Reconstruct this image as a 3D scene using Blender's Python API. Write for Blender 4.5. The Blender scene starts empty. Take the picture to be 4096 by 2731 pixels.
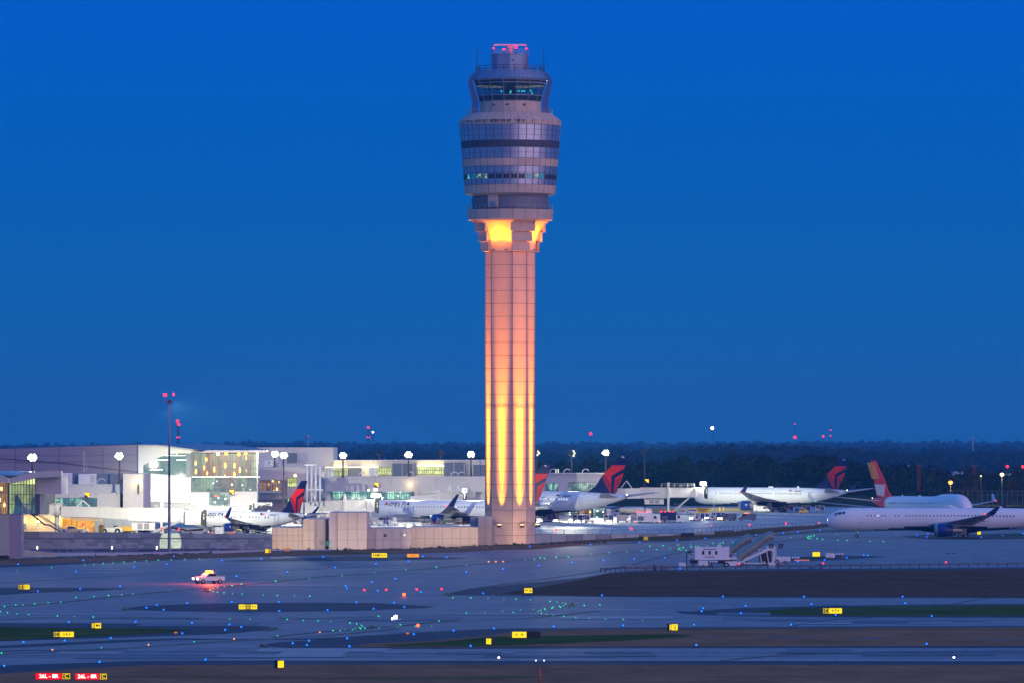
import bpy, math, random
from mathutils import Vector, Matrix

# ------------------------------------------------------------------ camera, sky, dusk glow, exposure
S = bpy.context.scene
COL = S.collection
rnd = random.Random(11)
F = 24750.0      # focal length in pixels of the 4096 px wide photograph
HZ = 1790.0      # row of the horizon
CX = 2048.0
EYE = 23.3       # eye height above the airfield
PI = math.pi

cam = bpy.data.objects.new('camera', bpy.data.cameras.new('camera'))
COL.objects.link(cam)
cam.location = (0, 0, EYE)
cam.rotation_euler = (PI / 2, 0, 0)
cam.data.sensor_width = 36.0
cam.data.lens = F / 4096.0 * 36.0
cam.data.shift_y = (HZ - 1365.5) / 4096.0
cam.data.clip_start = 1.0
cam.data.clip_end = 60000.0
S.camera = cam

SUN_AZ = math.radians(132)   # clockwise from +Y: the glow of the set sun, behind the camera and to its right
SUN_EL = math.radians(3.5)
W = bpy.data.worlds.new("World")
S.world = W
W.use_nodes = True
nt = W.node_tree
for n in list(nt.nodes):
    nt.nodes.remove(n)
out = nt.nodes.new('ShaderNodeOutputWorld')
bg = nt.nodes.new('ShaderNodeBackground')
tc = nt.nodes.new('ShaderNodeTexCoord')
sep = nt.nodes.new('ShaderNodeSeparateXYZ')
nt.links.new(tc.outputs['Generated'], sep.inputs[0])
mr = nt.nodes.new('ShaderNodeMapRange')
mr.inputs['From Min'].default_value = -0.02
mr.inputs['From Max'].default_value = 0.4
nt.links.new(sep.outputs['Z'], mr.inputs['Value'])
ramp = nt.nodes.new('ShaderNodeValToRGB')
nt.links.new(mr.outputs[0], ramp.inputs[0])
cr = ramp.color_ramp
SKY = [(0.0, (0.008, 0.115, 0.34)), (0.05, (0.008, 0.125, 0.375)), (0.105, (0.003, 0.122, 0.43)),
       (0.155, (0.0005, 0.115, 0.48)), (0.215, (0.0, 0.107, 0.575)), (0.42, (0.004, 0.14, 0.64)), (1.0, (0.02, 0.20, 0.70))]
cr.elements[0].position, cr.elements[0].color = SKY[0][0], (*SKY[0][1], 1)
cr.elements[1].position, cr.elements[1].color = SKY[-1][0], (*SKY[-1][1], 1)
for p, c in SKY[1:-1]:
    e = cr.elements.new(p)
    e.color = (*c, 1)
# afterglow round the place where the sun went down
vd = nt.nodes.new('ShaderNodeVectorMath'); vd.operation = 'DOT_PRODUCT'
vd.inputs[1].default_value = (math.sin(SUN_AZ) * 0.98, math.cos(SUN_AZ) * 0.98, 0.18)
nt.links.new(tc.outputs['Generated'], vd.inputs[0])
gm = nt.nodes.new('ShaderNodeMapRange')
gm.interpolation_type = 'SMOOTHSTEP'
gm.inputs['From Min'].default_value = 0.45
gm.inputs['From Max'].default_value = 1.0
nt.links.new(vd.outputs['Value'], gm.inputs['Value'])
mixg = nt.nodes.new('ShaderNodeMix'); mixg.data_type = 'RGBA'
mixg.inputs['B'].default_value = (0.75, 0.52, 0.85, 1)
nt.links.new(gm.outputs[0], mixg.inputs['Factor'])
nt.links.new(ramp.outputs[0], mixg.inputs['A'])
sky = nt.nodes.new('ShaderNodeTexSky')
sky.sky_type = 'NISHITA'
sky.sun_disc = False
sky.sun_elevation = math.radians(-3)
sky.sun_rotation = SUN_AZ
sky.ozone_density = 4.0
addn = nt.nodes.new('ShaderNodeMix'); addn.data_type = 'RGBA'; addn.blend_type = 'ADD'
addn.inputs['Factor'].default_value = 0.15
nt.links.new(mixg.outputs['Result'], addn.inputs['A'])
nt.links.new(sky.outputs[0], addn.inputs['B'])
nt.links.new(addn.outputs['Result'], bg.inputs['Color'])
bg.inputs['Strength'].default_value = 1.0
nt.links.new(bg.outputs[0], out.inputs['Surface'])

sl = bpy.data.lights.new('dusk_glow', 'SUN')
sl.energy = 1.0
sl.color = (1.0, 0.68, 0.80)
sl.angle = math.radians(60)
so = bpy.data.objects.new('dusk_glow', sl)
sl.specular_factor = 0.0
COL.objects.link(so)
dirv = Vector((math.sin(SUN_AZ) * math.cos(SUN_EL), math.cos(SUN_AZ) * math.cos(SUN_EL), math.sin(SUN_EL)))
so.rotation_euler = dirv.to_track_quat('Z', 'Y').to_euler()

S.view_settings.view_transform = 'Standard'
S.view_settings.look = 'None'
S.view_settings.exposure = 0.0
S.view_settings.gamma = 1.0
S.cycles.use_denoising = True
S.cycles.max_bounces = 6
S.cycles.diffuse_bounces = 3
S.cycles.glossy_bounces = 3
S.cycles.transparent_max_bounces = 12
S.cycles.volume_bounces = 0
S.cycles.sample_clamp_indirect = 4.0

# ------------------------------------------------------------------ helpers
def wx(px, D): return (px - CX) * D / F
def wz(py, D): return EYE - (py - HZ) * D / F
def at(px, py, z=0.0):
    D = F * (EYE - z) / (py - HZ)
    return Vector((wx(px, D), D, z))

MATS = {}
def mat(name, col, rough=0.6, metal=0.0, var=0.12, scale=0.6, bump=0.0, spec=0.5, var2=None, stretch=None):
    """painted / concrete / metal surface with real, uneven colour"""
    if name in MATS: return MATS[name]
    m = bpy.data.materials.new(name); m.use_nodes = True
    t = m.node_tree; b = t.nodes['Principled BSDF']
    b.inputs['Roughness'].default_value = rough
    b.inputs['Metallic'].default_value = metal
    b.inputs['Specular IOR Level'].default_value = spec
    c = t.nodes.new('ShaderNodeTexCoord')
    mp = t.nodes.new('ShaderNodeMapping')
    if stretch: mp.inputs['Scale'].default_value = stretch
    t.links.new(c.outputs['Object'], mp.inputs[0])
    n = t.nodes.new('ShaderNodeTexNoise'); n.inputs['Scale'].default_value = scale
    n.inputs['Detail'].default_value = 6; n.inputs['Roughness'].default_value = 0.65
    t.links.new(mp.outputs[0], n.inputs['Vector'])
    r = t.nodes.new('ShaderNodeValToRGB')
    r.color_ramp.elements[0].position = 0.3; r.color_ramp.elements[1].position = 0.7
    lo = var2 if var2 else tuple(x * (1 - var) for x in col)
    hi = tuple(min(1, x * (1 + var)) for x in col) if not var2 else col
    r.color_ramp.elements[0].color = (*lo, 1); r.color_ramp.elements[1].color = (*hi, 1)
    t.links.new(n.outputs['Fac'], r.inputs[0])
    t.links.new(r.outputs[0], b.inputs['Base Color'])
    if bump:
        bp = t.nodes.new('ShaderNodeBump'); bp.inputs['Strength'].default_value = bump; bp.inputs['Distance'].default_value = 0.05
        t.links.new(n.outputs['Fac'], bp.inputs['Height']); t.links.new(bp.outputs[0], b.inputs['Normal'])
    MATS[name] = m
    return m

def emat(name, col, strength, base=(0.02, 0.02, 0.02), sample=False):
    if name in MATS: return MATS[name]
    m = bpy.data.materials.new(name); m.use_nodes = True
    b = m.node_tree.nodes['Principled BSDF']
    b.inputs['Base Color'].default_value = (*base, 1)
    b.inputs['Emission Color'].default_value = (*col, 1)
    b.inputs['Emission Strength'].default_value = strength
    m.cycles.emission_sampling = 'AUTO' if sample else 'NONE'
    MATS[name] = m
    return m

def room_mat(name, cols, strength, sx=0.5, sz=0.35, dark=0.25, seed=0.0, spots=None, base=(0.03, 0.05, 0.07)):
    """glass in front of a lit room: what glows behind it differs from bay to bay"""
    if name in MATS: return MATS[name]
    m = bpy.data.materials.new(name); m.use_nodes = True
    t = m.node_tree; b = t.nodes['Principled BSDF']
    b.inputs['Base Color'].default_value = (*base, 1)
    b.inputs['Roughness'].default_value = 0.08
    c = t.nodes.new('ShaderNodeTexCoord'); mp = t.nodes.new('ShaderNodeMapping')
    mp.inputs['Location'].default_value = (seed, seed * 0.7, seed * 1.3)
    mp.inputs['Scale'].default_value = (sx, sx, sz)
    t.links.new(c.outputs['Object'], mp.inputs[0])
    v = t.nodes.new('ShaderNodeTexVoronoi'); v.inputs['Scale'].default_value = 1.0; v.distance = 'MANHATTAN'
    t.links.new(mp.outputs[0], v.inputs['Vector'])
    sepc = t.nodes.new('ShaderNodeSeparateColor'); t.links.new(v.outputs['Color'], sepc.inputs[0])
    r = t.nodes.new('ShaderNodeValToRGB'); r.color_ramp.interpolation = 'LINEAR'
    k = len(cols)
    r.color_ramp.elements[0].color = (*cols[0], 1); r.color_ramp.elements[0].position = 0.1
    r.color_ramp.elements[1].color = (*cols[-1], 1); r.color_ramp.elements[1].position = 0.9
    for i in range(1, k - 1):
        e = r.color_ramp.elements.new(0.1 + 0.8 * i / (k - 1)); e.color = (*cols[i], 1)
    t.links.new(sepc.outputs[0], r.inputs[0])
    n = t.nodes.new('ShaderNodeTexNoise'); n.inputs['Scale'].default_value = 1.4; n.inputs['Detail'].default_value = 4
    t.links.new(mp.outputs[0], n.inputs['Vector'])
    q = t.nodes.new('ShaderNodeMapRange'); q.inputs['From Min'].default_value = 0.35; q.inputs['From Max'].default_value = 0.65
    q.inputs['To Min'].default_value = strength * dark; q.inputs['To Max'].default_value = strength
    t.links.new(n.outputs['Fac'], q.inputs['Value'])
    last_c, last_s = r.outputs[0], q.outputs[0]
    if spots:   # lamps hanging in the room
        mp2 = t.nodes.new('ShaderNodeMapping'); mp2.inputs['Scale'].default_value = spots[1]
        mp2.inputs['Location'].default_value = (seed, 0.31, seed * 0.4)
        t.links.new(c.outputs['Object'], mp2.inputs[0])
        v2 = t.nodes.new('ShaderNodeTexVoronoi'); v2.inputs['Scale'].default_value = 1.0
        v2.inputs['Randomness'].default_value = 0.9
        t.links.new(mp2.outputs[0], v2.inputs['Vector'])
        s1 = t.nodes.new('ShaderNodeMapRange'); s1.inputs['From Min'].default_value = spots[2]; s1.inputs['From Max'].default_value = spots[2] * 0.55
        t.links.new(v2.outputs['Distance'], s1.inputs['Value'])
        mx = t.nodes.new('ShaderNodeMix'); mx.data_type = 'RGBA'
        t.links.new(s1.outputs[0], mx.inputs['Factor']); t.links.new(last_c, mx.inputs['A'])
        mx.inputs['B'].default_value = (*spots[0], 1)
        ms = t.nodes.new('ShaderNodeMix'); ms.data_type = 'FLOAT'
        t.links.new(s1.outputs[0], ms.inputs['Factor']); t.links.new(last_s, ms.inputs['A'])
        ms.inputs['B'].default_value = spots[3]
        last_c, last_s = mx.outputs['Result'], ms.outputs['Result']
    t.links.new(last_c, b.inputs['Emission Color']); t.links.new(last_s, b.inputs['Emission Strength'])
    m.cycles.emission_sampling = 'NONE'
    MATS[name] = m
    return m

def glass_mat(name, tint, alpha=0.5, rough=0.04):
    m = bpy.data.materials.new(name); m.use_nodes = True
    t = m.node_tree; b = t.nodes['Principled BSDF']
    b.inputs['Base Color'].default_value = (*tint, 1); b.inputs['Roughness'].default_value = rough
    b.inputs['Specular IOR Level'].default_value = 0.8
    b.inputs['Alpha'].default_value = alpha
    return m

class MB:
    def __init__(s): s.v = []; s.f = []; s.m = []; s.sm = []
    def add(s, vs, fs, m=0, X=None, smooth=False):
        o = len(s.v)
        for p in vs:
            p = Vector(p)
            if X is not None: p = X @ p
            s.v.append(p)
        for f in fs:
            s.f.append([i + o for i in f]); s.m.append(m); s.sm.append(smooth)
        return s
    def box(s, x0, x1, y0, y1, z0, z1, m=0, X=None):
        vs = [(x0,y0,z0),(x1,y0,z0),(x1,y1,z0),(x0,y1,z0),(x0,y0,z1),(x1,y0,z1),(x1,y1,z1),(x0,y1,z1)]
        return s.add(vs, [(0,3,2,1),(4,5,6,7),(0,1,5,4),(1,2,6,5),(2,3,7,6),(3,0,4,7)], m, X)
    def cbox(s, x0, x1, y0, y1, z0, z1, b=0.05, m=0, X=None):
        """box with chamfered vertical and upper edges"""
        o = [(x0+b,y0),(x1-b,y0),(x1,y0+b),(x1,y1-b),(x1-b,y1),(x0+b,y1),(x0,y1-b),(x0,y0+b)]
        i = [(min(max(x,x0+b),x1-b), min(max(y,y0+b),y1-b)) for x, y in o]
        vs = [(x,y,z0) for x,y in o] + [(x,y,z1-b) for x,y in o] + [(x,y,z1) for x,y in i]
        fs = [tuple(range(7,-1,-1)), tuple(range(16,24))]
        for k in range(8):
            j = (k+1) % 8
            fs += [(k,j,8+j,8+k),(8+k,8+j,16+j,16+k)]
        return s.add(vs, fs, m, X)
    def cyl(s, p0, p1, r0, r1=None, n=10, m=0, cap=True, X=None):
        p0, p1 = Vector(p0), Vector(p1)
        if r1 is None: r1 = r0
        d = (p1 - p0).normalized()
        a = d.orthogonal().normalized(); b = d.cross(a)
        vs = []
        for p, r in ((p0, r0), (p1, r1)):
            for k in range(n):
                t = 2*PI*k/n
                vs.append(p + (a*math.cos(t) + b*math.sin(t))*r)
        fs = []
        o = len(s.v)
        s.add(vs, [(k,(k+1)%n,n+(k+1)%n,n+k) for k in range(n)], m, X, smooth=n > 6)
        if cap:
            for q in (list(range(n))[::-1], list(range(n, 2*n))):
                s.f.append([o+i for i in q]); s.m.append(m); s.sm.append(False)
        return s
    def bar(s, p0, p1, w, h=None, m=0, X=None):
        """square bar from p0 to p1"""
        h = h or w
        p0, p1 = Vector(p0), Vector(p1)
        d = (p1-p0).normalized()
        up = Vector((0,0,1)) if abs(d.z) < 0.9 else Vector((0,1,0))
        a = d.cross(up).normalized(); b = a.cross(d)
        vs = []
        for p in (p0, p1):
            for sx, sy in ((-1,-1),(1,-1),(1,1),(-1,1)):
                vs.append(p + a*sx*w/2 + b*sy*h/2)
        return s.add(vs, [(3,2,1,0),(4,5,6,7),(0,1,5,4),(1,2,6,5),(2,3,7,6),(3,0,4,7)], m, X)
    def lathe(s, prof, n=32, c=(0,0), m=0, ang=None, cap0=True, cap1=True, smooth=False, X=None, axis='z'):
        """profile of (r, z[, mat])"""
        A = ang if ang else [2*PI*k/n for k in range(n)]
        n = len(A)
        o = len(s.v)
        vs = []
        for pr in prof:
            r, z = pr[0], pr[1]
            for t in A:
                if axis == 'z': vs.append((c[0]+r*math.sin(t), c[1]-r*math.cos(t), z))
                else: vs.append((z, c[0]+r*math.cos(t), c[1]+r*math.sin(t)))
        s.add(vs, [], m, X)
        for i in range(len(prof)-1):
            mi = prof[i][2] if len(prof[i]) > 2 else m
            for k in range(n):
                j = (k+1) % n
                s.f.append([o+i*n+k, o+i*n+j, o+(i+1)*n+j, o+(i+1)*n+k]); s.m.append(mi); s.sm.append(smooth)
        if cap0: s.f.append([o+k for k in range(n)][::-1]); s.m.append(prof[0][2] if len(prof[0])>2 else m); s.sm.append(False)
        if cap1: s.f.append([o+(len(prof)-1)*n+k for k in range(n)]); s.m.append(m); s.sm.append(False)
        return s
    def prism(s, pts, y0, y1, m=0, X=None, plane='xz'):
        """outline in x,z pushed from y0 to y1 (or outline x,y pushed in z)"""
        n = len(pts)
        if plane == 'xz': vs = [(x,y0,z) for x,z in pts] + [(x,y1,z) for x,z in pts]
        else: vs = [(x,y,y0) for x,y in pts] + [(x,y,y1) for x,y in pts]
        fs = [tuple(range(n)), tuple(range(2*n-1,n-1,-1))] + [(k,n+k,n+(k+1)%n,(k+1)%n) for k in range(n)]
        return s.add(vs, fs, m, X)
    def ball(s, c, r, m=0, n=10, X=None, sz=1.0):
        k = max(3, n//2)
        prof = [(max(1e-4, r*math.sin(PI*i/k)), c[2] - r*sz*math.cos(PI*i/k)) for i in range(k+1)]
        return s.lathe(prof, n, (c[0], c[1]), m, cap0=False, cap1=False, smooth=True, X=X)
    def wheel(s, x, y, z, r, w, X=None, mt=0, mr=1, axis='y'):
        s.cyl((x, y-w/2, z), (x, y+w/2, z), r, n=14, m=mt, X=X)
        s.cyl((x, y-w/2-0.02, z), (x, y+w/2+0.02, z), r*0.5, n=10, m=mr, X=X)
        return s
    def build(s, name, mats, parent=None, loc=None):
        me = bpy.data.meshes.new(name)
        me.from_pydata([tuple(p) for p in s.v], [], s.f)
        if not isinstance(mats, (list, tuple)): mats = [mats]
        for m in mats: me.materials.append(m)
        for p, m, q in zip(me.polygons, s.m, s.sm):
            p.material_index = min(m, len(mats)-1); p.use_smooth = q
        me.validate(); me.update()
        o = bpy.data.objects.new(name, me)
        COL.objects.link(o)
        if parent is not None: o.parent = parent
        if loc is not None: o.location = loc
        return o

def thing(name, label, cat, loc=(0,0,0), rz=0.0, group=None):
    o = bpy.data.objects.new(name, None)
    COL.objects.link(o)
    o.location = loc; o.rotation_euler = (0,0,rz)
    o.empty_display_size = 0.5
    o['label'] = label; o['category'] = cat
    if group: o['group'] = group
    return o
def tag(o, label=None, cat=None, group=None, kind=None):
    if label: o['label'] = label
    if cat: o['category'] = cat
    if group: o['group'] = group
    if kind: o['kind'] = kind
    return o
def copy_tree(o, parent=None):
    c = o.copy(); COL.objects.link(c)
    if parent is not None: c.parent = parent
    for ch in list(o.children): copy_tree(ch, c)
    return c
def repeat(proto, loc, rz=0.0, label=None, group=None, first=[None]):
    """the first call for a prototype moves it, later calls copy it"""
    if not proto.get('_used'):
        o = proto; proto['_used'] = 1
    else:
        o = copy_tree(proto)
    o.location = loc; o.rotation_euler = (0,0,rz)
    if label: o['label'] = label
    if group: o['group'] = group
    return o

def text(name, body, size, m, parent, loc, rot=(PI/2,0,0), ext=0.01, bold=0.0, shear=0.0, align='CENTER', sx=1.0, space=1.0):
    cu = bpy.data.curves.new(name, 'FONT')
    cu.body = body; cu.size = size; cu.extrude = ext; cu.offset = bold; cu.shear = shear
    cu.align_x = align; cu.align_y = 'CENTER'; cu.space_character = space
    cu.resolution_u = 3
    cu.materials.append(m)
    tmp = bpy.data.objects.new(name, cu)
    COL.objects.link(tmp)
    me = bpy.data.meshes.new_from_object(tmp)
    bpy.data.objects.remove(tmp)
    me.name = name
    if not len(me.materials): me.materials.append(m)
    o = bpy.data.objects.new(name, me)
    COL.objects.link(o)
    o.location = loc; o.rotation_euler = rot; o.scale = (sx,1,1)
    if parent is not None: o.parent = parent
    return o
def lamp(name, kind, loc, energy, col, parent=None, target=None, size=0.2, spot=60, blend=0.5):
    l = bpy.data.lights.new(name, kind)
    l.energy = energy; l.color = col
    if kind == 'SPOT': l.spot_size = math.radians(spot); l.spot_blend = blend; l.shadow_soft_size = size
    elif kind == 'POINT': l.shadow_soft_size = size
    elif kind == 'AREA': l.size = size
    if name in ('wall_wash', 'mast_light', 'arm_fill_spot', 'bridge_light', 'wall_lamp_light'): l.specular_factor = 0.0 if name == 'wall_wash' else 0.15
    o = bpy.data.objects.new(name, l)
    COL.objects.link(o)
    o.location = loc
    if target is not None:
        o.rotation_euler = (Vector(loc) - Vector(target)).to_track_quat('Z', 'Y').to_euler()
    if parent is not None: o.parent = parent
    return o

# common materials
M_conc   = mat('pale_concrete_panel', (0.50, 0.45, 0.43), 0.75, var=0.06, scale=0.35)
M_concp  = mat('tower_concrete', (0.60, 0.44, 0.36), 0.7, var=0.13, scale=0.3, stretch=(1,1,0.3))
M_grout  = mat('dark_joint', (0.10, 0.08, 0.08), 0.8)
M_white  = mat('white_paint', (0.74, 0.74, 0.74), 0.35, var=0.05)
M_offw   = mat('offwhite_wall', (0.58, 0.57, 0.56), 0.6, var=0.05, scale=0.15)
M_steel  = mat('galvanised_steel', (0.35, 0.37, 0.40), 0.4, 0.6)
M_dark   = mat('dark_metal', (0.035, 0.035, 0.045), 0.5)
M_rub    = mat('black_rubber', (0.015, 0.015, 0.015), 0.8)
M_rim    = mat('wheel_rim', (0.45, 0.45, 0.45), 0.4, 0.5)
M_navy   = mat('navy_paint', (0.008, 0.014, 0.085), 0.25, var=0.1)
M_blue   = mat('blue_paint', (0.01, 0.03, 0.22), 0.3, var=0.1)
M_red    = mat('red_paint', (0.88, 0.02, 0.015), 0.3, var=0.1)
M_dred   = mat('dark_red_paint', (0.50, 0.01, 0.015), 0.3, var=0.1)
M_yel    = mat('yellow_paint', (0.75, 0.42, 0.02), 0.45, var=0.12)
M_black  = mat('black_panel', (0.012, 0.012, 0.015), 0.5)
M_wglass = mat('dark_window_glass', (0.03, 0.04, 0.06), 0.08, var=0.3, spec=0.8)
M_orange = mat('orange_plastic', (0.8, 0.14, 0.02), 0.5)
E_white  = emat('lamp_white', (1.0, 1.0, 0.66), 11)
E_warm   = emat('lamp_amber', (1.0, 0.62, 0.2), 14)
E_red    = emat('lamp_red', (1.0, 0.008, 0.03), 8)
E_redcore= emat('lamp_red_bright', (1.0, 0.012, 0.022), 6)
E_blue   = emat('lamp_blue', (0.0, 0.11, 1.0), 5)
E_green  = emat('lamp_green', (0.0, 1.0, 0.30), 1.6)
E_orange = emat('lamp_orange', (1.0, 0.25, 0.01), 2.5)
E_head   = emat('headlamp', (0.9, 0.97, 1.0), 25)
E_ysign  = emat('lit_yellow_panel', (1.0, 0.72, 0.0), 1.15, base=(0.5, 0.35, 0.0))
E_rsign  = emat('lit_red_panel', (1.0, 0.004, 0.01), 0.95, base=(0.4, 0.0, 0.0))
E_wsign  = emat('lit_white_letter', (1.0, 0.95, 0.9), 2.0)
E_osign  = emat('lit_orange_panel', (0.9, 0.22, 0.01), 0.9, base=(0.4, 0.1, 0.0))
E_vdgs   = emat('lit_amber_display', (1.0, 0.45, 0.0), 5)
E_cyan   = emat('screen_cyan', (0.05, 0.9, 0.75), 1.4)
E_gate   = emat('lit_gate_number', (1.0, 0.98, 0.92), 4)
E_floor  = emat('runway_guard_white', (0.8, 0.92, 1.0), 22)
E_flare  = emat('runway_guard_red', (1.0, 0.08, 0.01), 6)
E_trim   = emat('warm_soffit_strip', (1.0, 0.8, 0.4), 4)
E_dot    = emat('warm_window_dot', (1.0, 0.8, 0.5), 4)
E_side   = emat('amber_side', (1.0, 0.5, 0.05), 6)
E_shopb  = emat('blue_shop_light', (0.05, 0.3, 1.0), 4)
E_shopr  = emat('red_shop_light', (1.0, 0.05, 0.02), 4)
E_tele   = emat('strip_light', (0.95, 1.0, 0.9), 5)
E_win    = emat('cabin_window_lit', (0.85, 0.92, 1.0), 1.3)
E_lamp2  = emat('half_lit_lamp', (0.9, 1.0, 0.8), 1.2)
E_hill   = emat('far_lamp', (1.0, 0.9, 0.65), 14)
E_hillr  = emat('far_beacon', (1.0, 0.01, 0.02), 4)
E_sod    = emat('sodium_lamp', (1.0, 0.30, 0.01), 4)
E_sody   = emat('sodium_lamp_yellow', (1.0, 0.8, 0.25), 5)
E_fuel   = mat('cart_yellow', (0.85, 0.50, 0.0), 0.4, var=0.05)
E_walllit = None
UP_W = 235000
FL_W = 3600
HAZE = 7e-5
# ------------------------------------------------------------------ control tower
def tower():
    TD = 1500.0
    T = thing('control_tower', 'very tall pale concrete air traffic control tower with a glazed cab, lit amber from below', 'control tower', (wx(2041, TD), TD, 0))
    rad = math.radians
    ANG = [rad(a) for a in (5, 41, 95, 131, 185, 221, 275, 311)]
    def tz(py): return wz(py, TD)
    R0 = 6.06
    m = MB(); j = MB()
    zs = [0, 2.2] + [5.2 + 3.11*i for i in range(22)]
    for i in range(len(zs)-1):
        m.lathe([(R0, zs[i]+0.05), (R0, zs[i+1]-0.05)], ang=ANG)
        j.lathe([(R0-0.05, zs[i+1]-0.05), (R0-0.05, zs[i+1]+0.05)], ang=ANG, cap0=False, cap1=False)
    m.lathe([(R0, zs[-1]+0.05), (R0, 78.3)], ang=ANG)
    for a in ANG:
        x, y = R0*math.sin(a), -R0*math.cos(a)
        j.box(x-0.06, x+0.06, y-0.06, y+0.06, 0.1, 71)
    m.build('shaft', M_concp, T); j.build('panel_joints', M_grout, T)
    # the irregular crack stain round the shaft
    k = MB()
    zc = tz(1619)
    for q in range(8):
        a0, a1 = ANG[q], ANG[(q+1) % 8]
        p0 = Vector((R0*math.sin(a0), -R0*math.cos(a0), 0)); p1 = Vector((R0*math.sin(a1), -R0*math.cos(a1), 0))
        nn = (p0+p1).normalized()*0.02
        pts = []
        for u in range(15):
            pts.append(p0.lerp(p1, u/14) + nn + Vector((0,0,zc + rnd.uniform(-0.12, 0.12) - 0.25*math.sin(PI*u/14))))
        for u in range(14):
            h = rnd.uniform(0.10, 0.22)
            k.add([pts[u], pts[u+1], pts[u+1]+Vector((0,0,h)), pts[u]+Vector((0,0,h))], [(0,1,2,3)])
    k.build('crack_stain', M_grout, T)
    # flared recesses on the four wide faces and stepped slab stacks on the four narrow ones
    fl = MB()
    for a0, a1 in ((41,95),(131,185),(221,275),(-49,5)):
        A = [rad(a0+(a1-a0)*i/8) for i in range(9)]
        n = 10; o = []
        for t in range(n+1):
            tt = t/n; r = R0 + 0.02 + 3.5*tt**2.6; z = 70.7 + 7.5*tt
            half = (a1-a0)/2; mid = (a0+a1)/2
            p0 = Vector((r*math.sin(rad(mid-half)), -r*math.cos(rad(mid-half)), z))
            p1 = Vector((r*math.sin(rad(mid+half)), -r*math.cos(rad(mid+half)), z))
            o.append((p0, p1))
        vs = [p for pr in o for p in pr]
        fl.add(vs, [(2*i, 2*i+1, 2*i+3, 2*i+2) for i in range(n)], smooth=True)
        for sd in (0, 1):
            vs = [pr[sd] for pr in o] + [Vector((0,0,p[0].z)) + (pr[sd]-Vector((0,0,pr[sd].z))).normalized()*R0 for p, pr in zip(o, o)]
            fl.add(vs, [(i, i+1, n+2+i, n+1+i) for i in range(n)])
    fl.build('flared_recess', M_concp, T)
    for ca in (23, 113, 203, 293):
        X = Matrix.Rotation(rad(ca), 4, 'Z')
        for d, wd, z0, z1 in ((7.94, 6.3, 75.45, 78.1), (7.3, 5.35, 73.05, 75.35), (6.7, 4.6, 70.65, 72.95)):
            s = MB(); s.box(-wd/2, wd/2, -d, -d+0.45, z0, z1, X=X)
            s.box(-wd/2+0.7, wd/2-0.7, -d+0.45, -5.4, z0+0.25, z1-0.2, X=X)
            s.build('stepped_slab', M_concp, T)
    # ring under the collar, collar, recessed drum
    c = MB()
    N = 56
    c.lathe([(9.3, 77.95), (9.5, 78.3)], n=N, cap1=False)
    c.lathe([(10.2, 78.3), (10.5, tz(842)), (9.9, tz(842)), (9.9, tz(842)-0.5)], n=N, cap0=True, cap1=True)
    c.build('collar', M_concp, T)
    def joints(mb, prof, cnt, w=0.07, off=0.0, proud=0.02):
        for q in range(cnt):
            a = 2*PI*q/cnt + off
            for (r0, z0), (r1, z1) in zip(prof[:-1], prof[1:]):
                d = Vector((math.sin(a), -math.cos(a), 0)); e = Vector((math.cos(a), math.sin(a), 0))
                p0 = d*(r0+proud) + Vector((0,0,z0)); p1 = d*(r1+proud) + Vector((0,0,z1))
                q0 = d*(r0-0.1) + Vector((0,0,z0)); q1 = d*(r1-0.1) + Vector((0,0,z1))
                mb.add([p0-e*w/2, p0+e*w/2, p1+e*w/2, p1-e*w/2, q0-e*w/2, q0+e*w/2, q1+e*w/2, q1-e*w/2],
                       [(0,1,2,3),(0,3,7,4),(1,5,6,2),(3,2,6,7),(0,4,5,1)])
    jj = MB()
    joints(jj, [(10.2, 78.3), (10.5, tz(842))], 20, 0.07, rad(3))
    dr = MB()
    dr.lathe([(8.9, tz(842)-0.4), (9.25, tz(832)), (9.4, tz(808)), (9.3, tz(790)), (9.0, tz(782))], n=N, smooth=True)
    dr.build('recessed_drum', mat('drum_grey', (0.17, 0.17, 0.22), 0.5, var=0.05), T)
    dp = MB(); X = Matrix.Rotation(rad(-26), 4, 'Z')
    dp.box(-1.25, 1.25, -9.75, -9.2, tz(836), tz(782), X=X)
    dd = dp.build('drum_pier', M_concp, T)
    d2 = MB(); d2.box(-0.7, 0.7, -9.8, -9.75, tz(836), tz(812), X=X); d2.build('service_door', M_steel, T)
    def rail(name, r, z0, h, cnt, bars, w=0.06, mt=M_steel, n=40, off=0):
        g = MB()
        for b in bars:
            z = z0 + h*b
            P = [Vector((r*math.sin(2*PI*k/n), -r*math.cos(2*PI*k/n), z)) for k in range(n)]
            for k in range(n): g.bar(P[k], P[(k+1) % n], w, w)
        for k in range(cnt):
            a = 2*PI*k/cnt + off
            g.bar((r*math.sin(a), -r*math.cos(a), z0), (r*math.sin(a), -r*math.cos(a), z0+h), w*1.3, w*1.3)
        return g.build(name, mt, T)
    rail('collar_railing', 10.35, tz(842), 1.1, 40, (0.35, 0.68, 1.0), 0.07)
    # main body, widening upwards
    def rr(py):   # radius of the glazed drum at a row
        return 10.95 + (12.3-10.95)*(775-py)/(775-505)
    b = MB()
    b.lathe([(9.0, tz(788)), (rr(775)-0.25, tz(780)), (rr(775), tz(778)), (rr(745)+0.05, tz(744))], n=N, cap1=True)
    b.lathe([(rr(672)+0.05, tz(671)), (rr(640)+0.08, tz(641))], n=N)
    b.lathe([(12.35, tz(506)), (12.4, tz(487)), (10.35, tz(459)), (10.2, tz(457))], n=N)
    b.build('concrete_bands', M_concp, T)
    joints(jj, [(rr(775), tz(778)), (rr(745)+0.05, tz(744))], 38)
    joints(jj, [(rr(672)+0.05, tz(671)), (rr(640)+0.08, tz(641))], 38)
    joints(jj, [(12.35, tz(506)), (12.4, tz(487)), (10.35, tz(459))], 38)
    jj.build('band_joints', M_grout, T)
    st = MB()
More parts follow.
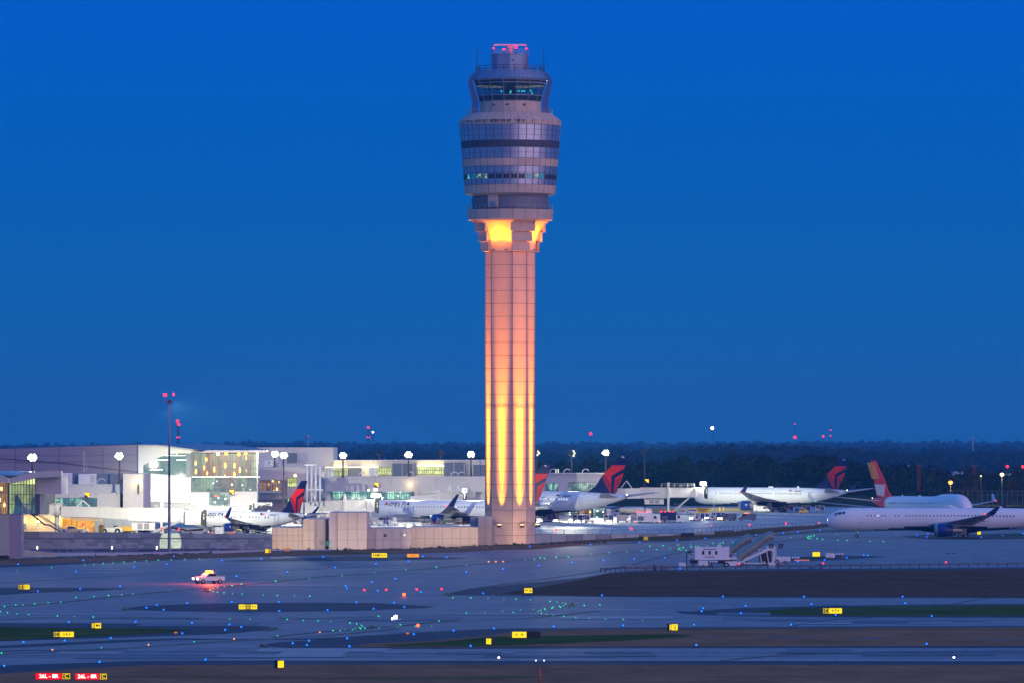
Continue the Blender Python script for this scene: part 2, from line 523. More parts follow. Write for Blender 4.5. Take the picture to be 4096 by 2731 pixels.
    for q in range(70):   # green-black streaks run down from the roof edge
        a = rad(rnd.gauss(-12, 24)); h = rnd.uniform(0.25, 0.95)
        d = Vector((math.sin(a), -math.cos(a), 0)); e = Vector((math.cos(a), math.sin(a), 0))
        w = rnd.uniform(0.08, 0.42); zt = tz(488)
        st.add([d*12.43+Vector((0,0,zt))-e*w/2, d*12.43+Vector((0,0,zt))+e*w/2, d*12.41+Vector((0,0,zt-h))+e*w*0.3, d*12.41+Vector((0,0,zt-h))-e*w*0.3], [(0,1,2,3)])
    st.build('water_stains', mat('algae_stain', (0.10, 0.11, 0.07), 0.9, var=0.3), T)
    g = MB()
    g.lathe([(rr(744), tz(744)), (rr(672), tz(672))], n=76, cap0=False, cap1=False, smooth=True)
    g.lathe([(rr(640), tz(640)), (rr(597), tz(597))], n=76, cap0=False, cap1=False, smooth=True)
    g.lathe([(rr(569), tz(569)), (rr(507), tz(507))], n=76, cap0=False, cap1=False, smooth=True)
    g.build('curtain_glass', mat('tower_glass', (0.60, 0.62, 0.74), 0.28, 0.9, var=0.10, spec=0.9, scale=0.12), T)
    lv = MB(); lv.lathe([(rr(597)-0.03, tz(597)), (rr(569)-0.03, tz(569))], n=76, cap0=False, cap1=False)
    lv.build('louvre_band', mat('louvre_dark', (0.055, 0.05, 0.085), 0.6), T)
    mu = MB()
    mprof = [(rr(744), tz(744)), (rr(672), tz(672))]
    joints(mu, mprof, 38, 0.16, 0, 0.06)
    joints(mu, [(rr(640), tz(640)), (rr(507), tz(507))], 38, 0.16, 0, 0.06)
    for py, w in ((744,.1),(722,.08),(697,.08),(672,.1),(640,.1),(618,.07),(597,.1),(569,.1),(548,.07),(527,.07),(507,.1)):
        r = rr(py)+0.05
        P = [Vector((r*math.sin(2*PI*k/76), -r*math.cos(2*PI*k/76), tz(py))) for k in range(76)]
        for k in range(76): mu.bar(P[k], P[(k+1) % 76], 0.1, w)
    mu.build('mullions', mat('mullion_grey', (0.12, 0.12, 0.17), 0.5, 0.3), T)
    # office windows in the lowest glazed floor, a few of them lit
    lit = {-60: 'a', -50: 'a', -41: 'b', -32: 'b', 24: 'c', 33.5: 'b', 43: 'c'}
    ma = room_mat('lit_office_cyan', [(0.0,0.25,0.45),(0.2,0.8,0.7),(0.0,0.1,0.3)], 1.1, 1.4, 0.9, seed=2)
    mb_ = room_mat('lit_office_green', [(0.02,0.03,0.05),(0.5,0.9,0.5),(0.02,0.05,0.1)], 1.2, 1.6, 1.0, seed=5)
    mc = room_mat('lit_office_blue', [(0.0,0.35,0.65),(0.0,0.45,0.75)], 0.8, 0.5, 0.5, seed=3)
    for q in range(38):
        a = 2*PI*(q+0.5)/38
        dg = math.degrees(a); dg = dg-360 if dg > 180 else dg
        if abs(dg) > 95: continue
        r = rr(708)+0.03
        mm = M_black
        for kk, vv in lit.items():
            if abs(dg-kk) < 4.9: mm = {'a': ma, 'b': mb_, 'c': mc}[vv]
        w = MB(); X = Matrix.Rotation(a, 4, 'Z')
        w.box(-0.72, 0.72, -r+0.02, -r+0.1, tz(721), tz(694), m=0, X=X)
        w.box(-0.03, 0.03, -r-0.03, -r+0.02, tz(721), tz(700), m=1, X=X)
        w.box(-0.72, 0.72, -r-0.03, -r+0.02, tz(700)-0.04, tz(700)+0.04, m=1, X=X)
        w.build('office_window', [mm, M_steel], T)
    rail('balcony_railing', 10.25, tz(458), 1.15, 44, (0.3, 0.65, 1.0), 0.07)
    # upper cab
    u = MB(); N2 = 16
    A16 = [rad(11.25 + 22.5*k) for k in range(16)]
    u.lathe([(7.5, tz(459)), (7.5, tz(410))], ang=A16)
    u.build('cab_base', M_concp, T)
    cl = MB()
    for k in range(3):
        a = rad((-32, -5, 27)[k]); X = Matrix.Rotation(a, 4, 'Z')
        cl.box(-0.3, 0.3, -7.75, -7.35, tz(427), tz(422), X=X)
    cl.build('wall_lamp', M_dark, T)
    cg = MB()
    cg.lathe([(7.5, tz(408)), (7.85, tz(388))], ang=A16, cap0=False, cap1=False, m=0)
    cg.lathe([(7.9, tz(385)), (8.75, tz(338))], ang=A16, cap0=False, cap1=False, m=1)
    cg.lathe([(8.78, tz(336)), (8.9, tz(326))], ang=A16, cap0=False, cap1=False, m=0)
    cg.build('cab_glass', [M_wglass, glass_mat('clear_cab_glass', (0.02, 0.07, 0.10), 0.5)], T)
    cf = MB()
    for a in A16:
        d = Vector((math.sin(a), -math.cos(a), 0))
        cf.bar(d*7.55+Vector((0,0,tz(410))), d*8.98+Vector((0,0,tz(324))), 0.12, 0.14)
    for r, py, h in ((7.55, 409, .14), (7.92, 386.5, .16), (8.8, 337, .16), (8.97, 325, .12)):
        P = [Vector((r*math.sin(a), -r*math.cos(a), tz(py))) for a in A16]
        for k in range(16): cf.bar(P[k], P[(k+1) % 16], 0.14, h)
    cf.build('cab_frame', mat('cab_frame_grey', (0.30, 0.31, 0.38), 0.45, 0.2), T)
    fi = MB()
    fi.lathe([(7.3, tz(409)), (7.4, tz(386)), (5.6, tz(386)), (5.6, tz(384))], ang=A16)
    fi.lathe([(8.4, tz(346)), (8.7, tz(326))], ang=A16)
    for k in range(14):
        a = rad(-75 + 150*k/13 + rnd.uniform(-3, 3)); r = rnd.uniform(4.5, 6.6)
        x, y = r*math.sin(a), -r*math.cos(a)
        fi.box(x-0.03, x+0.03, y-0.03, y+0.03, tz(362), tz(344))
        fi.box(x-0.3, x+0.3, y-0.15, y+0.15, tz(365), tz(358))
    fi.build('cab_interior', M_dark, T)
    sc = MB()
    for px, py in ((2006, 371), (2043, 371), (2041, 377), (2075, 370), (2088, 371), (2097, 370), (2123, 369), (2128, 379)):
        x = (px-2041)/16.5; z = tz(py)
        sc.box(x-0.19, x+0.19, -5.2, -5.12, z-0.18, z+0.18)
    sc.build('radar_screens', E_cyan, T)
    pe = MB()
    for k in range(3):
        a = rad((-30, 8, 34)[k]); x, y = 4.6*math.sin(a), -4.6*math.cos(a)
    # roof of the cab with ribbed metal skirt
    rf = MB()
    rf.lathe([(9.0, tz(324)), (9.25, tz(320)), (8.25, tz(288)), (8.1, tz(286))], n=48)
    rf.build('cab_roof', mat('metal_roof', (0.20, 0.28, 0.44), 0.35, 0.4, var=0.1), T)
    rj = MB()
    joints(rj, [(9.25, tz(320)), (8.25, tz(288))], 56, 0.06, 0.02, 0.04)
    rj.build('roof_seams', mat('seam_dark', (0.08, 0.09, 0.14), 0.5), T)
    rail('roof_railing', 8.35, tz(288), 1.15, 20, (0.45, 1.0), 0.14, mat('rail_blue_grey', (0.05, 0.06, 0.11), 0.5, 0.2), n=32, off=0.13)
    # bent pylons at the sides of the cab
    for ca in (90, 270, 0.0, 180):
        if ca == 0.0: continue
        X = Matrix.Rotation(rad(ca), 4, 'Z')
        f = MB()
        prof = [(7.7, 457), (9.3, 457), (9.3, 405), (10.25, 326), (9.0, 293), (8.3, 293), (9.15, 326), (7.75, 405)]
        vs = [(x_, -r, tz(py)) for x_ in (-1.3, 1.3) for r, py in prof]
        n = len(prof)
        f.add(vs, [tuple(range(n)), tuple(range(2*n-1, n-1, -1))] + [(k, n+k, n+(k+1)%n, (k+1)%n) for k in range(n)], X=X)
        f.build('cab_pylon', mat('pylon_metal', (0.09, 0.17, 0.36), 0.3, 0.4, var=0.05), T)
    # penthouse
    A8 = [rad(-1 + 45*k) for k in range(8)]
    p = MB()
    p.lathe([(4.35, tz(289)), (4.35, tz(222)), (4.5, tz(221)), (4.5, tz(218.5))], ang=A8)
    ph = p.build('penthouse', mat('penthouse_panel', (0.27, 0.33, 0.48), 0.5, var=0.04), T)
    q = MB(); X = Matrix.Rotation(rad(26), 4, 'Z')
    q.box(-0.65, 0.65, -4.08, -4.0, tz(285), tz(251), X=X)
    q.build('door', mat('door_grey', (0.3, 0.31, 0.4), 0.4), ph)
    q = MB()
    for px, sz in ((1983, .3), (2052, .35)):
        x = (px-2041)/16.5
        q.box(x-sz/2, x+sz/2, -4.35, -4.05, tz(248), tz(243))
    q.build('wall_lamp', M_dark, T)
    rail('penthouse_railing', 4.35, tz(218.5), 1.1, 12, (0.5, 1.0), 0.05, M_steel, n=8, off=rad(-1))
    an = MB()
    for px, p0, p1, dy in ((1905.5, 275, 183, -2), (2174, 275, 183, -2), (1969.5, 250, 177, -3), (2105, 285, 177, -3.2), (2111, 285, 189, -2.0)):
        x = (px-2041)/16.5
        an.bar((x, dy, tz(p0)), (x, dy, tz((p0+p1)/2)), 0.16, 0.16); an.bar((x, dy, tz((p0+p1)/2)), (x, dy, tz(p1)), 0.1, 0.1)
    an.build('whip_antennas', M_dark, T)
    lad = MB()
    for dx in (0, 0.35):
        lad.bar((-4.75+dx, -1, tz(260)), (-4.75+dx, -1, tz(208)), 0.06)
    for i in range(12): lad.bar((-4.75, -1, tz(258-4*i)), (-4.4, -1, tz(258-4*i)), 0.05)
    lad.build('ladder', M_dark, T)
    for px, py, dy in ((1974.5, 197.5, -3.4), (2012.5, 202.5, -3.9), (2017.5, 202.5, -3.9), (2060.5, 195.5, -3.9), (2066, 195.5, -3.9), (2105, 199.5, -3.4)):
        x = (px-2041)/16.5
        e = MB(); e.cyl((x, dy, tz(218)), (x, dy, tz(py)-0.2), 0.05, n=6, m=1); e.ball((x, dy, tz(py)), 0.21, 0, 8)
        bb = e.build('obstruction_light', [E_redcore, M_dark], T)
    for x in (-4, 0.3, 4): lamp('beacon_glow', 'POINT', (x, -2.5, tz(190)), 110, (1, 0.02, 0.08), T, size=0.3)
    rdr = MB()
    rdr.cyl((0, -0.5, tz(218)), (0, -0.5, tz(190)), 0.7, 0.35, n=10)
    for sx in (-1, 1): rdr.bar((sx*1.0, -0.5, tz(218)), (sx*0.3, -0.5, tz(188)), 0.12)
    rdr.box(-0.7, 0.7, -1.1, 0.1, tz(193), tz(186))
    rp = rdr.build('radar_pedestal', mat('radar_pedestal_paint', (0.5, 0.35, 0.4), 0.5), T)
    ra = MB()
    ra.prism([(-4.0, tz(184)), (4.0, tz(184)), (3.8, tz(179)), (-3.8, tz(179))], -0.9, -0.2)
    ra.build('radar_antenna', mat('radar_antenna_paint', (0.75, 0.5, 0.55), 0.5), rp)
    # amber flood lamps: uplights at the foot on arms, more inside the flare
    for k, ca in enumerate((-67, -22, 23, 68, 113, 158, 203, 248)):
        X = Matrix.Rotation(rad(ca), 4, 'Z')
        wide = k % 2
        ap = R0*math.cos(rad(27 if wide else 18))
        f = MB()
        f.bar((0, -ap, 4.75), (0, -ap-1.6, 4.75), 0.12, X=X)
        f.cbox(-0.45, 0.45, -ap-1.95, -ap-1.15, 4.1, 4.75, 0.06, X=X)
        f.box(-0.35, 0.35, -ap-1.85, -ap-1.25, 4.75, 4.79, 1, X=X)
        f.build('floodlight', [M_dark, E_warm], T)
        src = X @ Vector((0, -ap-1.55, 4.95))
        for hz_, sp, k_ in ((14, 20, 0.27), (26, 9.2, 2.9), (39, 6.6, 9.5), (47, 8.0, 4.5 if wide else 1.2), (22, 13, 0.8)) if ca < 100 else ((14, 26, 0.3),):
            tg = X @ Vector((0, -ap, hz_))
            lamp('uplight', 'SPOT', src, UP_W*k_*(1.0 if wide else 1.15), (1.0, 0.29, 0.0), T, tg, 0.08, sp, 1.0)
        if wide:
            f = MB()
            for sx in (-1.6, 1.6):
                f.cbox(sx-0.2, sx+0.2, -7.1, -6.8, 70.9, 71.15, 0.04, X=X); f.bar((sx, -6.9, 70.9), (sx, -5.4, 70.7), 0.07, X=X)
            f.build('floodlight', M_dark, T)
            for sx in (-1.6, 1.6):
                src = X @ Vector((sx, -7.1, 71.3)); tg = X @ Vector((sx*0.8, -7.9, 77.6))
                lamp('recess_light', 'SPOT', src, FL_W, (1.0, 0.30, 0.0), T, tg, 0.2, 110, 0.9)
    return T


tower()
# ------------------------------------------------------------------ ground, taxiways, grass
AP = 2.5   # height of the apron above the airfield
def ground_mat(name, c1, c2, rough=0.55, spec=0.5, streak=(0.012, 0.12, 1), c3=None, joints=0.0, tread=0.0):
    m = bpy.data.materials.new(name); m.use_nodes = True
    t = m.node_tree; b = t.nodes['Principled BSDF']
    b.inputs['Roughness'].default_value = rough; b.inputs['Specular IOR Level'].default_value = spec
    c = t.nodes.new('ShaderNodeTexCoord')
    mp = t.nodes.new('ShaderNodeMapping'); mp.inputs['Scale'].default_value = streak
    mp.inputs['Rotation'].default_value = (0, 0, math.radians(4))
    t.links.new(c.outputs['Object'], mp.inputs[0])
    n = t.nodes.new('ShaderNodeTexNoise'); n.inputs['Scale'].default_value = 1.0; n.inputs['Detail'].default_value = 8; n.inputs['Roughness'].default_value = 0.62
    t.links.new(mp.outputs[0], n.inputs['Vector'])
    r = t.nodes.new('ShaderNodeValToRGB')
    r.color_ramp.elements[0].position = 0.34; r.color_ramp.elements[1].position = 0.66
    r.color_ramp.elements[0].color = (*c1, 1); r.color_ramp.elements[1].color = (*c2, 1)
    if c3:
        e = r.color_ramp.elements.new(0.5); e.color = (*c3, 1)
    t.links.new(n.outputs['Fac'], r.inputs[0])
    res = r.outputs[0]
    n2 = t.nodes.new('ShaderNodeTexNoise'); n2.inputs['Scale'].default_value = 0.5; n2.inputs['Detail'].default_value = 9; n2.inputs['Roughness'].default_value = 0.7
    t.links.new(c.outputs['Object'], n2.inputs['Vector'])
    mx = t.nodes.new('ShaderNodeMix'); mx.data_type = 'RGBA'; mx.blend_type = 'MULTIPLY'; mx.inputs['Factor'].default_value = 0.8
    r2 = t.nodes.new('ShaderNodeMapRange'); r2.inputs['From Min'].default_value = 0.3; r2.inputs['From Max'].default_value = 0.7
    r2.inputs['To Min'].default_value = 0.68; r2.inputs['To Max'].default_value = 1.2
    mp3 = t.nodes.new('ShaderNodeMapping'); mp3.inputs['Scale'].default_value = (0.10, 0.045, 1)
    t.links.new(c.outputs['Object'], mp3.inputs[0])
    n3 = t.nodes.new('ShaderNodeTexNoise'); n3.inputs['Scale'].default_value = 1.0; n3.inputs['Detail'].default_value = 7; n3.inputs['Roughness'].default_value = 0.7
    t.links.new(mp3.outputs[0], n3.inputs['Vector'])
    av = t.nodes.new('ShaderNodeMath'); av.operation = 'MULTIPLY_ADD'; av.inputs[1].default_value = 0.5
    hv = t.nodes.new('ShaderNodeMath'); hv.operation = 'MULTIPLY'; hv.inputs[1].default_value = 0.5
    t.links.new(n3.outputs['Fac'], hv.inputs[0]); t.links.new(n2.outputs['Fac'], av.inputs[0]); t.links.new(hv.outputs[0], av.inputs[2])
    r2.inputs['From Min'].default_value = 0.37; r2.inputs['From Max'].default_value = 0.63; r2.inputs['To Min'].default_value = 0.55; r2.inputs['To Max'].default_value = 1.25
    t.links.new(av.outputs[0], r2.inputs['Value'])
    t.links.new(res, mx.inputs['A']); t.links.new(r2.outputs[0], mx.inputs['B'])
    res = mx.outputs['Result']
    if joints:
        for ang, sp in ((math.radians(3), joints), (math.radians(93), joints)):
            mq = t.nodes.new('ShaderNodeMapping'); mq.inputs['Rotation'].default_value = (0, 0, ang)
            t.links.new(c.outputs['Object'], mq.inputs[0])
            sx = t.nodes.new('ShaderNodeSeparateXYZ'); t.links.new(mq.outputs[0], sx.inputs[0])
            a = t.nodes.new('ShaderNodeMath'); a.operation = 'PINGPONG'; a.inputs[1].default_value = sp
            t.links.new(sx.outputs['Y'], a.inputs[0])
            bq = t.nodes.new('ShaderNodeMath'); bq.operation = 'LESS_THAN'; bq.inputs[1].default_value = 0.10
            t.links.new(a.outputs[0], bq.inputs[0])
            mj = t.nodes.new('ShaderNodeMix'); mj.data_type = 'RGBA'; mj.blend_type = 'MULTIPLY'
            sc_ = t.nodes.new('ShaderNodeMath'); sc_.operation = 'MULTIPLY'; sc_.inputs[1].default_value = 0.35
            t.links.new(bq.outputs[0], sc_.inputs[0]); t.links.new(sc_.outputs[0], mj.inputs['Factor'])
            t.links.new(res, mj.inputs['A']); mj.inputs['B'].default_value = (0.3, 0.3, 0.3, 1)
            res = mj.outputs['Result']
    t.links.new(res, b.inputs['Base Color'])
    return m

G_conc = ground_mat('airfield_concrete', (0.18, 0.185, 0.20), (0.27, 0.27, 0.265), 0.6, 0.3, joints=7.5)
G_asph = ground_mat('shoulder_asphalt', (0.042, 0.042, 0.055), (0.070, 0.066, 0.075), 0.7, 0.2)
G_grass = ground_mat('brown_grass', (0.26, 0.15, 0.085), (0.13, 0.125, 0.05), 0.95, 0.0, streak=(0.02, 0.06, 1), c3=(0.32, 0.17, 0.10))
G_green = ground_mat('green_grass', (0.05, 0.10, 0.025), (0.10, 0.12, 0.04), 0.95, 0.0, streak=(0.02, 0.06, 1), c3=(0.07, 0.11, 0.03))
G_bank = ground_mat('dry_bank_grass', (0.17, 0.115, 0.055), (0.10, 0.09, 0.04), 0.95, 0.0, streak=(0.05, 0.1, 1))
G_apron = ground_mat('apron_concrete', (0.34, 0.34, 0.32), (0.50, 0.49, 0.46), 0.5, 0.35, joints=7.5)
G_far = ground_mat('far_field', (0.035, 0.045, 0.02), (0.055, 0.06, 0.03), 0.95, 0.0)
M_line_w = mat('white_line_paint', (0.5, 0.5, 0.5), 0.6, var=0.2)
M_line_y = mat('yellow_line_paint', (0.30, 0.18, 0.03), 0.6, var=0.2)
M_line_k = mat('black_line_paint', (0.075, 0.07, 0.075), 0.7, var=0.2)

def sheet(name, pts, m, z=0.0, kind='structure', px=True):
    P = [at(x, y, z) if px else Vector((x, y, z)) for x, y in pts]
    b = MB(); b.add(P, [tuple(range(len(P)))])
    # keep the face normal upwards
    me_o = b.build(name, m)
    if me_o.data.polygons[0].normal.z < 0:
        me_o.data.flip_normals()
    return tag(me_o, kind=kind)

sheet('airfield_ground', [(-9000, -600), (9000, -600), (9000, 26000), (-9000, 26000)], G_conc, -0.01, px=False)
# near grass strip and the ground between the camera and it
sheet('grass_verge', [(-600, 2722), (0, 2693), (300, 2672), (560, 2660), (1200, 2656), (4096, 2657), (4700, 2657), (5200, 9000), (-1000, 9000)], G_grass, 0.03)
sheet('shoulder_asphalt', [(-300, 2680), (0, 2660), (560, 2641), (4700, 2641), (4700, 2668), (-300, 2700)], G_asph, 0.01)
sheet('edge_line', [(-300, 2634.5), (4700, 2640.5), (4700, 2642.3), (-300, 2636)], M_line_w, 0.025)
# grass island along the runway on the right, tapering to the left
sheet('shoulder_asphalt', [(-200, 2597), (0, 2580), (260, 2568), (450, 2558), (730, 2551), (1080, 2556), (1390, 2545), (1650, 2528), (2000, 2512), (2420, 2508), (4700, 2498), (4700, 2588), (2700, 2589), (1700, 2592), (1400, 2593), (1180, 2590), (1060, 2583), (1040, 2579), (1110, 2567), (1300, 2556), (700, 2556), (300, 2576), (0, 2590), (-200, 2604)], G_asph, 0.012)
sheet('grass_island', [(1412, 2583), (1480, 2572), (1700, 2562), (1960, 2540), (2040, 2527), (2300, 2518), (2700, 2513), (4700, 2505), (4700, 2581), (2700, 2583), (1700, 2587), (1450, 2587)], G_grass, 0.032)
sheet('grass_patch', [(1520, 2578), (1760, 2566), (1960, 2545), (2200, 2540), (2700, 2534), (2780, 2540), (2500, 2560), (2000, 2580), (1600, 2584)], G_green, 0.045)
# island with the taxiway C sign, right
sheet('shoulder_asphalt', [(2700, 2441), (2760, 2444), (2950, 2430), (3300, 2420), (4700, 2406), (4700, 2470), (3350, 2466), (2950, 2462), (2800, 2456), (2720, 2450)], G_asph, 0.014)
sheet('grass_island', [(3000, 2445), (3200, 2430), (3500, 2424), (4700, 2412), (4700, 2462), (3500, 2461), (3200, 2458), (3050, 2452)], G_green, 0.034)
# big grass area right of the middle
sheet('shoulder_asphalt', [(1788, 2374), (1830, 2363), (1960, 2345), (2150, 2326), (2330, 2308), (2460, 2285), (2640, 2278), (4700, 2262), (4700, 2392), (2600, 2386), (2100, 2381), (1850, 2378)], G_asph, 0.016)
sheet('grass_field', [(2005, 2372), (2100, 2355), (2220, 2335), (2330, 2315), (2440, 2290), (2640, 2284), (4700, 2270), (4700, 2388), (2600, 2382), (2200, 2378)], ground_mat('field_grass', (0.12, 0.08, 0.05), (0.075, 0.08, 0.04), 0.95, 0.0, streak=(0.02, 0.05, 1), c3=(0.15, 0.085, 0.058)), 0.036)
# left island with the trails crossing it
sheet('shoulder_asphalt', [(-300, 2492), (0, 2490), (400, 2491), (900, 2497), (1060, 2503), (1095, 2510), (1060, 2518), (900, 2532), (600, 2543), (0, 2562), (-300, 2580)], G_asph, 0.018)
sheet('grass_island', [(-300, 2506), (0, 2506), (300, 2510), (650, 2513), (770, 2517), (640, 2530), (420, 2540), (0, 2560), (-300, 2572)], G_green, 0.038)
sheet('shoulder_asphalt', [(498, 2433), (560, 2422), (800, 2412), (1200, 2408), (1500, 2410), (1740, 2423), (1690, 2430), (1400, 2441), (1000, 2446), (700, 2442), (560, 2438)], G_asph, 0.02)
sheet('shoulder_asphalt', [(-300, 2350), (250, 2349), (480, 2351), (510, 2353), (380, 2360), (150, 2368), (0, 2378), (-300, 2400)], G_asph, 0.022)
sheet('shoulder_asphalt', [(880, 2243), (1100, 2232), (1400, 2223), (1700, 2224), (1860, 2231), (1820, 2234), (1500, 2240), (1100, 2243)], G_asph, 0.024)
sheet('shoulder_asphalt', [(3050, 2244), (3150, 2228), (3350, 2221), (3490, 2221), (3545, 2224), (3400, 2236), (3200, 2243)], G_asph, 0.014)
sheet('grass_island', [(3110, 2236), (3180, 2229), (3290, 2224), (3300, 2230), (3200, 2237)], G_green, 0.034)
sheet('shoulder_asphalt', [(3605, 2142), (3700, 2137), (4700, 2120), (4700, 2148), (3900, 2155), (3720, 2154), (3640, 2148)], G_asph, 0.014)
sheet('grass_island', [(3950, 2138), (4700, 2122), (4700, 2134), (4000, 2142)], G_green, 0.034)
# shoulder along the foot of the apron
sheet('shoulder_asphalt', [(-300, 2268), (0, 2256), (600, 2230), (1100, 2206), (2000, 2183), (2300, 2175), (2600, 2165), (2850, 2152), (3100, 2134), (3260, 2118), (3600, 2112), (4700, 2108), (4700, 2113), (3600, 2119), (3300, 2128), (3000, 2148), (2700, 2163), (2300, 2182), (2000, 2193), (1100, 2215), (600, 2243), (0, 2268), (-300, 2280)], G_asph, 0.02)

# thin taxi lines
def stripe(name, pts, w, m, z=0.05):
    P = [at(x, y, z) for x, y in pts]
    b = MB()
    vs = []
    for i, p in enumerate(P):
        d = (P[min(i+1, len(P)-1)] - P[max(i-1, 0)]).normalized()
        s = Vector((-d.y, d.x, 0)) * w/2
        vs += [p+s, p-s]
    b.add(vs, [(2*i, 2*i+1, 2*i+3, 2*i+2) for i in range(len(P)-1)])
    return tag(b.build(name, m), kind='structure')
def smooth(pts, n=10):
    out = []
    P = [pts[0]] + list(pts) + [pts[-1]]
    for i in range(1, len(P)-2):
        p0, p1, p2, p3 = P[i-1], P[i], P[i+1], P[i+2]
        for k in range(n):
            t = k/n
            out.append(tuple(0.5*((2*p1[c]) + (-p0[c]+p2[c])*t + (2*p0[c]-5*p1[c]+4*p2[c]-p3[c])*t*t + (-p0[c]+3*p1[c]-3*p2[c]+p3[c])*t**3) for c in (0, 1)))
    return out + [pts[-1]]
LINES = [[(0, 2426), (200, 2412), (420, 2388), (700, 2360), (1000, 2335), (1300, 2304), (1600, 2282), (1860, 2258), (2100, 2238), (2400, 2215), (2560, 2200)],
         [(0, 2476), (300, 2465), (700, 2470), (1100, 2478), (1500, 2462)],
         [(1090, 2545), (1300, 2523), (1600, 2500), (1760, 2484), (2100, 2470), (2400, 2440)],
         [(0, 2613), (300, 2600), (600, 2583), (900, 2562), (1290, 2540), (1600, 2510)],
         [(1790, 2374), (1900, 2350), (2200, 2310), (2460, 2270), (2760, 2200), (3000, 2176), (3300, 2148)],
         [(3170, 2500), (3280, 2480), (3480, 2467)], [(3800, 2416), (3950, 2390), (4200, 2370)],
         [(2320, 2180), (2600, 2176), (2900, 2170), (3060, 2163), (3240, 2150)],
         [(2880, 2640), (3100, 2620), (3400, 2608), (4096, 2604)], [(0, 2598), (1000, 2603), (2400, 2606), (4096, 2611)],
         [(900, 2222), (1300, 2218), (1700, 2222), (1870, 2230), (1700, 2237)],
         [(0, 2330), (500, 2300), (900, 2290), (1500, 2262), (2100, 2232)]]
for L in LINES:
    stripe('taxi_line', smooth(L), 0.55, M_line_k, 0.05)
    stripe('taxi_line', smooth(L), 0.25, M_line_y, 0.065)
for tip in ([(1100,2508),(1085,2514),(1060,2519)], [(1048,2574),(1042,2579),(1060,2585)], [(498,2429),(493,2433),(505,2437)], [(1786,2368),(1780,2373),(1800,2378)], [(1480,2500),(1487,2505),(1465,2509)], [(822,2352),(818,2358),(830,2364)], [(2282,2410),(2288,2417),(2275,2424)], [(2700,2192),(2694,2196),(2703,2200)], [(3220,2146),(3216,2150),(3224,2153)]):
    for k in (0, 8):
        stripe('island_nose_marking', smooth([(x+k, y) for x, y in tip]), 0.5, M_line_y, 0.07)
stripe('runway_stripe', [(0, 2618), (4200, 2624)], 0.6, M_line_k, 0.05)
M_damp = mat('damp_ground', (0.10, 0.12, 0.16), 0.45, var=0.3)
for pts in ([(3000, 2549), (3120, 2547.5), (3300, 2548), (3180, 2550)], [(3360, 2551), (3480, 2549.5), (3600, 2550.5), (3460, 2552)], [(3850, 2556), (4000, 2554.5), (4150, 2555.5), (4000, 2557)], [(2760, 2549), (2840, 2548), (2900, 2549), (2830, 2550)]):
    sheet('damp_patch', pts, M_damp, 0.06)
for pts in ([(300, 2560), (700, 2555), (690, 2558)],):
    pass

M_rubm = mat('rubber_streak', (0.085, 0.085, 0.095), 0.6, var=0.25)
for i in range(46):
    y0 = rnd.choice([rnd.uniform(2598, 2630), rnd.uniform(2395, 2500), rnd.uniform(2250, 2350)]); x0 = rnd.uniform(-100, 3900)
    if 2265 < y0 < 2400 and x0 > 1700: continue
    ln = rnd.uniform(120, 700); sl_ = rnd.uniform(-.02, .01)
    stripe('rubber_mark', [(x0, y0), (x0+ln*.5, y0+ln*.5*sl_), (x0+ln, y0+ln*sl_)], rnd.uniform(.3, 1.3), M_rubm, .035+.0006*i)
M_pat = mat('pavement_patch', (0.13, 0.13, 0.15), 0.6, var=0.2); M_pat2 = mat('new_slab', (0.30, 0.30, 0.30), 0.6, var=0.1)
for i in range(34):
    y0 = rnd.choice([rnd.uniform(2596, 2626), rnd.uniform(2448, 2500), rnd.uniform(2255, 2345)]); x0 = rnd.uniform(-50, 4000)
    if 2240 < y0 < 2400 and x0 > 1700: continue
    p = at(x0, y0, .03+.0007*i); w_, d_ = rnd.choice([7.5, 15]), rnd.choice([7.5, 15]); a_ = math.radians(3)
    b = MB(); b.add([(-w_/2,-d_/2,0),(w_/2,-d_/2,0),(w_/2,d_/2,0),(-w_/2,d_/2,0)], [(0,1,2,3)], X=Matrix.Translation(p) @ Matrix.Rotation(-a_, 4, 'Z'))
    tag(b.build('pavement_patch', M_pat if rnd.random() < .55 else M_pat2), kind='structure')

# apron plateau with its bank
EDGE = [(-400, 1405, 3.35), (85, 1405, 3.35), (1087, 1405, 3.35), (1110, 1490, 2.6), (2142, 1520, 2.2), (2700, 1572, 1.45), (3000, 1690, 1.25), (3270, 1815, 0.9), (3500, 1960, 0.6), (4096, 2180, 0.4), (5500, 2500, 0.3)]
FOOT = [1400, 1400, 1400, 1485, 1516, 1558, 1650, 1795, 1945, 2165, 2480]
b = MB(); bk = MB(); rows = [[], [], [], []]; fr = []
for (px, D, z), fd in zip(EDGE, FOOT):
    x = wx(px, D)
    k = 1.0
    rows[0].append(Vector((x, D, z)))
    rows[1].append(Vector((wx(px, D+90), D+90, 2.9 if z > 3 else min(2.5, z+1.3))))
    rows[2].append(Vector((wx(px, 3000), 3000, 2.5)))
    rows[3].append(Vector((wx(px, 24000), 24000, 2.5)))
    fr.append(Vector((wx(px, fd), fd, -0.02)))
n = len(EDGE)
b.add([p for r in rows[:3] for p in r], [(r*n+i, r*n+i+1, (r+1)*n+i+1, (r+1)*n+i) for r in range(2) for i in range(n-1)])
tag(b.build('apron', G_apron), kind='structure')
b = MB(); b.add([p - Vector((0,0,0.02)) for r in rows[2:] for p in r], [(i, i+1, n+i+1, n+i) for i in range(n-1)])
tag(b.build('far_ground', G_far), kind='structure')
bk.add(fr[4:] + rows[0][4:], [(i, i+1, n-4+i+1, n-4+i) for i in range(n-5)])
tag(bk.build('grass_bank', G_bank), kind='structure')
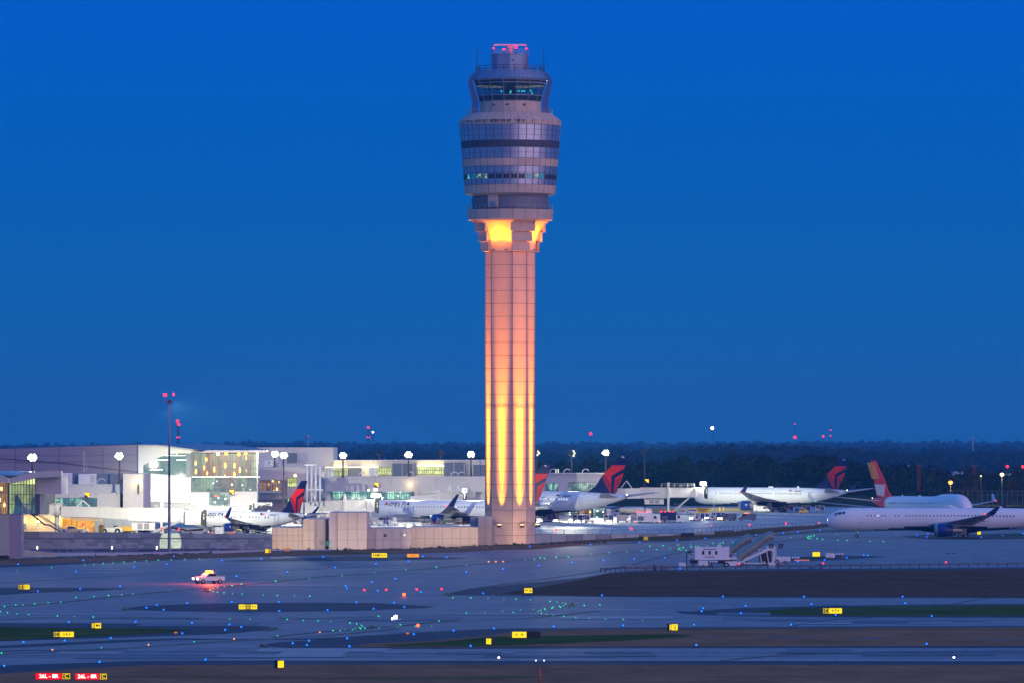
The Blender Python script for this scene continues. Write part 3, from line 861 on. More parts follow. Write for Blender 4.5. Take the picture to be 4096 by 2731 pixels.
# low berm of dry grass in front of the buildings (left) and the tower
bm_ = MB()
top = [(-300, 2246, .5), (0, 2240, .5), (300, 2228, .5), (600, 2219, .5), (900, 2210, .5), (1150, 2204, .5), (1500, 2198, .5), (1800, 2189, .5), (2000, 2180, .5), (2150, 2176, .3), (2420, 2169, .02)]
vs = []
for px, py, z in top:
    p = at(px, py, z); f_ = at(px, py+(19 if px < 2300 else 1.5), -0.01); bb = Vector((p.x, p.y+14, -0.05))
    vs += [f_, p, bb]
nn = len(top)
bm_.add(vs, [(3*i+k, 3*i+3+k, 3*i+4+k, 3*i+1+k) for i in range(nn-1) for k in (0, 1)])
tag(bm_.build('grass_berm', G_grass), kind='structure')
tf = MB()   # weeds along its top
for q in range(900):
    t = rnd.uniform(0, nn-1.001); i = int(t); u = t-i
    px = top[i][0]*(1-u)+top[i+1][0]*u; py = top[i][1]*(1-u)+top[i+1][1]*u
    p = at(px, py, 0.45); h = rnd.choice([.08,.12,.15,.2,.25,.5 if rnd.random() < .2 else .15]); w = rnd.uniform(.2, .9)
    p += Vector((0, rnd.uniform(-3, 3), 0))
    tf.add([p+Vector((-w/2,0,0)), p+Vector((w/2,0,0)), p+Vector((w/2+rnd.uniform(-.3,.3),.2,h)), p+Vector((-w/4,.1,h*1.2))], [(0,1,2,3)])
tag(tf.build('weeds', mat('weed_green', (.05,.055,.03), .9, var=.3)), kind='stuff')

# ------------------------------------------------------------------ buildings
M_lilac = mat('lilac_grey_wall', (0.30, 0.27, 0.33), 0.6, var=0.05, scale=0.08)
M_beige = mat('beige_fascia', (0.58, 0.52, 0.47), 0.6, var=0.05, scale=0.2)
M_white2 = mat('bright_white_wall', (0.78, 0.78, 0.74), 0.6, var=0.03)
M_slate = mat('slate_blue_door', (0.10, 0.13, 0.20), 0.5, var=0.05)
M_vault = mat('vault_roof_metal', (0.22, 0.24, 0.30), 0.4, 0.4, var=0.08, scale=0.1)
M_frame = mat('window_frame_grey', (0.10, 0.12, 0.13), 0.5, 0.3)
M_block = mat('split_block_concrete', (0.33, 0.37, 0.36), 0.8, var=0.2, scale=0.18)
M_para = mat('parapet_concrete', (0.38, 0.42, 0.40), 0.8, var=0.18, scale=0.12)
M_blkA = mat('block_light', (0.40, 0.44, 0.42), 0.8, var=0.15, scale=0.3)
M_blkB = mat('block_dark', (0.27, 0.30, 0.30), 0.8, var=0.15, scale=0.3)
R_teal = room_mat('room_teal', [(0.03,0.10,0.11),(0.10,0.30,0.27),(0.30,0.60,0.45),(0.04,0.14,0.16)], 2.0, 0.5, 0.25, seed=4, spots=((0.8,1.0,0.9), (0.3,0.3,0.7), 0.16, 2.0))
R_lime = room_mat('room_lime', [(0.45,0.50,0.12),(0.75,0.80,0.28),(0.60,0.66,0.22)], 1.7, 0.4, 0.4, dark=0.5, seed=1)
R_mix = room_mat('room_blue_lime', [(0.01,0.05,0.12),(0.12,0.30,0.22),(0.55,0.68,0.20),(0.02,0.10,0.20)], 1.0, 0.25, 0.16, seed=8, spots=((0.7,1.0,0.9), (0.25,0.25,0.5), 0.12, 1.5))
R_gold = room_mat('room_gold', [(0.28,0.12,0.03),(0.70,0.36,0.08),(0.35,0.20,0.08)], 1.0, 0.5, 0.3, seed=3, spots=((1.0,0.65,0.15), (0.8,0.8,0.5), 0.28, 6.0))
R_hall = room_mat('room_hall', [(0.16,0.18,0.10),(0.42,0.20,0.07),(0.26,0.34,0.18),(0.20,0.11,0.06),(0.36,0.12,0.04)], 1.6, 0.55, 0.10, seed=6, dark=0.4, spots=((1.0,0.55,0.06), (0.7,0.7,0.30), 0.26, 5.0))
R_hall2 = room_mat('room_hall_low', [(0.05,0.12,0.10),(0.20,0.32,0.18),(0.16,0.09,0.05),(0.05,0.07,0.08)], 1.7, 0.5, 0.2, seed=9, dark=0.4, spots=((0.8,1.0,0.95), (0.5,0.5,0.5), 0.15, 3.0))
R_arch = room_mat('room_arch', [(0.10,0.22,0.20),(0.20,0.36,0.28),(0.07,0.17,0.22)], 1.0, 0.1, 0.2, seed=2, dark=0.6, spots=((1.0,0.75,0.3), (0.3,0.3,0.4), 0.12, 5.0))
R_shop = room_mat('room_bright', [(0.20,0.42,0.32),(0.65,0.85,0.70),(0.10,0.22,0.2)], 1.2, 0.6, 0.5, seed=12, spots=((1,1,1), (0.6,0.6,0.6), 0.2, 4.0))

def pbox(mb, px0, px1, py0, py1, D, depth, m=0):
    """box whose front face at distance D spans these columns and rows"""
    return mb.box(wx(px0, D), wx(px1, D), D, D+depth, wz(py1, D), wz(py0, D), m)
def wall(parent, name, px0, px1, py0, py1, D, depth, m):
    b = MB(); pbox(b, px0, px1, py0, py1, D, depth)
    return b.build(name, m, parent)
def pprism(mb, pts, D, depth, m=0):
    return mb.prism([(wx(x, D), wz(y, D)) for x, y in pts], D, D+depth, m)
def window(parent, px0, px1, py0, py1, D, nc, nr, pane, fr=0.07, proud=0.15, lines=None):
    """glazed opening: frame grid with the pane as its child"""
    f = MB()
    x0, x1, z0, z1 = wx(px0, D), wx(px1, D), wz(py1, D), wz(py0, D)
    for i in range(nc+1):
        x = x0 + (x1-x0)*i/nc
        f.box(x-fr, x+fr, D-proud, D-0.02, z0, z1)
    for j in range(nr+1):
        z = z0 + (z1-z0)*j/nr
        f.box(x0-fr, x1+fr, D-proud-0.02, D-0.05, z-fr, z+fr)
    w = f.build('window', M_frame, parent)
    p = MB(); p.box(x0, x1, D-0.045, D-0.01, z0, z1)
    p.build('pane', pane, w)
    return w

# --- left pavilion
P1 = thing('pavilion', 'glazed two storey pavilion with a curved beige fascia at the far left edge', 'building', (0,0,0))
wall(P1, 'base_wall', -120, 32.5, 2057, 2245, 1298, 7, mat('warm_base_wall', (0.42, 0.40, 0.33), 0.7, var=0.06, scale=0.1))
wall(P1, 'base_wall', 33, 85, 2057, 2250, 1300, 7, M_lilac)
b = MB(); pprism(b, [(-120, 1890), (0, 1899), (33, 1912), (33, 1930), (0, 1927), (-120, 1910)], 1298, 3.0)
b.build('fascia', M_beige, P1)
window(P1, -120, 31, 1926, 2055, 1300, 17, 3, R_gold, 0.06)
b = MB(); pprism(b, [(33, 1913), (60, 1905), (100, 1894), (140, 1886), (185, 1882), (245, 1881), (245, 1907), (190, 1907), (141, 1909), (141, 1912), (100, 1920), (37, 1934)], 1390, 4.0)
b.build('fascia', M_beige, P1)
b = MB(); pbox(b, -120, 141, 1900, 2056, 1392.5, 60); b.build('core_wall', M_frame, P1)
window(P1, 37, 141, 1936, 2054, 1392, 9, 3, R_mix, 0.07)
b = MB(); pprism(b, [(37, 1936), (37, 1933), (141, 1911), (141, 1936)], 1391.9, 0.3); b.build('upper_pane', R_lime, P1)
b = MB()
for i in range(10):
    px = 37 + 104*i/9; D = 1391.8
    b.box(wx(px, D)-0.07, wx(px, D)+0.07, D-0.15, D+0.05, wz(1937, D), wz(1932-21*i/9.0, D))
b.build('upper_mullions', M_frame, P1)
b = MB()
D = 1391.7
for x0, x1 in ((88, 104), (109, 118)):
    for bar in ((x0, x0+1.6, 2017, 2053), (x1-1.6, x1, 2017, 2053), (x0, x1, 2016, 2019), (x0, x1, 2050, 2055), ((x0+x1)/2-.6, (x0+x1)/2+.6, 2017, 2053)):
        pbox(b, *bar, D-0.25, 0.2)
b.build('door', M_white, P1)
wall(P1, 'side_wall', 141.5, 245, 1907, 1974, 1394, 20, M_offw)
wall(P1, 'side_wall', 141.5, 160, 1974, 2055, 1395, 20, M_slate)
b = MB(); b.add([(wx(-150,1400), 1400, wz(1884,1400)), (wx(33,1396), 1396, wz(1913,1396)), (wx(145,1396), 1396, wz(1886,1396)), (wx(90,1420), 1425, wz(1884,1400)), (wx(-150,1430), 1440, wz(1883,1430))], [(0,1,2,3,4)])
b.build('metal_roof', mat('pavilion_roof', (0.10, 0.22, 0.32), 0.3, 0.4), P1)
wall(P1, 'roof_parapet', 76, 145, 1885.5, 1891, 1399, 3, mat('roof_edge_blue', (0.25,0.4,0.5), 0.4))

# --- left concourse wing behind the first gate
P2 = thing('concourse_wing', 'pale low concourse wing with a lit window band above the left gate', 'building', (0,0,0))
D2 = 1470.0
wall(P2, 'upper_wall', 244, 492, 1935, 1974, D2+4, 30, M_offw)
wall(P2, 'wall', 159, 480, 1971, 2060, D2, 30, M_offw)
wall(P2, 'roof_screen', 280, 494, 1892, 1937, D2+14, 3, mat('blue_grey_cladding', (0.12, 0.17, 0.26), 0.5, var=0.06, scale=0.1))
wall(P2, 'stair_tower', 492, 573, 1893, 2075, D2-3, 30, M_offw)
window(P2, 183, 388, 1990, 2030, D2-0.05, 18, 2, R_teal, 0.06)
b = MB()
for px, py in ((288,1941),(365,1940),(450,1938)): pbox(b, px-1.5, px+1.5, py-1.5, py+1.5, D2+3.8, 0.2)
for px, py in ((202,1978),(307,1976),(384,1975),(468,1972)): pbox(b, px-1.5, px+1.5, py-1.5, py+1.5, D2-0.2, 0.2)
b.build('scuppers', M_dark, P2)
# ground floor under the gate
Dg = 1462.0
M_ylit = mat('ochre_painted_wall', (0.70, 0.42, 0.12), 0.6, var=0.06)
wall(P2, 'ground_floor_wall', 85, 242, 2056, 2130, Dg, 6, mat('cream_wall', (0.55, 0.5, 0.36), 0.6))
wall(P2, 'loading_bay_back', 242, 378, 2070, 2132, Dg+8, 1, M_ylit)
wall(P2, 'bay_soffit', 240, 380, 2064, 2071, Dg, 10, M_offw)
b = MB()
for i in range(5):
    pbox(b, 379+i*38, 379+i*38+37, 2070, 2132, Dg, 1)
b.build('roller_doors', mat('garage_door', (0.34, 0.38, 0.40), 0.5, var=0.05), P2)
for px in (89, 100, 150): 
    b = MB(); pbox(b, px-4, px+4, 2092, 2112, Dg-0.2, 0.3); b.build('window', R_shop, P2)
for (px, py) in ((87, 2083), (152, 2082), (231, 2076)):
    b = MB(); D = Dg-0.9; b.cyl((wx(px,D), D, wz(py,D)-.3), (wx(px,D), D, wz(py,D)+.1), .3, .2, n=8)
    b.build('wall_lamp', emat('wall_lamp_amber', (1.0, 0.62, 0.16), 18), P2)
    lamp('wall_lamp_light', 'POINT', (wx(px,D), D-0.8, wz(py,D)), 420, (1.0, 0.66, 0.26), P2, size=0.3)
for px in (265, 310, 350):
    lamp('bay_light', 'POINT', (wx(px,Dg+4), Dg+4, 6.2), 330, (1.0, 0.66, 0.16), P2, size=0.4)
b = MB(); D = D2-3.6
px, py = 553, 1926
b.cyl((wx(px,D), D, wz(py+5,D)), (wx(px,D), D, wz(py-2,D)), .35, .25, n=8)
pbox(b, 550, 556, 1933, 1972, D2-3.7, 0.5, 1)
b.build('wall_lamp', [MATS['wall_lamp_amber'], M_dark], P2)
lamp('wall_lamp_light', 'POINT', (wx(px,D), D-1.5, wz(py,D)), 200, (1.0, 0.8, 0.4), P2, size=0.3)

# --- arrivals hall with the vault roof
H1 = thing('terminal_hall', 'big terminal hall with a curved metal roof, arched window and tall amber glass front', 'building', (0,0,0))
DH = 1560.0
b = MB(); pprism(b, [(-200, 1798), (0, 1794), (260, 1784.5), (553, 1777), (553, 2030), (-200, 2030)], DH+2, 60)
b.build('side_wall', M_lilac, H1)
b = MB()
for pts in ([(0, 1832), (570, 1890)],):
    D = DH+1.9
    b.bar((wx(0,D), D, wz(1832,D)), (wx(240,D), D, wz(1850,D)), .2); b.bar((wx(240,D), D, wz(1850,D)), (wx(560,D), D, wz(1888,D)), .2)
for px in (62, 237, 412):
    D = DH+1.9; b.bar((wx(px,D), D, wz(1892,D)), (wx(px,D), D, wz(1790,D)), .06)
for py in (1822, 1848): b.bar((wx(0,DH+1.9), DH+1.9, wz(py,DH)), (wx(553,DH+1.9), DH+1.9, wz(py-4,DH)), .05)
b.build('panel_seams', mat('seam_violet', (0.08,0.07,0.12), 0.6), H1)
# lit gable wall with arched opening
arch = [(573, 1859), (600, 1845), (640, 1826), (680, 1815), (720, 1811), (762, 1812)]
top_ = [(553, 1777), (600, 1776.5), (660, 1779), (740, 1790), (820, 1799), (823, 1804), (800, 1809), (762, 1811.5)]
b = MB(); D = DH
b2 = [(762, 1906), (573, 1889)]
pprism(b, top_ + [(720, 1811), (680, 1815), (640, 1826), (600, 1845), (573, 1859), (573, 1889), (553, 1889)], D, 2.0)
pprism(b, [(553, 1889), (573, 1889), (763, 1906), (763, 2020), (553, 2020)], D, 2.0)
b.build('gable_wall', M_white2, H1)
b = MB(); pprism(b, arch + b2, D+0.8, 0.2)
aw = MB()
for px in (595, 618, 641, 665, 689, 713, 736):
    yt = 1859 - (px-573)*0.55 if px < 640 else (1826-(px-640)*0.25 if px < 700 else 1812)
    aw.bar((wx(px,D+.6), D+.6, wz(1889+(px-573)*0.088, D)), (wx(px,D+.6), D+.6, wz(max(yt,1811), D)), .12)
for py in (1870,): aw.bar((wx(573,D+.6), D+.6, wz(1870,D)), (wx(745,D+.6), D+.6, wz(1872,D)), .16)
for p0, p1 in (((600,1882),(700,1835)), ((700,1835),(760,1815))): aw.bar((wx(p0[0],D+.5), D+.5, wz(p0[1],D)), (wx(p1[0],D+.5), D+.5, wz(p1[1],D)), .1)
w_ = aw.build('window', M_frame, H1); b.build('pane', R_arch, w_)
b = MB()
for x0, x1, py in ((620, 676, 1838), (706, 745, 1838), (600, 650, 1877), (660, 745, 1820)): pbox(b, x0, x1, py-1, py+1, D+.75, .04)
b.build('strip_lights', E_tele, w_)
wall(H1, 'corner_column', 745, 763, 1812, 1907, D-0.3, 1.2, mat('column_blue', (0.07, 0.11, 0.16), 0.4))
# amber glass front
DG = 1556.0
wall(H1, 'hall_core', 764, 1026, 1806, 2030, DG+0.1, 9, M_frame)
window(H1, 767, 1026, 1811, 1904, DG, 22, 3, R_hall, 0.07)
window(H1, 767, 1026, 1907, 1966, DG, 22, 3, R_hall2, 0.07)
window(H1, 838, 918, 1968, 2025, DG-0.3, 8, 4, R_shop, 0.07)
b = MB(); pbox(b, 767, 1038, 1904, 1907.5, DG-1.6, 1.7); b.build('sun_shade', M_steel, H1)
wall(H1, 'lower_wall', 764, 837, 1967, 2030, DG-0.5, 1.0, M_offw)
wall(H1, 'lower_wall', 919, 1028, 1964, 2030, DG-0.5, 1.0, M_offw)
b = MB(); pbox(b, 857, 873, 1979, 1984, DG-0.6, .15); b.build('shop_sign', E_shopr, H1)
# vault roof and its canopy edge
b = MB()
prof = [(553, 1776.5), (640, 1774), (740, 1773.3), (800, 1773.5), (880, 1775), (960, 1780), (1030, 1789), (1066, 1797)]
vs = []
for px, py in prof:
    vs.append(Vector((wx(px, DH+28), DH+28, wz(py, DH+28))))
for px, py in [(553, 1777.5), (640, 1779.5), (740, 1790.5), (800, 1797.5), (823, 1799), (900, 1798.5), (1000, 1798), (1066, 1797.5)]:
    vs.append(Vector((wx(px, DH-8), DH-8, wz(py, DH-8))))
b.add(vs, [(i, i+1, 9+i, 8+i) for i in range(7)], smooth=True)
b.build('vault_roof', M_vault, H1)
b = MB(); pprism(b, [(800, 1808.5), (823, 1799.3), (1025, 1798.5), (1066, 1798), (1066, 1806), (1050, 1808.5)], DH-8, 9)
b.build('canopy_edge', M_beige, H1)
for px, py, e in ((872,1812,1.0),(905,1813,1.4),(955,1815,1.2),(983,1812,1.2)):
    b = MB(); b.ball((wx(px,DG-1.5), DG-1.5, wz(py,DG)), .42, 0, 8); b.build('soffit_lamp', [E_side, E_white][px == 872], H1)
b = MB()
for i in range(7):
    D = DH+20; b.add([(wx(325+i*28,D), D, wz(1783.5-i*1.0,D)), (wx(351+i*28,D), D, wz(1783-i*1.0,D)), (wx(359+i*28,D), D+1.0, wz(1777-i*.9,D)), (wx(333+i*28,D), D+1.0, wz(1777.4-i*.9,D))], [(0,1,2,3)])
b.build('roof_skylights', M_slate, H1)
lamp('wall_wash', 'SPOT', (wx(560, 1532), 1532, 19), 14000, (1.0, 0.97, 0.80), H1, (wx(690, DH), DH, 11), 0.5, 75, 1.0)
lamp('wall_wash', 'SPOT', (wx(660, 1525), 1525, 15), 27000, (1.0, 0.97, 0.80), H1, (wx(700, DH), DH, 8), 0.5, 90, 1.0)

# --- central concourse
K = thing('concourse_building', 'long pale concourse with lit window bands running behind the tower', 'building', (0,0,0))
DC = 1745.0
wall(K, 'tall_block', 1022, 1334, 1787.5, 1905, DC+14, 40, M_offw)
wall(K, 'block_recess', 1148, 1188, 1810, 1850, DC+13.6, .5, M_slate)
wall(K, 'roller_door', 1195, 1232, 1812, 1845, DC+13.4, .8, mat('roller_door_lilac', (0.42, 0.42, 0.5), 0.5))
wall(K, 'upper_wall', 1334, 2060, 1838, 1905, DC+12, 40, M_offw)
b = MB(); pbox(b, 1334, 2060, 1838, 1840.5, DC+11.2, 1.0); b.build('roof_coping', M_white, K)
M_soff = None
b = MB(); pbox(b, 1300, 1512, 1866, 1868.5, DC+9, 3.2); pbox(b, 1670, 1776, 1861, 1864, DC+9, 3.2); b.build('soffit_strip', E_trim, K)
window(K, 1336, 1391, 1868, 1901, DC+11.5, 9, 2, R_lime, .07)
window(K, 1504, 1566, 1866, 1898, DC+11.5, 9, 2, R_lime, .07)
window(K, 1671, 1774, 1864, 1895, DC+11.5, 12, 2, R_lime, .07)
for x0, x1, y0 in ((1391, 1446, 1869), (1569, 1648, 1852), (1776, 1855, 1848), (1893, 1945, 1857)):
    b = MB(); pbox(b, x0, x1, y0, 1903, DC+11, .9); rd = b.build('roller_door', M_slate, K)
    b = MB(); pbox(b, x0-2, x0, y0-3, 1904, DC+10.7, 1.3); pbox(b, x1, x1+2, y0-3, 1904, DC+10.7, 1.3); pbox(b, x0, x1, y0-4, y0, DC+10.6, 1.3)
    if x0 > 1500: pbox(b, (x0+x1)/2-1, (x0+x1)/2+1, y0, 1903, DC+10.8, .3)
    b.build('door_frame', M_offw, rd)
for x0, x1 in ((1654, 1658), (1662, 1666), (1858, 1861), (1868, 1871)):
    wall(K, 'pilaster', x0, x1, 1850, 1905, DC+10.5, 1.3, mat('pilaster_grey', (.35,.36,.42), .5))
wall(K, 'terrace_wall', 1022, 1300, 1867, 1995, DC+3, 20, M_offw)
wall(K, 'terrace_wall', 1300, 2060, 1903.5, 1965, DC, 20, M_offw)
wall(K, 'gate_level_wall', 1300, 2060, 1945, 2085, DC+1.5, 20, M_offw)
window(K, 1323, 1656, 1948, 1995, DC+1.3, 34, 2, R_teal, .07)
wall(K, 'corner_pier', 1657, 1676, 1938, 2080, DC-0.3, 2.5, M_beige)
window(K, 1150, 1187, 1910, 1945, DC+2.8, 5, 2, R_lime, .07)
window(K, 1150, 1182, 1990, 2005, DC+2.8, 4, 1, R_teal, .07)
wall(K, 'lower_storey', 1022, 1330, 1995, 2085, DC+6, 20, mat('lower_wall_tan', (0.5, 0.46, 0.40), 0.6))
# small lit balcony room
wall(K, 'balcony_floor', 1036, 1126, 1962, 1969, DC-8, 11, M_offw)
window(K, 1040, 1122, 1919, 1962, DC-2, 8, 1, R_gold, .06)
wall(K, 'balcony_sign_wall', 1124, 1148, 1919, 1983, DC-6, 1, mat('taupe_panel', (0.30, 0.25, 0.22), 0.6))
b = MB(); 
for px in (1036, 1060, 1085, 1105, 1124): b.bar((wx(px,DC-8), DC-8, wz(1962,DC-8)), (wx(px,DC-8), DC-8, wz(1932,DC-8)), .12)
b.bar((wx(1036,DC-8), DC-8, wz(1932,DC-8)), (wx(1124,DC-8), DC-8, wz(1932,DC-8)), .12)
b.build('balcony_railing', M_white, K)
b = MB()
for i in range(46):
    px = 1325 + i*14.0
    if rnd.random() < .45: pbox(b, px, px+rnd.uniform(1,3), 1913, 1915, DC-.1, .1)
for px in (1118, 1205, 1292, 1316, 1485): pbox(b, px, px+4, 1871, 1873, DC+2.8, .2)
b.build('wall_vents', M_dark, K)
for px in (1500, 1745, 1990, 1565):
    wall(K, 'panel_seam', px, px+.8, 1905, 1944, DC-.06, .08, M_grout)
for px, py in ((1640, 1936), (1181, 1900)):
    b = MB(); D = DC-.8; b.ball((wx(px,D), D, wz(py,D)), .38, 0, 8); b.build('wall_lamp', MATS['wall_lamp_amber'], K)
    lamp('wall_lamp_light', 'POINT', (wx(px,D), D-1.8, wz(py,D)), 130, (1.0, 0.75, 0.35), K, size=.3)
b = MB(); pbox(b, 1470, 1478, 1957, 1961, DC-.1, .2); pbox(b, 1494, 1509, 1952, 1961, DC-.1, .2); b.build('shop_sign', E_tele, K)
b = MB(); pbox(b, 1330, 1362, 1958, 1966, DC+.9, .2); b.build('shop_sign', E_cyan, K)

# --- part of the same concourse to the right of the tower
K2 = thing('concourse_end', 'white end of the concourse with a lit window band between the two tail fins', 'building', (0,0,0))
D5 = 1850.0
wall(K2, 'wall', 2060, 2425, 1893, 2080, D5, 30, M_offw)
wall(K2, 'roof_coping', 2200, 2425, 1889.5, 1893, D5-1, 3, M_white)
window(K2, 2185, 2232, 1931, 1961, D5-.1, 6, 1, R_teal, .07)
window(K2, 2277, 2385, 1928, 1962, D5-.1, 14, 1, R_shop, .07)
b = MB()
for px in (2224, 2233): pbox(b, px-2, px+2, 1874, 1890, D5+2, .8)
b.build('roof_posts', E_lamp2, K2)  # white posts given a glow of their own, they are no lamps
wall(K2, 'ground_floor_shadow', 2190, 2425.5, 2022, 2078, D5-.2, .3, M_slate)  # dark sheet set in as the shade of the ground floor openings
for i_, (x0_, x1_) in enumerate(((2196, 2250), (2256, 2310), (2316, 2366), (2372, 2420))):
    window(K2, x0_, x1_, 2030, 2072, D5-.3, 4, 2, (R_gold, R_shop)[i_ % 2], .09)

# --- pale service building in front
K3 = thing('service_building', 'low beige panel clad service building at the foot of the tower', 'building', (0,0,0))
DS = 1420.0
M_sb = mat('service_panel', (0.50, 0.43, 0.38), 0.7, var=0.05, scale=0.2)
M_sbk = mat('service_panel_return', (0.40, 0.36, 0.38), 0.7, var=0.05, scale=0.2)
def panelled(px0, px1, py0, py1, D, depth, xs, ys, m=M_sb):
    w = wall(K3, 'wall', px0, px1, py0, py1, D, depth, m)
    b = MB()
    for x in xs: pbox(b, x-.5, x+.5, py0+1, py1, D-.03, .06)
    for y in ys: pbox(b, px0, px1, y-.4, y+.4, D-.025, .05)
    b.build('panel_joints', M_grout, w)
    return w
panelled(1087, 1214, 2109, 2205, DS, 30, (1107, 1131, 1150, 1172, 1193), (2140, 2161))
panelled(1213, 1258, 2074, 2204, DS-.5, 30, (1236,), (2118, 2160))
panelled(1258.3, 1302, 2074, 2204, DS+.6, 30, (), (), M_sbk)
panelled(1302, 1316, 2074, 2204, DS+3, 30, (), (), M_sbk)
panelled(1316, 1350, 2049, 2206, DS-2.4, 34, (), (2160,), M_sbk)
panelled(1350.3, 1467, 2049, 2206, DS-3, 30, (1390, 1429), (2114, 2158))
panelled(1467.3, 1642, 2112, 2210, DS+4, 26, (1500, 1532, 1568, 1604), (2157,), M_sbk)
panelled(1642.3, 1912, 2107, 2202, DS+14, 26, (1664, 1699, 1735, 1771, 1808, 1842, 1877), (2152,))
panelled(1912.3, 1968, 2066, 2192, DS+24, 22, (1940,), (2108, 2150))
wall(K3, 'wall', 1881, 1911.7, 2067, 2108, DS+30, 10, M_sbk)
b = MB()
for i in range(13): pbox(b, 1968.3, 1979, 2104+i*6.3, 2109.6+i*6.3, DS+30, 6)
b.build('stone_corner', mat('stone_corner', (.5,.42,.33), .8, var=.2, scale=1.0), K3)
b = MB(); pbox(b, 1535, 1546, 2134, 2146, DS+3.9, .15); b.build('vent', M_black, K3)
b = MB(); x, z = wx(1618, DS+3), wz(2138, DS+3)
b.cyl((x, DS+3.9, z), (x, DS+3.2, z), .32, n=12, m=1); b.cyl((x, DS+3.2, z), (x, DS+3.1, z), .24, n=12, m=0)
b.build('round_lamp', [E_lamp2, M_steel], K3)
b = MB(); pbox(b, 1304, 1321, 2163, 2183, DS-2.8, .3, 0); b.build('window', [room_mat('small_green_window', [(0.0,.12,.1),(.15,.6,.4)], 1.2, 2, .5)], K3)
# roof clutter and fence on top
b = MB(); D = DS+20
b.bar((wx(1480,D), D, wz(2101,D)), (wx(1880,D), D, wz(2101,D)), .08); b.bar((wx(1480,D), D, wz(2094,D)), (wx(1880,D), D, wz(2094,D)), .08)
for i in range(12): b.bar((wx(1480+i*36,D), D, wz(2108,D)), (wx(1480+i*36,D), D, wz(2092,D)), .09)
for px in (1624, 1655, 1750): b.bar((wx(px,D), D, wz(2108,D)), (wx(px,D), D, wz(2067,D)), .16)
b.build('roof_railing', mat('rail_pale_blue', (.3,.36,.45), .5), K3)
for i, (px, dd, pw, c) in enumerate(((1110, 13, 1.3, (1.0,.74,.40)), (1235, 12, .8, (1.0,.74,.42)), (1400, 15, 1.2, (1.0,.78,.62)), (1560, 15, 1.1, (1.0,.76,.6)), (1720, 11, 1.5, (1.0,.74,.48)), (1850, 11, 1.6, (1.0,.72,.42)), (1960, 9, 1.3, (1.0,.70,.38)), (2090, -55, 1.5, (1.0,.68,.36)))):
    D = DS-dd+(10 if px > 1650 else 0) if px < 2050 else 1483
    T_ = thing('added_fill_light', ('first', 'second', 'third', 'fourth', 'fifth', 'sixth', 'seventh', 'eighth')[i]+' small added fill light from the left, hidden by the berm before the service building', 'floodlight', (wx(px, D), D, 0.0), 0, 'added fill lights washing the service building')
    m_ = MB(); m_.cbox(-.3,.3,-.2,.2,.12,.5,.04); m_.bar((0,0,0),(0,0,.15),.1); m_.build('housing', M_dark, T_)
    m_ = MB(); m_.box(-.25,.25,.2,.22,.16,.46); m_.build('lens', E_warm, T_)
    lamp('added_ground_wash', 'SPOT', (0, .35, .4), 2900*pw, c, T_, (0, 12, 4.2), .3, 130, 1.0)  # fill spot added to warm and brighten the service building front
# --- retaining wall under the left apron
RW = thing('retaining_wall', 'grey block retaining wall with a concrete parapet holding up the left apron', 'wall', (0,0,0))
DR = 1402.0
b = MB(); pbox(b, 85, 1087, 2150, 2215, DR, 2.5); b.build('block_wall', M_block, RW)
b = MB()
x = 88.0
while x < 1080:
    w = rnd.uniform(18, 26)
    y = 2152
    while y < 2205:
        h = rnd.choice([9, 13, 17])
        if rnd.random() < .6: pbox(b, x, min(x+w-1.2, 1086), y, y+h-1, DR-.06, .08, rnd.randint(0, 1))
        y += h
    x += w
b.build('facing_blocks', [M_blkA, M_blkB], RW)
b = MB(); x = 85.0
while x < 1080:
    w = rnd.choice([52, 70, 90]); pbox(b, x, min(x+w-.8, 1087), 2124+(x-85)*.012, 2150, DR-.35, .7, rnd.randint(0, 1)); x += w
b.build('parapet', [M_para, M_blkB], RW)
LW = thing('ramp_wall', 'low cream ramp wall at the foot of the left retaining wall', 'wall', (0,0,0))
b = MB(); pprism(b, [(66, 2195), (100, 2198), (228, 2211), (228, 2232), (66, 2235)], 1325, .6); b.build('wall_panel', mat('cream_low_wall', (.52,.48,.38), .7), LW)
LW = thing('low_white_wall', 'long low white wall along the road below the left apron', 'wall', (0,0,0))
b = MB(); pprism(b, [(228, 2211), (640, 2206), (1100, 2196), (1330, 2195), (1330, 2199), (1100, 2202), (640, 2222), (228, 2230)], 1340, .5); b.build('wall_panel', mat('low_wall_white', (.52,.52,.56), .7), LW)
LW = thing('road_barrier', 'dark blue grey barrier wall in front of the retaining wall', 'barrier', (0,0,0))
b = MB()
for i in range(9): pbox(b, 120+i*86, 120+i*86+84, 2192+(i%2), 2208, 1385, .5, i % 2)
pprism(b, [(880, 2192), (1090, 2200), (1090, 2208), (880, 2208)], 1384, .4, 1)
b.build('barrier_panels', [mat('barrier_blue', (.12,.14,.22), .6), mat('barrier_dark', (.07,.08,.14), .6)], LW)
lamp('patch_light', 'SPOT', (wx(690, 1382), 1382, 19), 60000, (.95, 1.0, .62), RW, (wx(682, DR), DR, 1.9), .1, 11, .15)  # spot added without a fixture for the bright patch on the wall
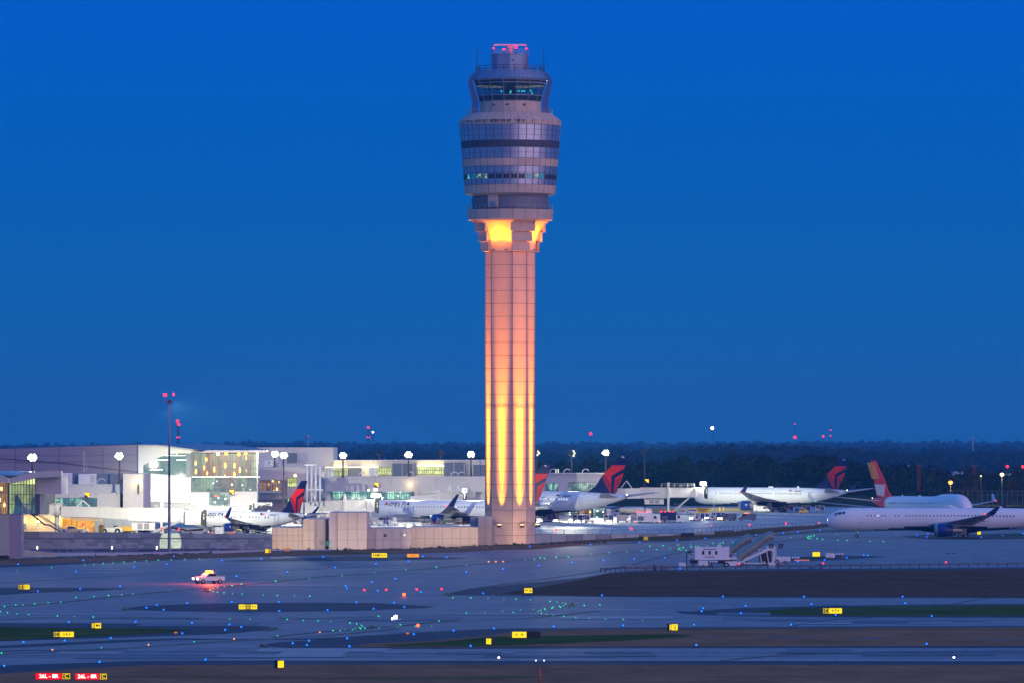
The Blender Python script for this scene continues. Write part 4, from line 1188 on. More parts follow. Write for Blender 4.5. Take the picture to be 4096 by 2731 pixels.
# ------------------------------------------------------------------ aircraft
M_fus = mat('fuselage_white', (0.82, 0.83, 0.84), 0.3, var=0.03, scale=0.15)
M_wing = mat('wing_grey', (0.34, 0.35, 0.36), 0.35, 0.2, var=0.06)
M_wingd = mat('wing_dark', (0.12, 0.12, 0.14), 0.45)
M_eng = mat('engine_silver', (0.40, 0.40, 0.41), 0.35, 0.6)
def fin_norm(p):   # picture of the tail (0..1 aft, 0..1 up) measured on the photograph's nearest fin
    return ((p[0]-745)/(1345-745.0), (742-p[1])/(742-207.0))
FIN = {'outline': [(745,742),(880,640),(965,500),(1115,340),(1225,207),(1345,207),(1300,340),(1265,455),(1160,742)],
       'red': [(1115,340),(1300,340),(1283,388),(1103,490),(1098,740),(1080,740),(965,500)],
       'red_aft': [(1265,457),(1158,524),(1137,740),(1160,740)],
       'facet': [(965,500),(1040,640),(1080,740),(1098,740),(1100,600),(1010,470)]}
def aircraft(label, cat, L, Rd, tail_h, span, tailpx, tailD, yaw, z0, group=None, livery='blue_red', number=None, reg=None,
             winglet='blended', windows=True, lettering=None, dec=True, seed=0, eng_r=1.45, clear=None, win_lit=0.35, lights=True, near_eng=True, hump=False):
    """nose points along local +x; yaw turns it about the vertical; tailpx/tailD place the end of the tail cone"""
    fz = (clear if clear is not None else 0.40*Rd*2) + Rd       # axis height
    d = Vector((math.cos(yaw), math.sin(yaw), 0))
    tail = Vector((wx(tailpx, tailD), tailD, z0))
    org = tail + d*(L/2)
    T = thing('airliner', label, cat, org, yaw, group)
    # fuselage
    n = 28
    st = []
    for i in range(15):   # nose
        t = i/14; xx = L/2 - 1.75*Rd*2*0.66*(1-math.cos(t*PI/2))
        r = Rd*math.sin(t*PI/2)**0.72 if t > 0 else 0.02
        st.append((xx, max(r, .02), fz - Rd*0.28*(1-t)**1.6, 1.0))
    for i in range(1, 9): st.append((L/2 - 2.8*Rd - (L*0.60-2.8*Rd)*i/8, Rd, fz, 1.0))
    x0 = st[-1][0]
    for i in range(1, 15):
        t = i/14; xx = x0 - (x0+L/2)*t
        r = Rd*(1-t**1.7) + 0.16*Rd*t
        top = Rd*(1-0.28*t**2.2)
        st.append((xx, r, fz + top - r, 1.0))
    f = MB(); vs = []
    for x, r, zc, _ in st:
        hp = 0
        for k in range(n):
            a = 2*PI*k/n
            zz = r*math.cos(a)
            if hump and math.cos(a) > 0 and x > L*0.17:
                t = min(1, (x-L*0.17)/5.0); zz *= 1 + 0.26*t*min(1, max(0.0, (L/2-x)/4.0))
            vs.append((x, r*math.sin(a), zc + zz))
    f.add(vs, [])
    for i in range(len(st)-1):
        xm = (st[i][0]+st[i+1][0])/2
        for k in range(n):
            j = (k+1) % n
            am = 2*PI*(k+0.5)/n
            belly = math.cos(am) < -(0.56+0.40*abs((xm-L*.03)/(L*.27))**2.2) and -L*0.24 < xm < L*0.30
            if livery == 'red_tail': belly = False
            if livery == 'red_tail' and xm < -L*0.30: mi = 2
            else: mi = 1 if belly else 0
            f.f.append([i*n+k, (i+1)*n+k, (i+1)*n+j, i*n+j]); f.m.append(mi); f.sm.append(True)
    f.f.append([(len(st)-1)*n+k for k in range(n)]); f.m.append(3); f.sm.append(False)
    cw = MB()
    for sy_ in (-1, 1):
        for i_ in range(3):
            q_ = []
            for xx_, an_ in ((L/2-Rd*(.62+.34*i_), 58), (L/2-Rd*(.62+.34*(i_+1))+.08, 60), (L/2-Rd*(.62+.34*(i_+1))+.08, 40+2*i_), (L/2-Rd*(.68+.34*i_), 38+3*i_)):
                k_ = max(j_ for j_ in range(len(st)-1) if st[j_][0] >= xx_ or j_ == 0); u_ = (st[k_][0]-xx_)/max(1e-6, st[k_][0]-st[k_+1][0])
                r_ = st[k_][1]*(1-u_)+st[k_+1][1]*u_+.04; z_ = st[k_][2]*(1-u_)+st[k_+1][2]*u_
                q_.append((xx_, sy_*r_*math.sin(math.radians(an_)), z_+r_*math.cos(math.radians(an_))))
            cw.add(q_, [(0,1,2,3)])
    cw.build('cockpit_windows', M_wglass, T)
    # wing-to-body fairing
    fu = f.build('fuselage', [M_fus, M_navy, M_red, M_wingd], T)
    fb = MB()
    fb.lathe([(0.05, L*0.16), (Rd*0.5, L*0.13), (Rd*0.72, L*0.05), (Rd*0.72, -L*0.05), (Rd*0.4, -L*0.13), (0.05, -L*0.16)], n=16, c=(0, fz-Rd*0.55), axis='x', smooth=True)
    fb.build('belly_fairing', M_navy if livery != 'red_tail' else M_fus, T)
    # fin
    ch = L*0.185; fb_z = fz + Rd*0.88; xt = -L/2 + L*0.028
    H = tail_h - fb_z
    def FP(p):
        u, v = fin_norm(p)
        return (xt + ch - u*ch*1.22, fb_z + v*H)
    sets = [('fin', FIN['outline'], 0.20, M_navy if livery == 'blue_red' else M_red)]
    fn = None
    for nm, pts, th, mm in sets:
        b = MB(); b.prism([FP(p) for p in pts], -th, th); fn = b.build(nm, mm, T)
    if livery == 'blue_red':
        b = MB(); b.prism([FP(p) for p in FIN['red']], -.235, .235); b.prism([FP(p) for p in FIN['red_aft']], -.235, .235)
        b.build('fin_emblem', M_red, fn)
        b = MB(); b.prism([FP(p) for p in FIN['facet']], -.26, .26); b.prism([FP(p) for p in [(1240,500),(1160,740),(1143,740),(1165,560)]], -.26, .26)
        b.build('fin_emblem_shade', M_dred if not number == '7008' else mat('mid_red_paint', (.46,.01,.02), .3), fn)
    else:
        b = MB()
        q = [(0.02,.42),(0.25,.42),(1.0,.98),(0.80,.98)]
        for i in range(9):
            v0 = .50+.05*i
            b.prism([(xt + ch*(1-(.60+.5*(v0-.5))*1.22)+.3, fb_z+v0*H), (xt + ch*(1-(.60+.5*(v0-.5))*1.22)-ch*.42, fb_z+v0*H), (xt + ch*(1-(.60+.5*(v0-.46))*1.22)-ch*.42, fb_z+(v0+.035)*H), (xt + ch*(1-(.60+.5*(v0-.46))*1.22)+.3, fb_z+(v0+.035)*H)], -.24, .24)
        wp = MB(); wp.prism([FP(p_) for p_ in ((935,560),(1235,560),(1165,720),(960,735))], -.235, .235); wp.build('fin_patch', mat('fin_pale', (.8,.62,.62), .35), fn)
        b.build('fin_light_streaks', mat('fin_orange_light', (1.0,.36,.03), .35), fn)  # streaks of orange light on the tail, put into its colour
    if number:
        p = FP((1245, 225))
        text('fin_number', number, H*0.055, M_white, fn, (p[0]-.5, .28, p[1]), rot=(PI/2, 0, PI), bold=.02)
        text('fin_number', number, H*0.055, M_white, fn, (p[0]-.5, -.28, p[1]), rot=(PI/2, 0, 0), bold=.02)
    # horizontal tail
    for sy in (-1, 1):
        s = MB(); cr_, ct = L*0.098, L*0.034; sp = span*0.185; sw = sp*0.75
        zr = fz + Rd*0.45
        xr = -L/2 + L*0.135
        y0 = Rd*0.35
        P = [(xr, y0, zr), (xr-cr_, y0, zr), (xr-sw-ct, y0+sp, zr+sp*0.12), (xr-sw, y0+sp, zr+sp*0.12)]
        vs = [(x, sy*y, z+.16*(1 if y < y0+1 else .4)) for x, y, z in P] + [(x, sy*y, z-.16*(1 if y < y0+1 else .4)) for x, y, z in P]
        s.add(vs, [(0,1,2,3),(7,6,5,4),(0,4,5,1),(1,5,6,2),(2,6,7,3),(3,7,4,0)])
        s.build('tailplane', M_wing, T)
    # wings with flap fairings and engines
    hs = span/2
    for sy in (-1, 1):
        w = MB()
        secs = [(Rd*0.3, L*0.115, L*0.19, -0.02), (hs*0.38, L*0.115-hs*0.38*0.55, L*0.118, hs*0.028), (hs*0.97, L*0.115-hs*0.97*0.56, L*0.036, hs*0.10)]
        zb = fz - Rd*0.52
        vs = []
        for y, xl, c, dz in secs:
            th = c*0.055
            for xx, zz in ((0,0),(-.15,.9),(-.5,.8),(-1,0),(-.6,-.5),(-.2,-.8)):
                vs.append((xl+xx*c, sy*y, zb+dz+zz*th))
        w.add(vs, [])
        for i in range(2):
            for k in range(6):
                j = (k+1) % 6
                w.f.append([i*6+k, i*6+j, (i+1)*6+j, (i+1)*6+k]); w.m.append(0); w.sm.append(False)
        w.f.append(list(range(12, 18))); w.m.append(0); w.sm.append(False)
        wg = w.build('wing', M_wing, T)
        for yy in (.30, .48, .66):
            y = hs*yy; xl = L*0.115-y*0.555; c = L*(.14-.10*yy)
            ff = MB(); ff.cyl((xl-c*.55, sy*y, zb+hs*yy*.09-.35), (xl-c*1.3, sy*y, zb+hs*yy*.09-.55), .32, .05, n=8)
            ff.build('flap_fairing', M_wing, wg)
        ty, tx, tz_ = hs*0.97, L*0.115-hs*0.97*0.56, zb+hs*0.10
        if winglet:
            g = MB(); hgt = {'blended': span*0.066, 'small': span*0.035}[winglet]; c = L*0.036
            P = [(tx, ty), (tx-c, ty), (tx-c*1.25-hgt*.45, ty+hgt*.28), (tx-c*.85-hgt*.45, ty+hgt*.28)]
            Z = [tz_, tz_, tz_+hgt, tz_+hgt]
            vs = [(x, sy*(y+.07), z) for (x, y), z in zip(P, Z)] + [(x, sy*(y-.07), z) for (x, y), z in zip(P, Z)]
            g.add(vs, [(0,1,2,3),(7,6,5,4),(0,4,5,1),(1,5,6,2),(2,6,7,3),(3,7,4,0)])
            g.build('winglet', M_navy if livery == 'blue_red' else M_fus, wg)
        if lights:
            g = MB(); g.ball((tx+.1, sy*ty, tz_+.15), .20, 0, 6); g.build('wing_tip_light', E_redcore if sy > 0 else E_green, wg)
        # engine
        ey = hs*0.345 + .3; ex = L*0.115-ey*0.55+1.6*eng_r; ez = max(zb - eng_r*0.95, eng_r+.45)
        e = MB()
        e.lathe([(eng_r*.8, ex+eng_r*.2, 3), (eng_r*.93, ex+eng_r*.25, 2), (eng_r, ex-eng_r*.3, 0), (eng_r*1.03, ex-eng_r*1.2, 0), (eng_r*.86, ex-eng_r*2.6, 2), (eng_r*.82, ex-eng_r*2.6, 2), (eng_r*.5, ex-eng_r*2.7, 2), (eng_r*.38, ex-eng_r*3.7, 2), (.1, ex-eng_r*4.1, 2)], n=20, c=(sy*ey, ez), axis='x', smooth=True, cap0=False)
        e.lathe([(eng_r*.8, ex+eng_r*.2), (eng_r*.7, ex-eng_r*.3), (.05, ex-eng_r*.1)], n=20, c=(sy*ey, ez), axis='x', m=3, cap0=False, cap1=False)
        eg = e.build('engine', [M_blue if livery == 'blue_red' else M_fus, M_navy, M_eng, M_black], T)
        p = MB(); p.prism([(ex-eng_r*.4, ez+eng_r*.9), (ex-eng_r*2.2, zb+.7), (ex-eng_r*4.6, zb+.2), (ex-eng_r*3.2, ez+eng_r*.4)], sy*ey-.18, sy*ey+.18)
        p.build('pylon', M_wing, eg)
    # landing gear
    gx = -L*0.035
    for nm, x, y, wr in (('nose_gear', L/2-Rd*2.6, 0, .42), ('main_gear', gx, Rd*1.25, .55), ('main_gear', gx, -Rd*1.25, .55)):
        g = MB(); g.cyl((x, y, wr), (x, y*.8, fz-Rd*.75), .16, n=8, m=1)
        xs = (0,) if nm == 'nose_gear' or Rd < 2.2 else (-.75, .75)
        for dx in xs:
            for dy in (-.42, .42): g.wheel(x+dx, y+dy, wr, wr, .35, mt=0, mr=1)
        if nm == 'main_gear': g.box(x-.9, x+.9, y*1.05-.05, y*1.05+.05, wr*1.9, fz-Rd*.8, 2)
        g.build(nm, [M_rub, M_rim, M_wing], T)
    # cabin windows and doors on both sides
    R_ = random.Random(seed+5)
    if windows:
        proto = {}
        for nm, mm in (('dark', M_wglass), ('lit', E_win)):
            b = MB(); b.box(-.15, .15, -.015, .015, -.21, .21); proto[nm] = b
        wz_ = fz + Rd*0.30; yy = math.sqrt(max(0, Rd*Rd-(wz_-fz)**2))+.01
        xs = []
        x = L/2 - 3.6*Rd
        step = max(.9, (L*.60)/46)
        me = {}
        while x > -L*0.24:
            xs.append(x); x -= step
        for sy in (-1, 1):
            for x in xs:
                if R_.random() < .06: continue
                k = 'lit' if R_.random() < win_lit else 'dark'
                if k not in me:
                    o = proto[k].build('cabin_window', E_win if k == 'lit' else M_wglass, T); me[k] = o
                else:
                    o = me[k].copy(); COL.objects.link(o); o.parent = T
                o.location = (x, sy*yy, wz_); 
        for sy in (-1, 1):
            for x in (L/2-3.0*Rd, -L*0.285):
                rr_ = Rd if x > -L*.1 else Rd*.93
                zc = fz + (.12 if x > 0 else .35)
                y = rr_*1.0*sy
                b = MB()
                for a_, b_ in (((-.5,-.95),(-.5,.95)),((.5,-.95),(.5,.95)),((-.5,.95),(.5,.95)),((-.5,-.95),(.5,-.95))):
                    b.bar((x+a_[0], y*(.97 if a_[1] < 0 else .90), zc+a_[1]), (x+b_[0], y*(.97 if b_[1] < 0 else .90), zc+b_[1]), .07)
                b.build('cabin_door', mat('door_outline_grey', (.25,.26,.3), .5), T)
    if lettering:
        zt = fz + Rd*0.62; yy = math.sqrt(Rd*Rd-(Rd*.62)**2)
        xx = L/2 - Rd*lettering[1]
        tilt = math.asin(.62)
        for sy in (1,):
            text('lettering', lettering[0], Rd*.57, M_navy, T, (xx, yy+.10, zt-.02), rot=(PI/2-tilt, 0, PI), bold=.04, shear=.25, align='LEFT', sx=1.15, space=1.3)
        b = MB(); s = Rd*.27; x1 = xx + s*1.0
        def tri(pts, m): 
            b.add([(x1 - px_*s, yy+.12+ (.62*0 - pz*.5*s*.5), zt+pz*s) for px_, pz in pts], [tuple(range(len(pts)))], m)
        tri([(0,1),(-.8,-.15),(0,.2),(.8,-.15)], 0); tri([(-.9,-.3),(0,.05),(.9,-.3),(1.2,-.75),(0,-.3),(-1.2,-.75)], 1)
        b.build('emblem', [M_red, M_dred], T)
    if reg:
        zt = fz + Rd*0.60; yy = math.sqrt(Rd*Rd-(Rd*.6)**2)*.99; xx = -L*0.165
        text('registration', reg, Rd*.24, M_navy, T, (xx-2.6, yy+.06, zt), rot=(PI/2-.6, 0, PI), bold=.01, align='CENTER', shear=.2)
        b = MB()
        for i in range(5): b.box(xx-.45, xx+.85, yy+.03, yy+.06, zt-.35+i*.15, zt-.28+i*.15, 0)
        b.box(xx-.45, xx+.85, yy+.01, yy+.03, zt-.36, zt+.4, 1); b.box(xx+.2, xx+.85, yy+.06, yy+.07, zt, zt+.4, 2)
        b.build('flag_marking', [M_red, M_white, M_navy], T)
    if lights:
        b = MB(); b.ball((-L/2-.05, 0, fz+Rd*.72), .16, 0, 6); b.build('tail_light', E_white, T)
    b = MB(); b.cbox(-.9, .9, -.06, .06, fz+Rd-.05, fz+Rd+.35, .03); b.cbox(-L*.18-.4, -L*.18+.4, -.05, .05, fz+Rd-.05, fz+Rd+.4, .03)
    b.build('antenna_blades', M_fus, T)
    return T

deg = math.radians
YAW = PI - deg(34)
aircraft('white jet with a bright red and navy tail above the grey retaining wall', 'airliner', 33.6, 1.93, 12.5, 35.0, 1222, 1462, YAW, 3.05, 'airliners parked at the gates', number=None, reg='N307DQ', lettering=('DELTA', 3.1), seed=1, eng_r=1.0, clear=1.3, win_lit=.25)
aircraft('long white jet with navy belly and winglet half hidden behind the tower', 'airliner', 54.0, 2.62, 16.9, 50.9, 2194, 1690, PI-deg(23), AP-.6, 'airliners parked at the gates', number='186', lettering=('DELTA', 2.75), seed=2, eng_r=1.45, clear=1.75, win_lit=.02)
aircraft('large white jet whose red and navy fin rises just right of the tower', 'airliner', 63.7, 3.10, 18.6, 62.0, 2506, 1722, PI-deg(36), AP, 'airliners parked at the gates', number='7008', reg='N867DA', seed=3, winglet=None, eng_r=1.9, clear=2.45, win_lit=.7)
aircraft('white jet with navy belly and dim red tail in front of the dark woods', 'airliner', 61.0, 2.82, 17.4, 60.0, 3388, 1990, PI-deg(39), AP, 'airliners parked at the gates', number='3312', reg='N812NW', seed=4, winglet='small', eng_r=1.6, clear=2.35, win_lit=.05)
aircraft('white jet seen only by its humped roof behind the F8 gate sign', 'airliner', 54.0, 2.62, 15.9, 50.9, 2078, 1800, PI-deg(52), AP+1.2, 'airliners parked at the gates', seed=5, winglet=None, eng_r=1.4, clear=1.9, lights=False)
aircraft('huge white jet with orange light streaks on its red tail turning on the far taxiway', 'airliner', 66.0, 3.1, 19.2, 62.0, 3490, 1890, -deg(68), 0.3, None, livery='red_tail', seed=6, winglet='small', eng_r=1.5, clear=2.3, win_lit=0, hump=True)
aircraft('big white jet taxiing across the right edge with its nose towards the tower', 'airliner', 66.0, 2.95, 17.6, 60.0, 4330, 1600, PI-deg(6), 0.0, None, seed=7, winglet='small', eng_r=1.7, clear=1.9, win_lit=.06)
# ------------------------------------------------------------------ jet bridges
M_br = mat('bridge_white', (0.66, 0.66, 0.62), 0.45, var=0.04, scale=0.3)
M_br2 = mat('bridge_dirty', (0.58, 0.58, 0.54), 0.5, var=0.1, scale=0.4)
def bridge(label, D, sections, cab, rot=None, group='passenger bridges', legs=(), box=None, rail=None, gate=None, light=None, aframe=(), slide=None):
    """sections: (px0, px1, top0, bot0, top1, bot1) rows along the tunnel; cab: (px0, px1, top, bot)"""
    cx = (sections[0][0]+cab[1])/2
    T = thing('jet_bridge', label, 'jet bridge', (0,0,0), 0, group)
    k = 0
    for (a, b_, t0, u0, t1, u1) in sections:
        m = MB(); e = k*0.12
        x0, x1 = wx(a, D), wx(b_, D)
        z = [wz(t0, D), wz(u0, D), wz(t1, D), wz(u1, D)]
        y0, y1 = D-1.5-e, D+1.5+e
        vs = [(x0,y0,z[1]),(x1,y0,z[3]),(x1,y1,z[3]),(x0,y1,z[1]),(x0,y0,z[0]),(x1,y0,z[2]),(x1,y1,z[2]),(x0,y1,z[0])]
        m.add(vs, [(0,3,2,1),(4,5,6,7),(0,1,5,4),(1,2,6,5),(2,3,7,6),(3,0,4,7)])
        # frame collars and roof edge
        m.box(x1-.12, x1+.04, y0-.09, y1+.09, z[3]-.12, z[2]+.1)
        m.bar((x0, y0-.04, z[0]+.03), (x1, y0-.04, z[2]+.03), .1, .16); m.bar((x0, y0-.04, z[1]), (x1, y0-.04, z[3]), .1, .22, 1)
        m.build('tunnel', [M_br if k % 2 == 0 else M_br2, M_steel], T)
        k += 1
    if rot:
        m = MB(); a, b_, t, u = rot; xc = (wx(a,D)+wx(b_,D))/2; r = (wx(b_,D)-wx(a,D))/2
        m.cyl((xc, D, wz(u,D)), (xc, D, wz(t,D)), r, n=24); m.cyl((xc, D, wz(t,D)), (xc, D, wz(t,D)+.25), r+.15, n=24)
        m.cyl((xc, D, AP), (xc, D, wz(u,D)), .55, n=12)
        m.box(xc-r*2.0, xc-r*.5, D-1.3, D+1.3, wz(u,D)+.1, wz(t,D)-.05)
        m.build('rotunda', M_br, T)
    a, b_, t, u = cab
    m = MB(); x0, x1, z0, z1 = wx(a,D), wx(b_,D), wz(u,D), wz(t,D)
    m.cbox(x0, x1, D-2.1, D+2.0, z0, z1, .25)
    c = m.build('cab', M_br2, T)
    m = MB(); m.box(x0+(x1-x0)*.35, x0+(x1-x0)*.9, D-2.14, D-2.1, z0+.35, z1-.3, 0); m.build('cab_shutter', mat('cab_shutter_lilac', (.45,.43,.5), .5), c)
    m = MB()
    for i in range(4):
        g = .12*i; m.box(x1+.28*i-.05, x1+.28*i+.2, D-2.0-g, D+1.9+g, z0-.1-g, z1+.1+g*1.4)
    m.build('bellows', M_black, c)
    m = MB(); m.box(x1+.55, x1+.75, D-2.3-.1, D-2.28, z0+1.2, z0+1.9); m.box(x1+.55, x1+.75, D-2.4, D-2.28, z0+2.1, z0+2.5); m.build('cab_lamp', E_lamp2, c)
    for (px, top) in legs:
        m = MB(); x = wx(px, D)
        for dy in (-2.1, 2.1):
            m.cbox(x-.28, x+.28, D+dy-.25, D+dy+.25, AP+.8, wz(top, D), .05)
            m.wheel(x-.6, D+dy, AP+.45, .45, .4, mt=1, mr=1); m.wheel(x+.6, D+dy, AP+.45, .45, .4, mt=1, mr=1)
        m.box(x-.8, x+.8, D-2.3, D+2.3, AP+.6, AP+1.0, 2)
        m.build('wheel_column', [M_br, M_rub, M_yel], T)
    if box:
        a, b_, t, u = box
        m = MB(); m.cbox(wx(a,D), wx(b_,D), D-1.6, D+1.2, wz(u,D), wz(t,D), .08)
        bb = m.build('cooling_unit', M_br, T)
        m = MB(); w = (wx(b_,D)-wx(a,D))
        for i in range(2): m.box(wx(a,D)+w*(.25+.28*i), wx(a,D)+w*(.25+.28*i)+w*.22, D-1.63, D-1.6, wz(u,D)+.2, wz(t,D)-.2)
        m.build('grille', mat('grille_grey', (.28,.28,.3), .6), bb)
    if rail:
        a, b_, t, u = rail; m = MB(); x0, x1 = wx(a,D), wx(b_,D); nn = max(3, int((x1-x0)/2))
        for yy in (D-1.6, D+1.6):
            for z in (wz(t,D), (wz(t,D)+wz(u,D))/2): m.bar((x0,yy,z), (x1,yy,z), .08)
            for i in range(nn+1):
                x = x0+(x1-x0)*i/nn; m.bar((x,yy,wz(u,D)), (x,yy,wz(t,D)), .08)
        m.build('roof_railing', M_steel, T)
    for a, b_, t, u in aframe:
        m = MB(); m.bar((wx(a,D),D,wz(u,D)), (wx((a+b_)/2,D),D,wz(t,D)), .22); m.bar((wx(b_,D),D,wz(u,D)), (wx((a+b_)/2,D),D,wz(t,D)), .22)
        m.build('a_frame', M_white, T)
    if slide:
        m = MB(); (a, t), (b_, u) = slide; p0 = Vector((wx(a,D), D-2.6, wz(t,D))); p1 = Vector((wx(b_,D), D-2.6, wz(u,D)))
        m.bar(p0, p1, 1.0, .25); m.bar(p0+Vector((0,-.5,.25)), p1+Vector((0,-.5,.25)), .08, .4); m.bar(p0+Vector((0,.5,.25)), p1+Vector((0,.5,.25)), .08, .4)
        m.build('service_stair', M_steel, T)
    if light:
        a, t = light; m = MB(); x, z = wx(a,D), wz(t,D)
        m.cbox(x-.95, x+.95, D-.5, D+.5, z-.55, z+.55, .25, 0); m.bar((x, D, z-.5), (x, D, z-1.6), .15, m=1)
        m.build('roof_floodlight', [E_white, M_steel], T)
        lamp('bridge_light', 'POINT', (x, D-2.2, z+.2), 13000 if D > 1800 else 4500, (1.0,.98,.78), T, size=.6)
    if gate:
        a, t, s_ = gate; m = MB(); x, z = wx(a,D), wz(t,D); m.cbox(x-.65, x+.65, D-2.4, D-2.0, z-.6, z+.6, .05); m.bar((x, D-2.2, z-.6), (x, D-2.2, z-2.2), .15)
        gs = m.build('gate_sign', E_gate, T)
        text('lettering', s_, 1.0, M_black, gs, (x, D-2.45, z), bold=.05)
    return T
bridge('longest white jet bridge, running from the left pavilion to the left jet', 1436, [(245, 392, 2024, 2066, 2027, 2068), (392, 516, 2026, 2070, 2031, 2077), (516, 735, 2029, 2081, 2034, 2088)], (740, 806, 2042, 2096), rot=(205, 250, 2014, 2060),
       legs=((648, 2008),), box=(528, 622, 2088, 2118), rail=(620, 758, 2018, 2036), light=(810, 2027), aframe=((305, 360, 2000, 2025),), slide=((726, 2083), (615, 2129)))
bridge('plain white jet bridge behind the longest one, under the bright gable wall', 1510, [(440, 600, 2003, 2034, 2006, 2036), (600, 757, 2006, 2037, 2012, 2042), (757, 900, 2019, 2050, 2022, 2054)], (900, 1000, 2020, 2056), aframe=((760, 806, 1971, 2020), (440, 470, 2003, 2026)), legs=((964, 2008),), rail=(930, 1085, 2010, 2024))
bridge('white jet bridge reaching the nose of the long jet left of the tower', 1650, [(1205, 1270, 2009, 2048, 2003, 2048), (1270, 1378, 2003, 2046, 2000, 2046), (1378, 1465, 1999, 2046, 1997, 2046)], (1465, 1500, 1996, 2045), rot=(1180, 1214, 2010, 2050),
       legs=((1378, 1975),), box=(1268, 1316, 2055, 2073), light=(1499, 1979), aframe=((1240, 1262, 1969, 2006), (1512, 1530, 1973, 1998)), rail=(1385, 1462, 1985, 1998), slide=((1462, 2042), (1410, 2062)))
bridge('short white jet bridge with the F8 gate sign behind the long jet', 1728, [(1640, 1760, 1985, 2004, 1974, 1998), (1760, 1838, 1972, 1998, 1972, 1998)], (1810, 1852, 1977, 2000), legs=((1757, 1960), ), aframe=((1792, 1806, 1936, 1966), (1826, 1841, 1939, 1966)), gate=(1858, 1960, 'F8'), rail=(1690, 1800, 1962, 1974))
bridge('white jet bridge on the right reaching the jet in front of the dark woods', 1880, [(2462, 2560, 1953, 1990, 1952, 1991), (2560, 2680, 1949, 1990, 1949, 1990), (2680, 2780, 1950, 1987, 1950, 1987)], (2778, 2816, 1948, 1988), legs=((2673, 1928),), box=(2578, 2655, 1995, 2015), rail=(2645, 2778, 1933, 1948), light=(2813, 1932), aframe=((2482, 2530, 1921, 1953),), slide=((2762, 1985), (2698, 2042)))

# ------------------------------------------------------------------ light masts
def mast(label, px, top, base, D, lit=True, kind='apron', power=0, tgt=None, z0=None, group='apron light masts', headw=2.2, pm=None):
    x = wx(px, D); z1 = wz(top, D); zb = z0 if z0 is not None else wz(base, D)
    T = thing('light_mast', label, 'light mast', (x, D, zb), 0, group)
    h = z1-zb
    p = MB(); p.cyl((0,0,0), (0,0,h), .28, .17, n=10); p.box(-.5, .5, -.5, .5, -.05, .12); p.build('pole', pm or mat('mast_brown', (.09,.075,.07), .6), T)
    fr = MB()
    for z in (h-.7, h+.5): fr.bar((-headw/2, 0, z), (headw/2, 0, z), .12)
    fr.bar((0,0,h-.8), (0,0,h+.9), .2)
    fr.build('head_frame', M_dark, T)
    for i, (ux, uz) in enumerate(((0,0),(.37,.02),(-.37,-.03),(.19,.36),(-.19,.34),(.20,-.34),(-.18,-.36))):
        if lit is not True and i == 0: continue
        sx = ux*headw*.85; z = h-.1+uz*headw*.62
        s = MB()
        X = Matrix.Translation((sx, -.25, z)) @ Matrix.Rotation(deg(-25), 4, 'X') @ Matrix.Rotation(deg(rnd.uniform(-30, 30)), 4, 'Z')
        s.cyl((0, .3, 0), (0, -.25, 0), .18, .40, n=12, m=1, X=X, cap=True); s.cyl((0, -.25, 0), (0, -.30, 0), .37, n=12, m=0, X=X)
        s.build('floodlight', [E_white if lit is True else (E_lamp2 if lit == 'dim' and i % 2 else M_wglass), M_dark], T)
    if power:
        tg = tgt or (0, -30, -h*.6)
        o = lamp('mast_light', 'SPOT', (0, -2.2, h), power, (1.0, .97, .74), T, size=.8, spot=125, blend=.8, target=None)
        o.rotation_euler = (Vector((0,0,h)) - Vector((0,-26,0))).to_track_quat('Z','Y').to_euler()
    return T
MP = 42000
mast('bright floodlight mast on the roof above the far left pavilion', 130, 1828, 1884, 1440, power=MP*.5)
mast('bright floodlight mast beside the grey roof screens left of the hall', 478, 1823, 1930, 1463, power=MP*.3)
mast('bright floodlight mast just right of the hall canopy, farther one of a close pair', 1099, 1814, 1865, 1725)
mast('tallest bright floodlight mast, rising behind the left jet tail, nearer one of a close pair', 1135, 1820, 2030, 1600, power=MP*1.3, z0=AP)
mast('bright floodlight mast on the terrace right of the tall concourse block', 1372, 1820, 1908, 1742, power=MP)
mast('bright floodlight mast on the terrace between the two unlit ones', 1634, 1817, 1903, 1742, power=MP)
mast('bright floodlight mast on the terrace nearest the tower', 1884, 1815, 1903, 1742, power=MP)
mast('bright floodlight mast behind the tall red and navy fin right of the tower', 2423, 1809, 1895, 1868, power=MP*1.6)
mast('unlit mast behind the concourse roof, first right of the tall block', 1517, 1812, 1838, 1800, lit=False)
mast('unlit mast behind the concourse roof, close to the tower', 1762, 1810, 1838, 1800, lit=False)
mast('mast with half lit heads peeping out at the right edge of the tower', 2146, 1811, 1893, 1862, lit='dim')
mast('mast with pale unlit heads on the roof of the concourse end', 2286, 1812, 1892, 1864, lit='dim', headw=3.2)
tm = mast('tall thin mast with two cross arms standing before the dark woods', 2578, 1806, 1948, 1950, lit=False, z0=AP, headw=2.2)
for tx, ty, pw in ((3050, 2015, 200000), (2750, 1900, 60000), (3300, 1960, 70000)):
    lamp('mast_light', 'SPOT', (wx(2578, 1952), 1952.5, 25.5), pw, (.98, 1.0, .72), None, (wx(tx, ty), ty, 3.0), .6, 50, .8)  # spots added at the unlit mast to brighten the jet and apron beyond

lamp('mast_light', 'SPOT', (wx(2286, 1850), 1846, 21.5), 150000, (1.0, .99, .74), None, (wx(2700, 1700), 1690, 3.0), .6, 80, .8)  # spot added before the dim mast to brighten the right apron
lamp('mast_light', 'SPOT', (wx(2146, 1850), 1846, 21.5), 120000, (1.0, .99, .74), None, (wx(2350, 1700), 1690, 8.0), .6, 80, .8)  # spot added before the half lit mast to brighten the large jet
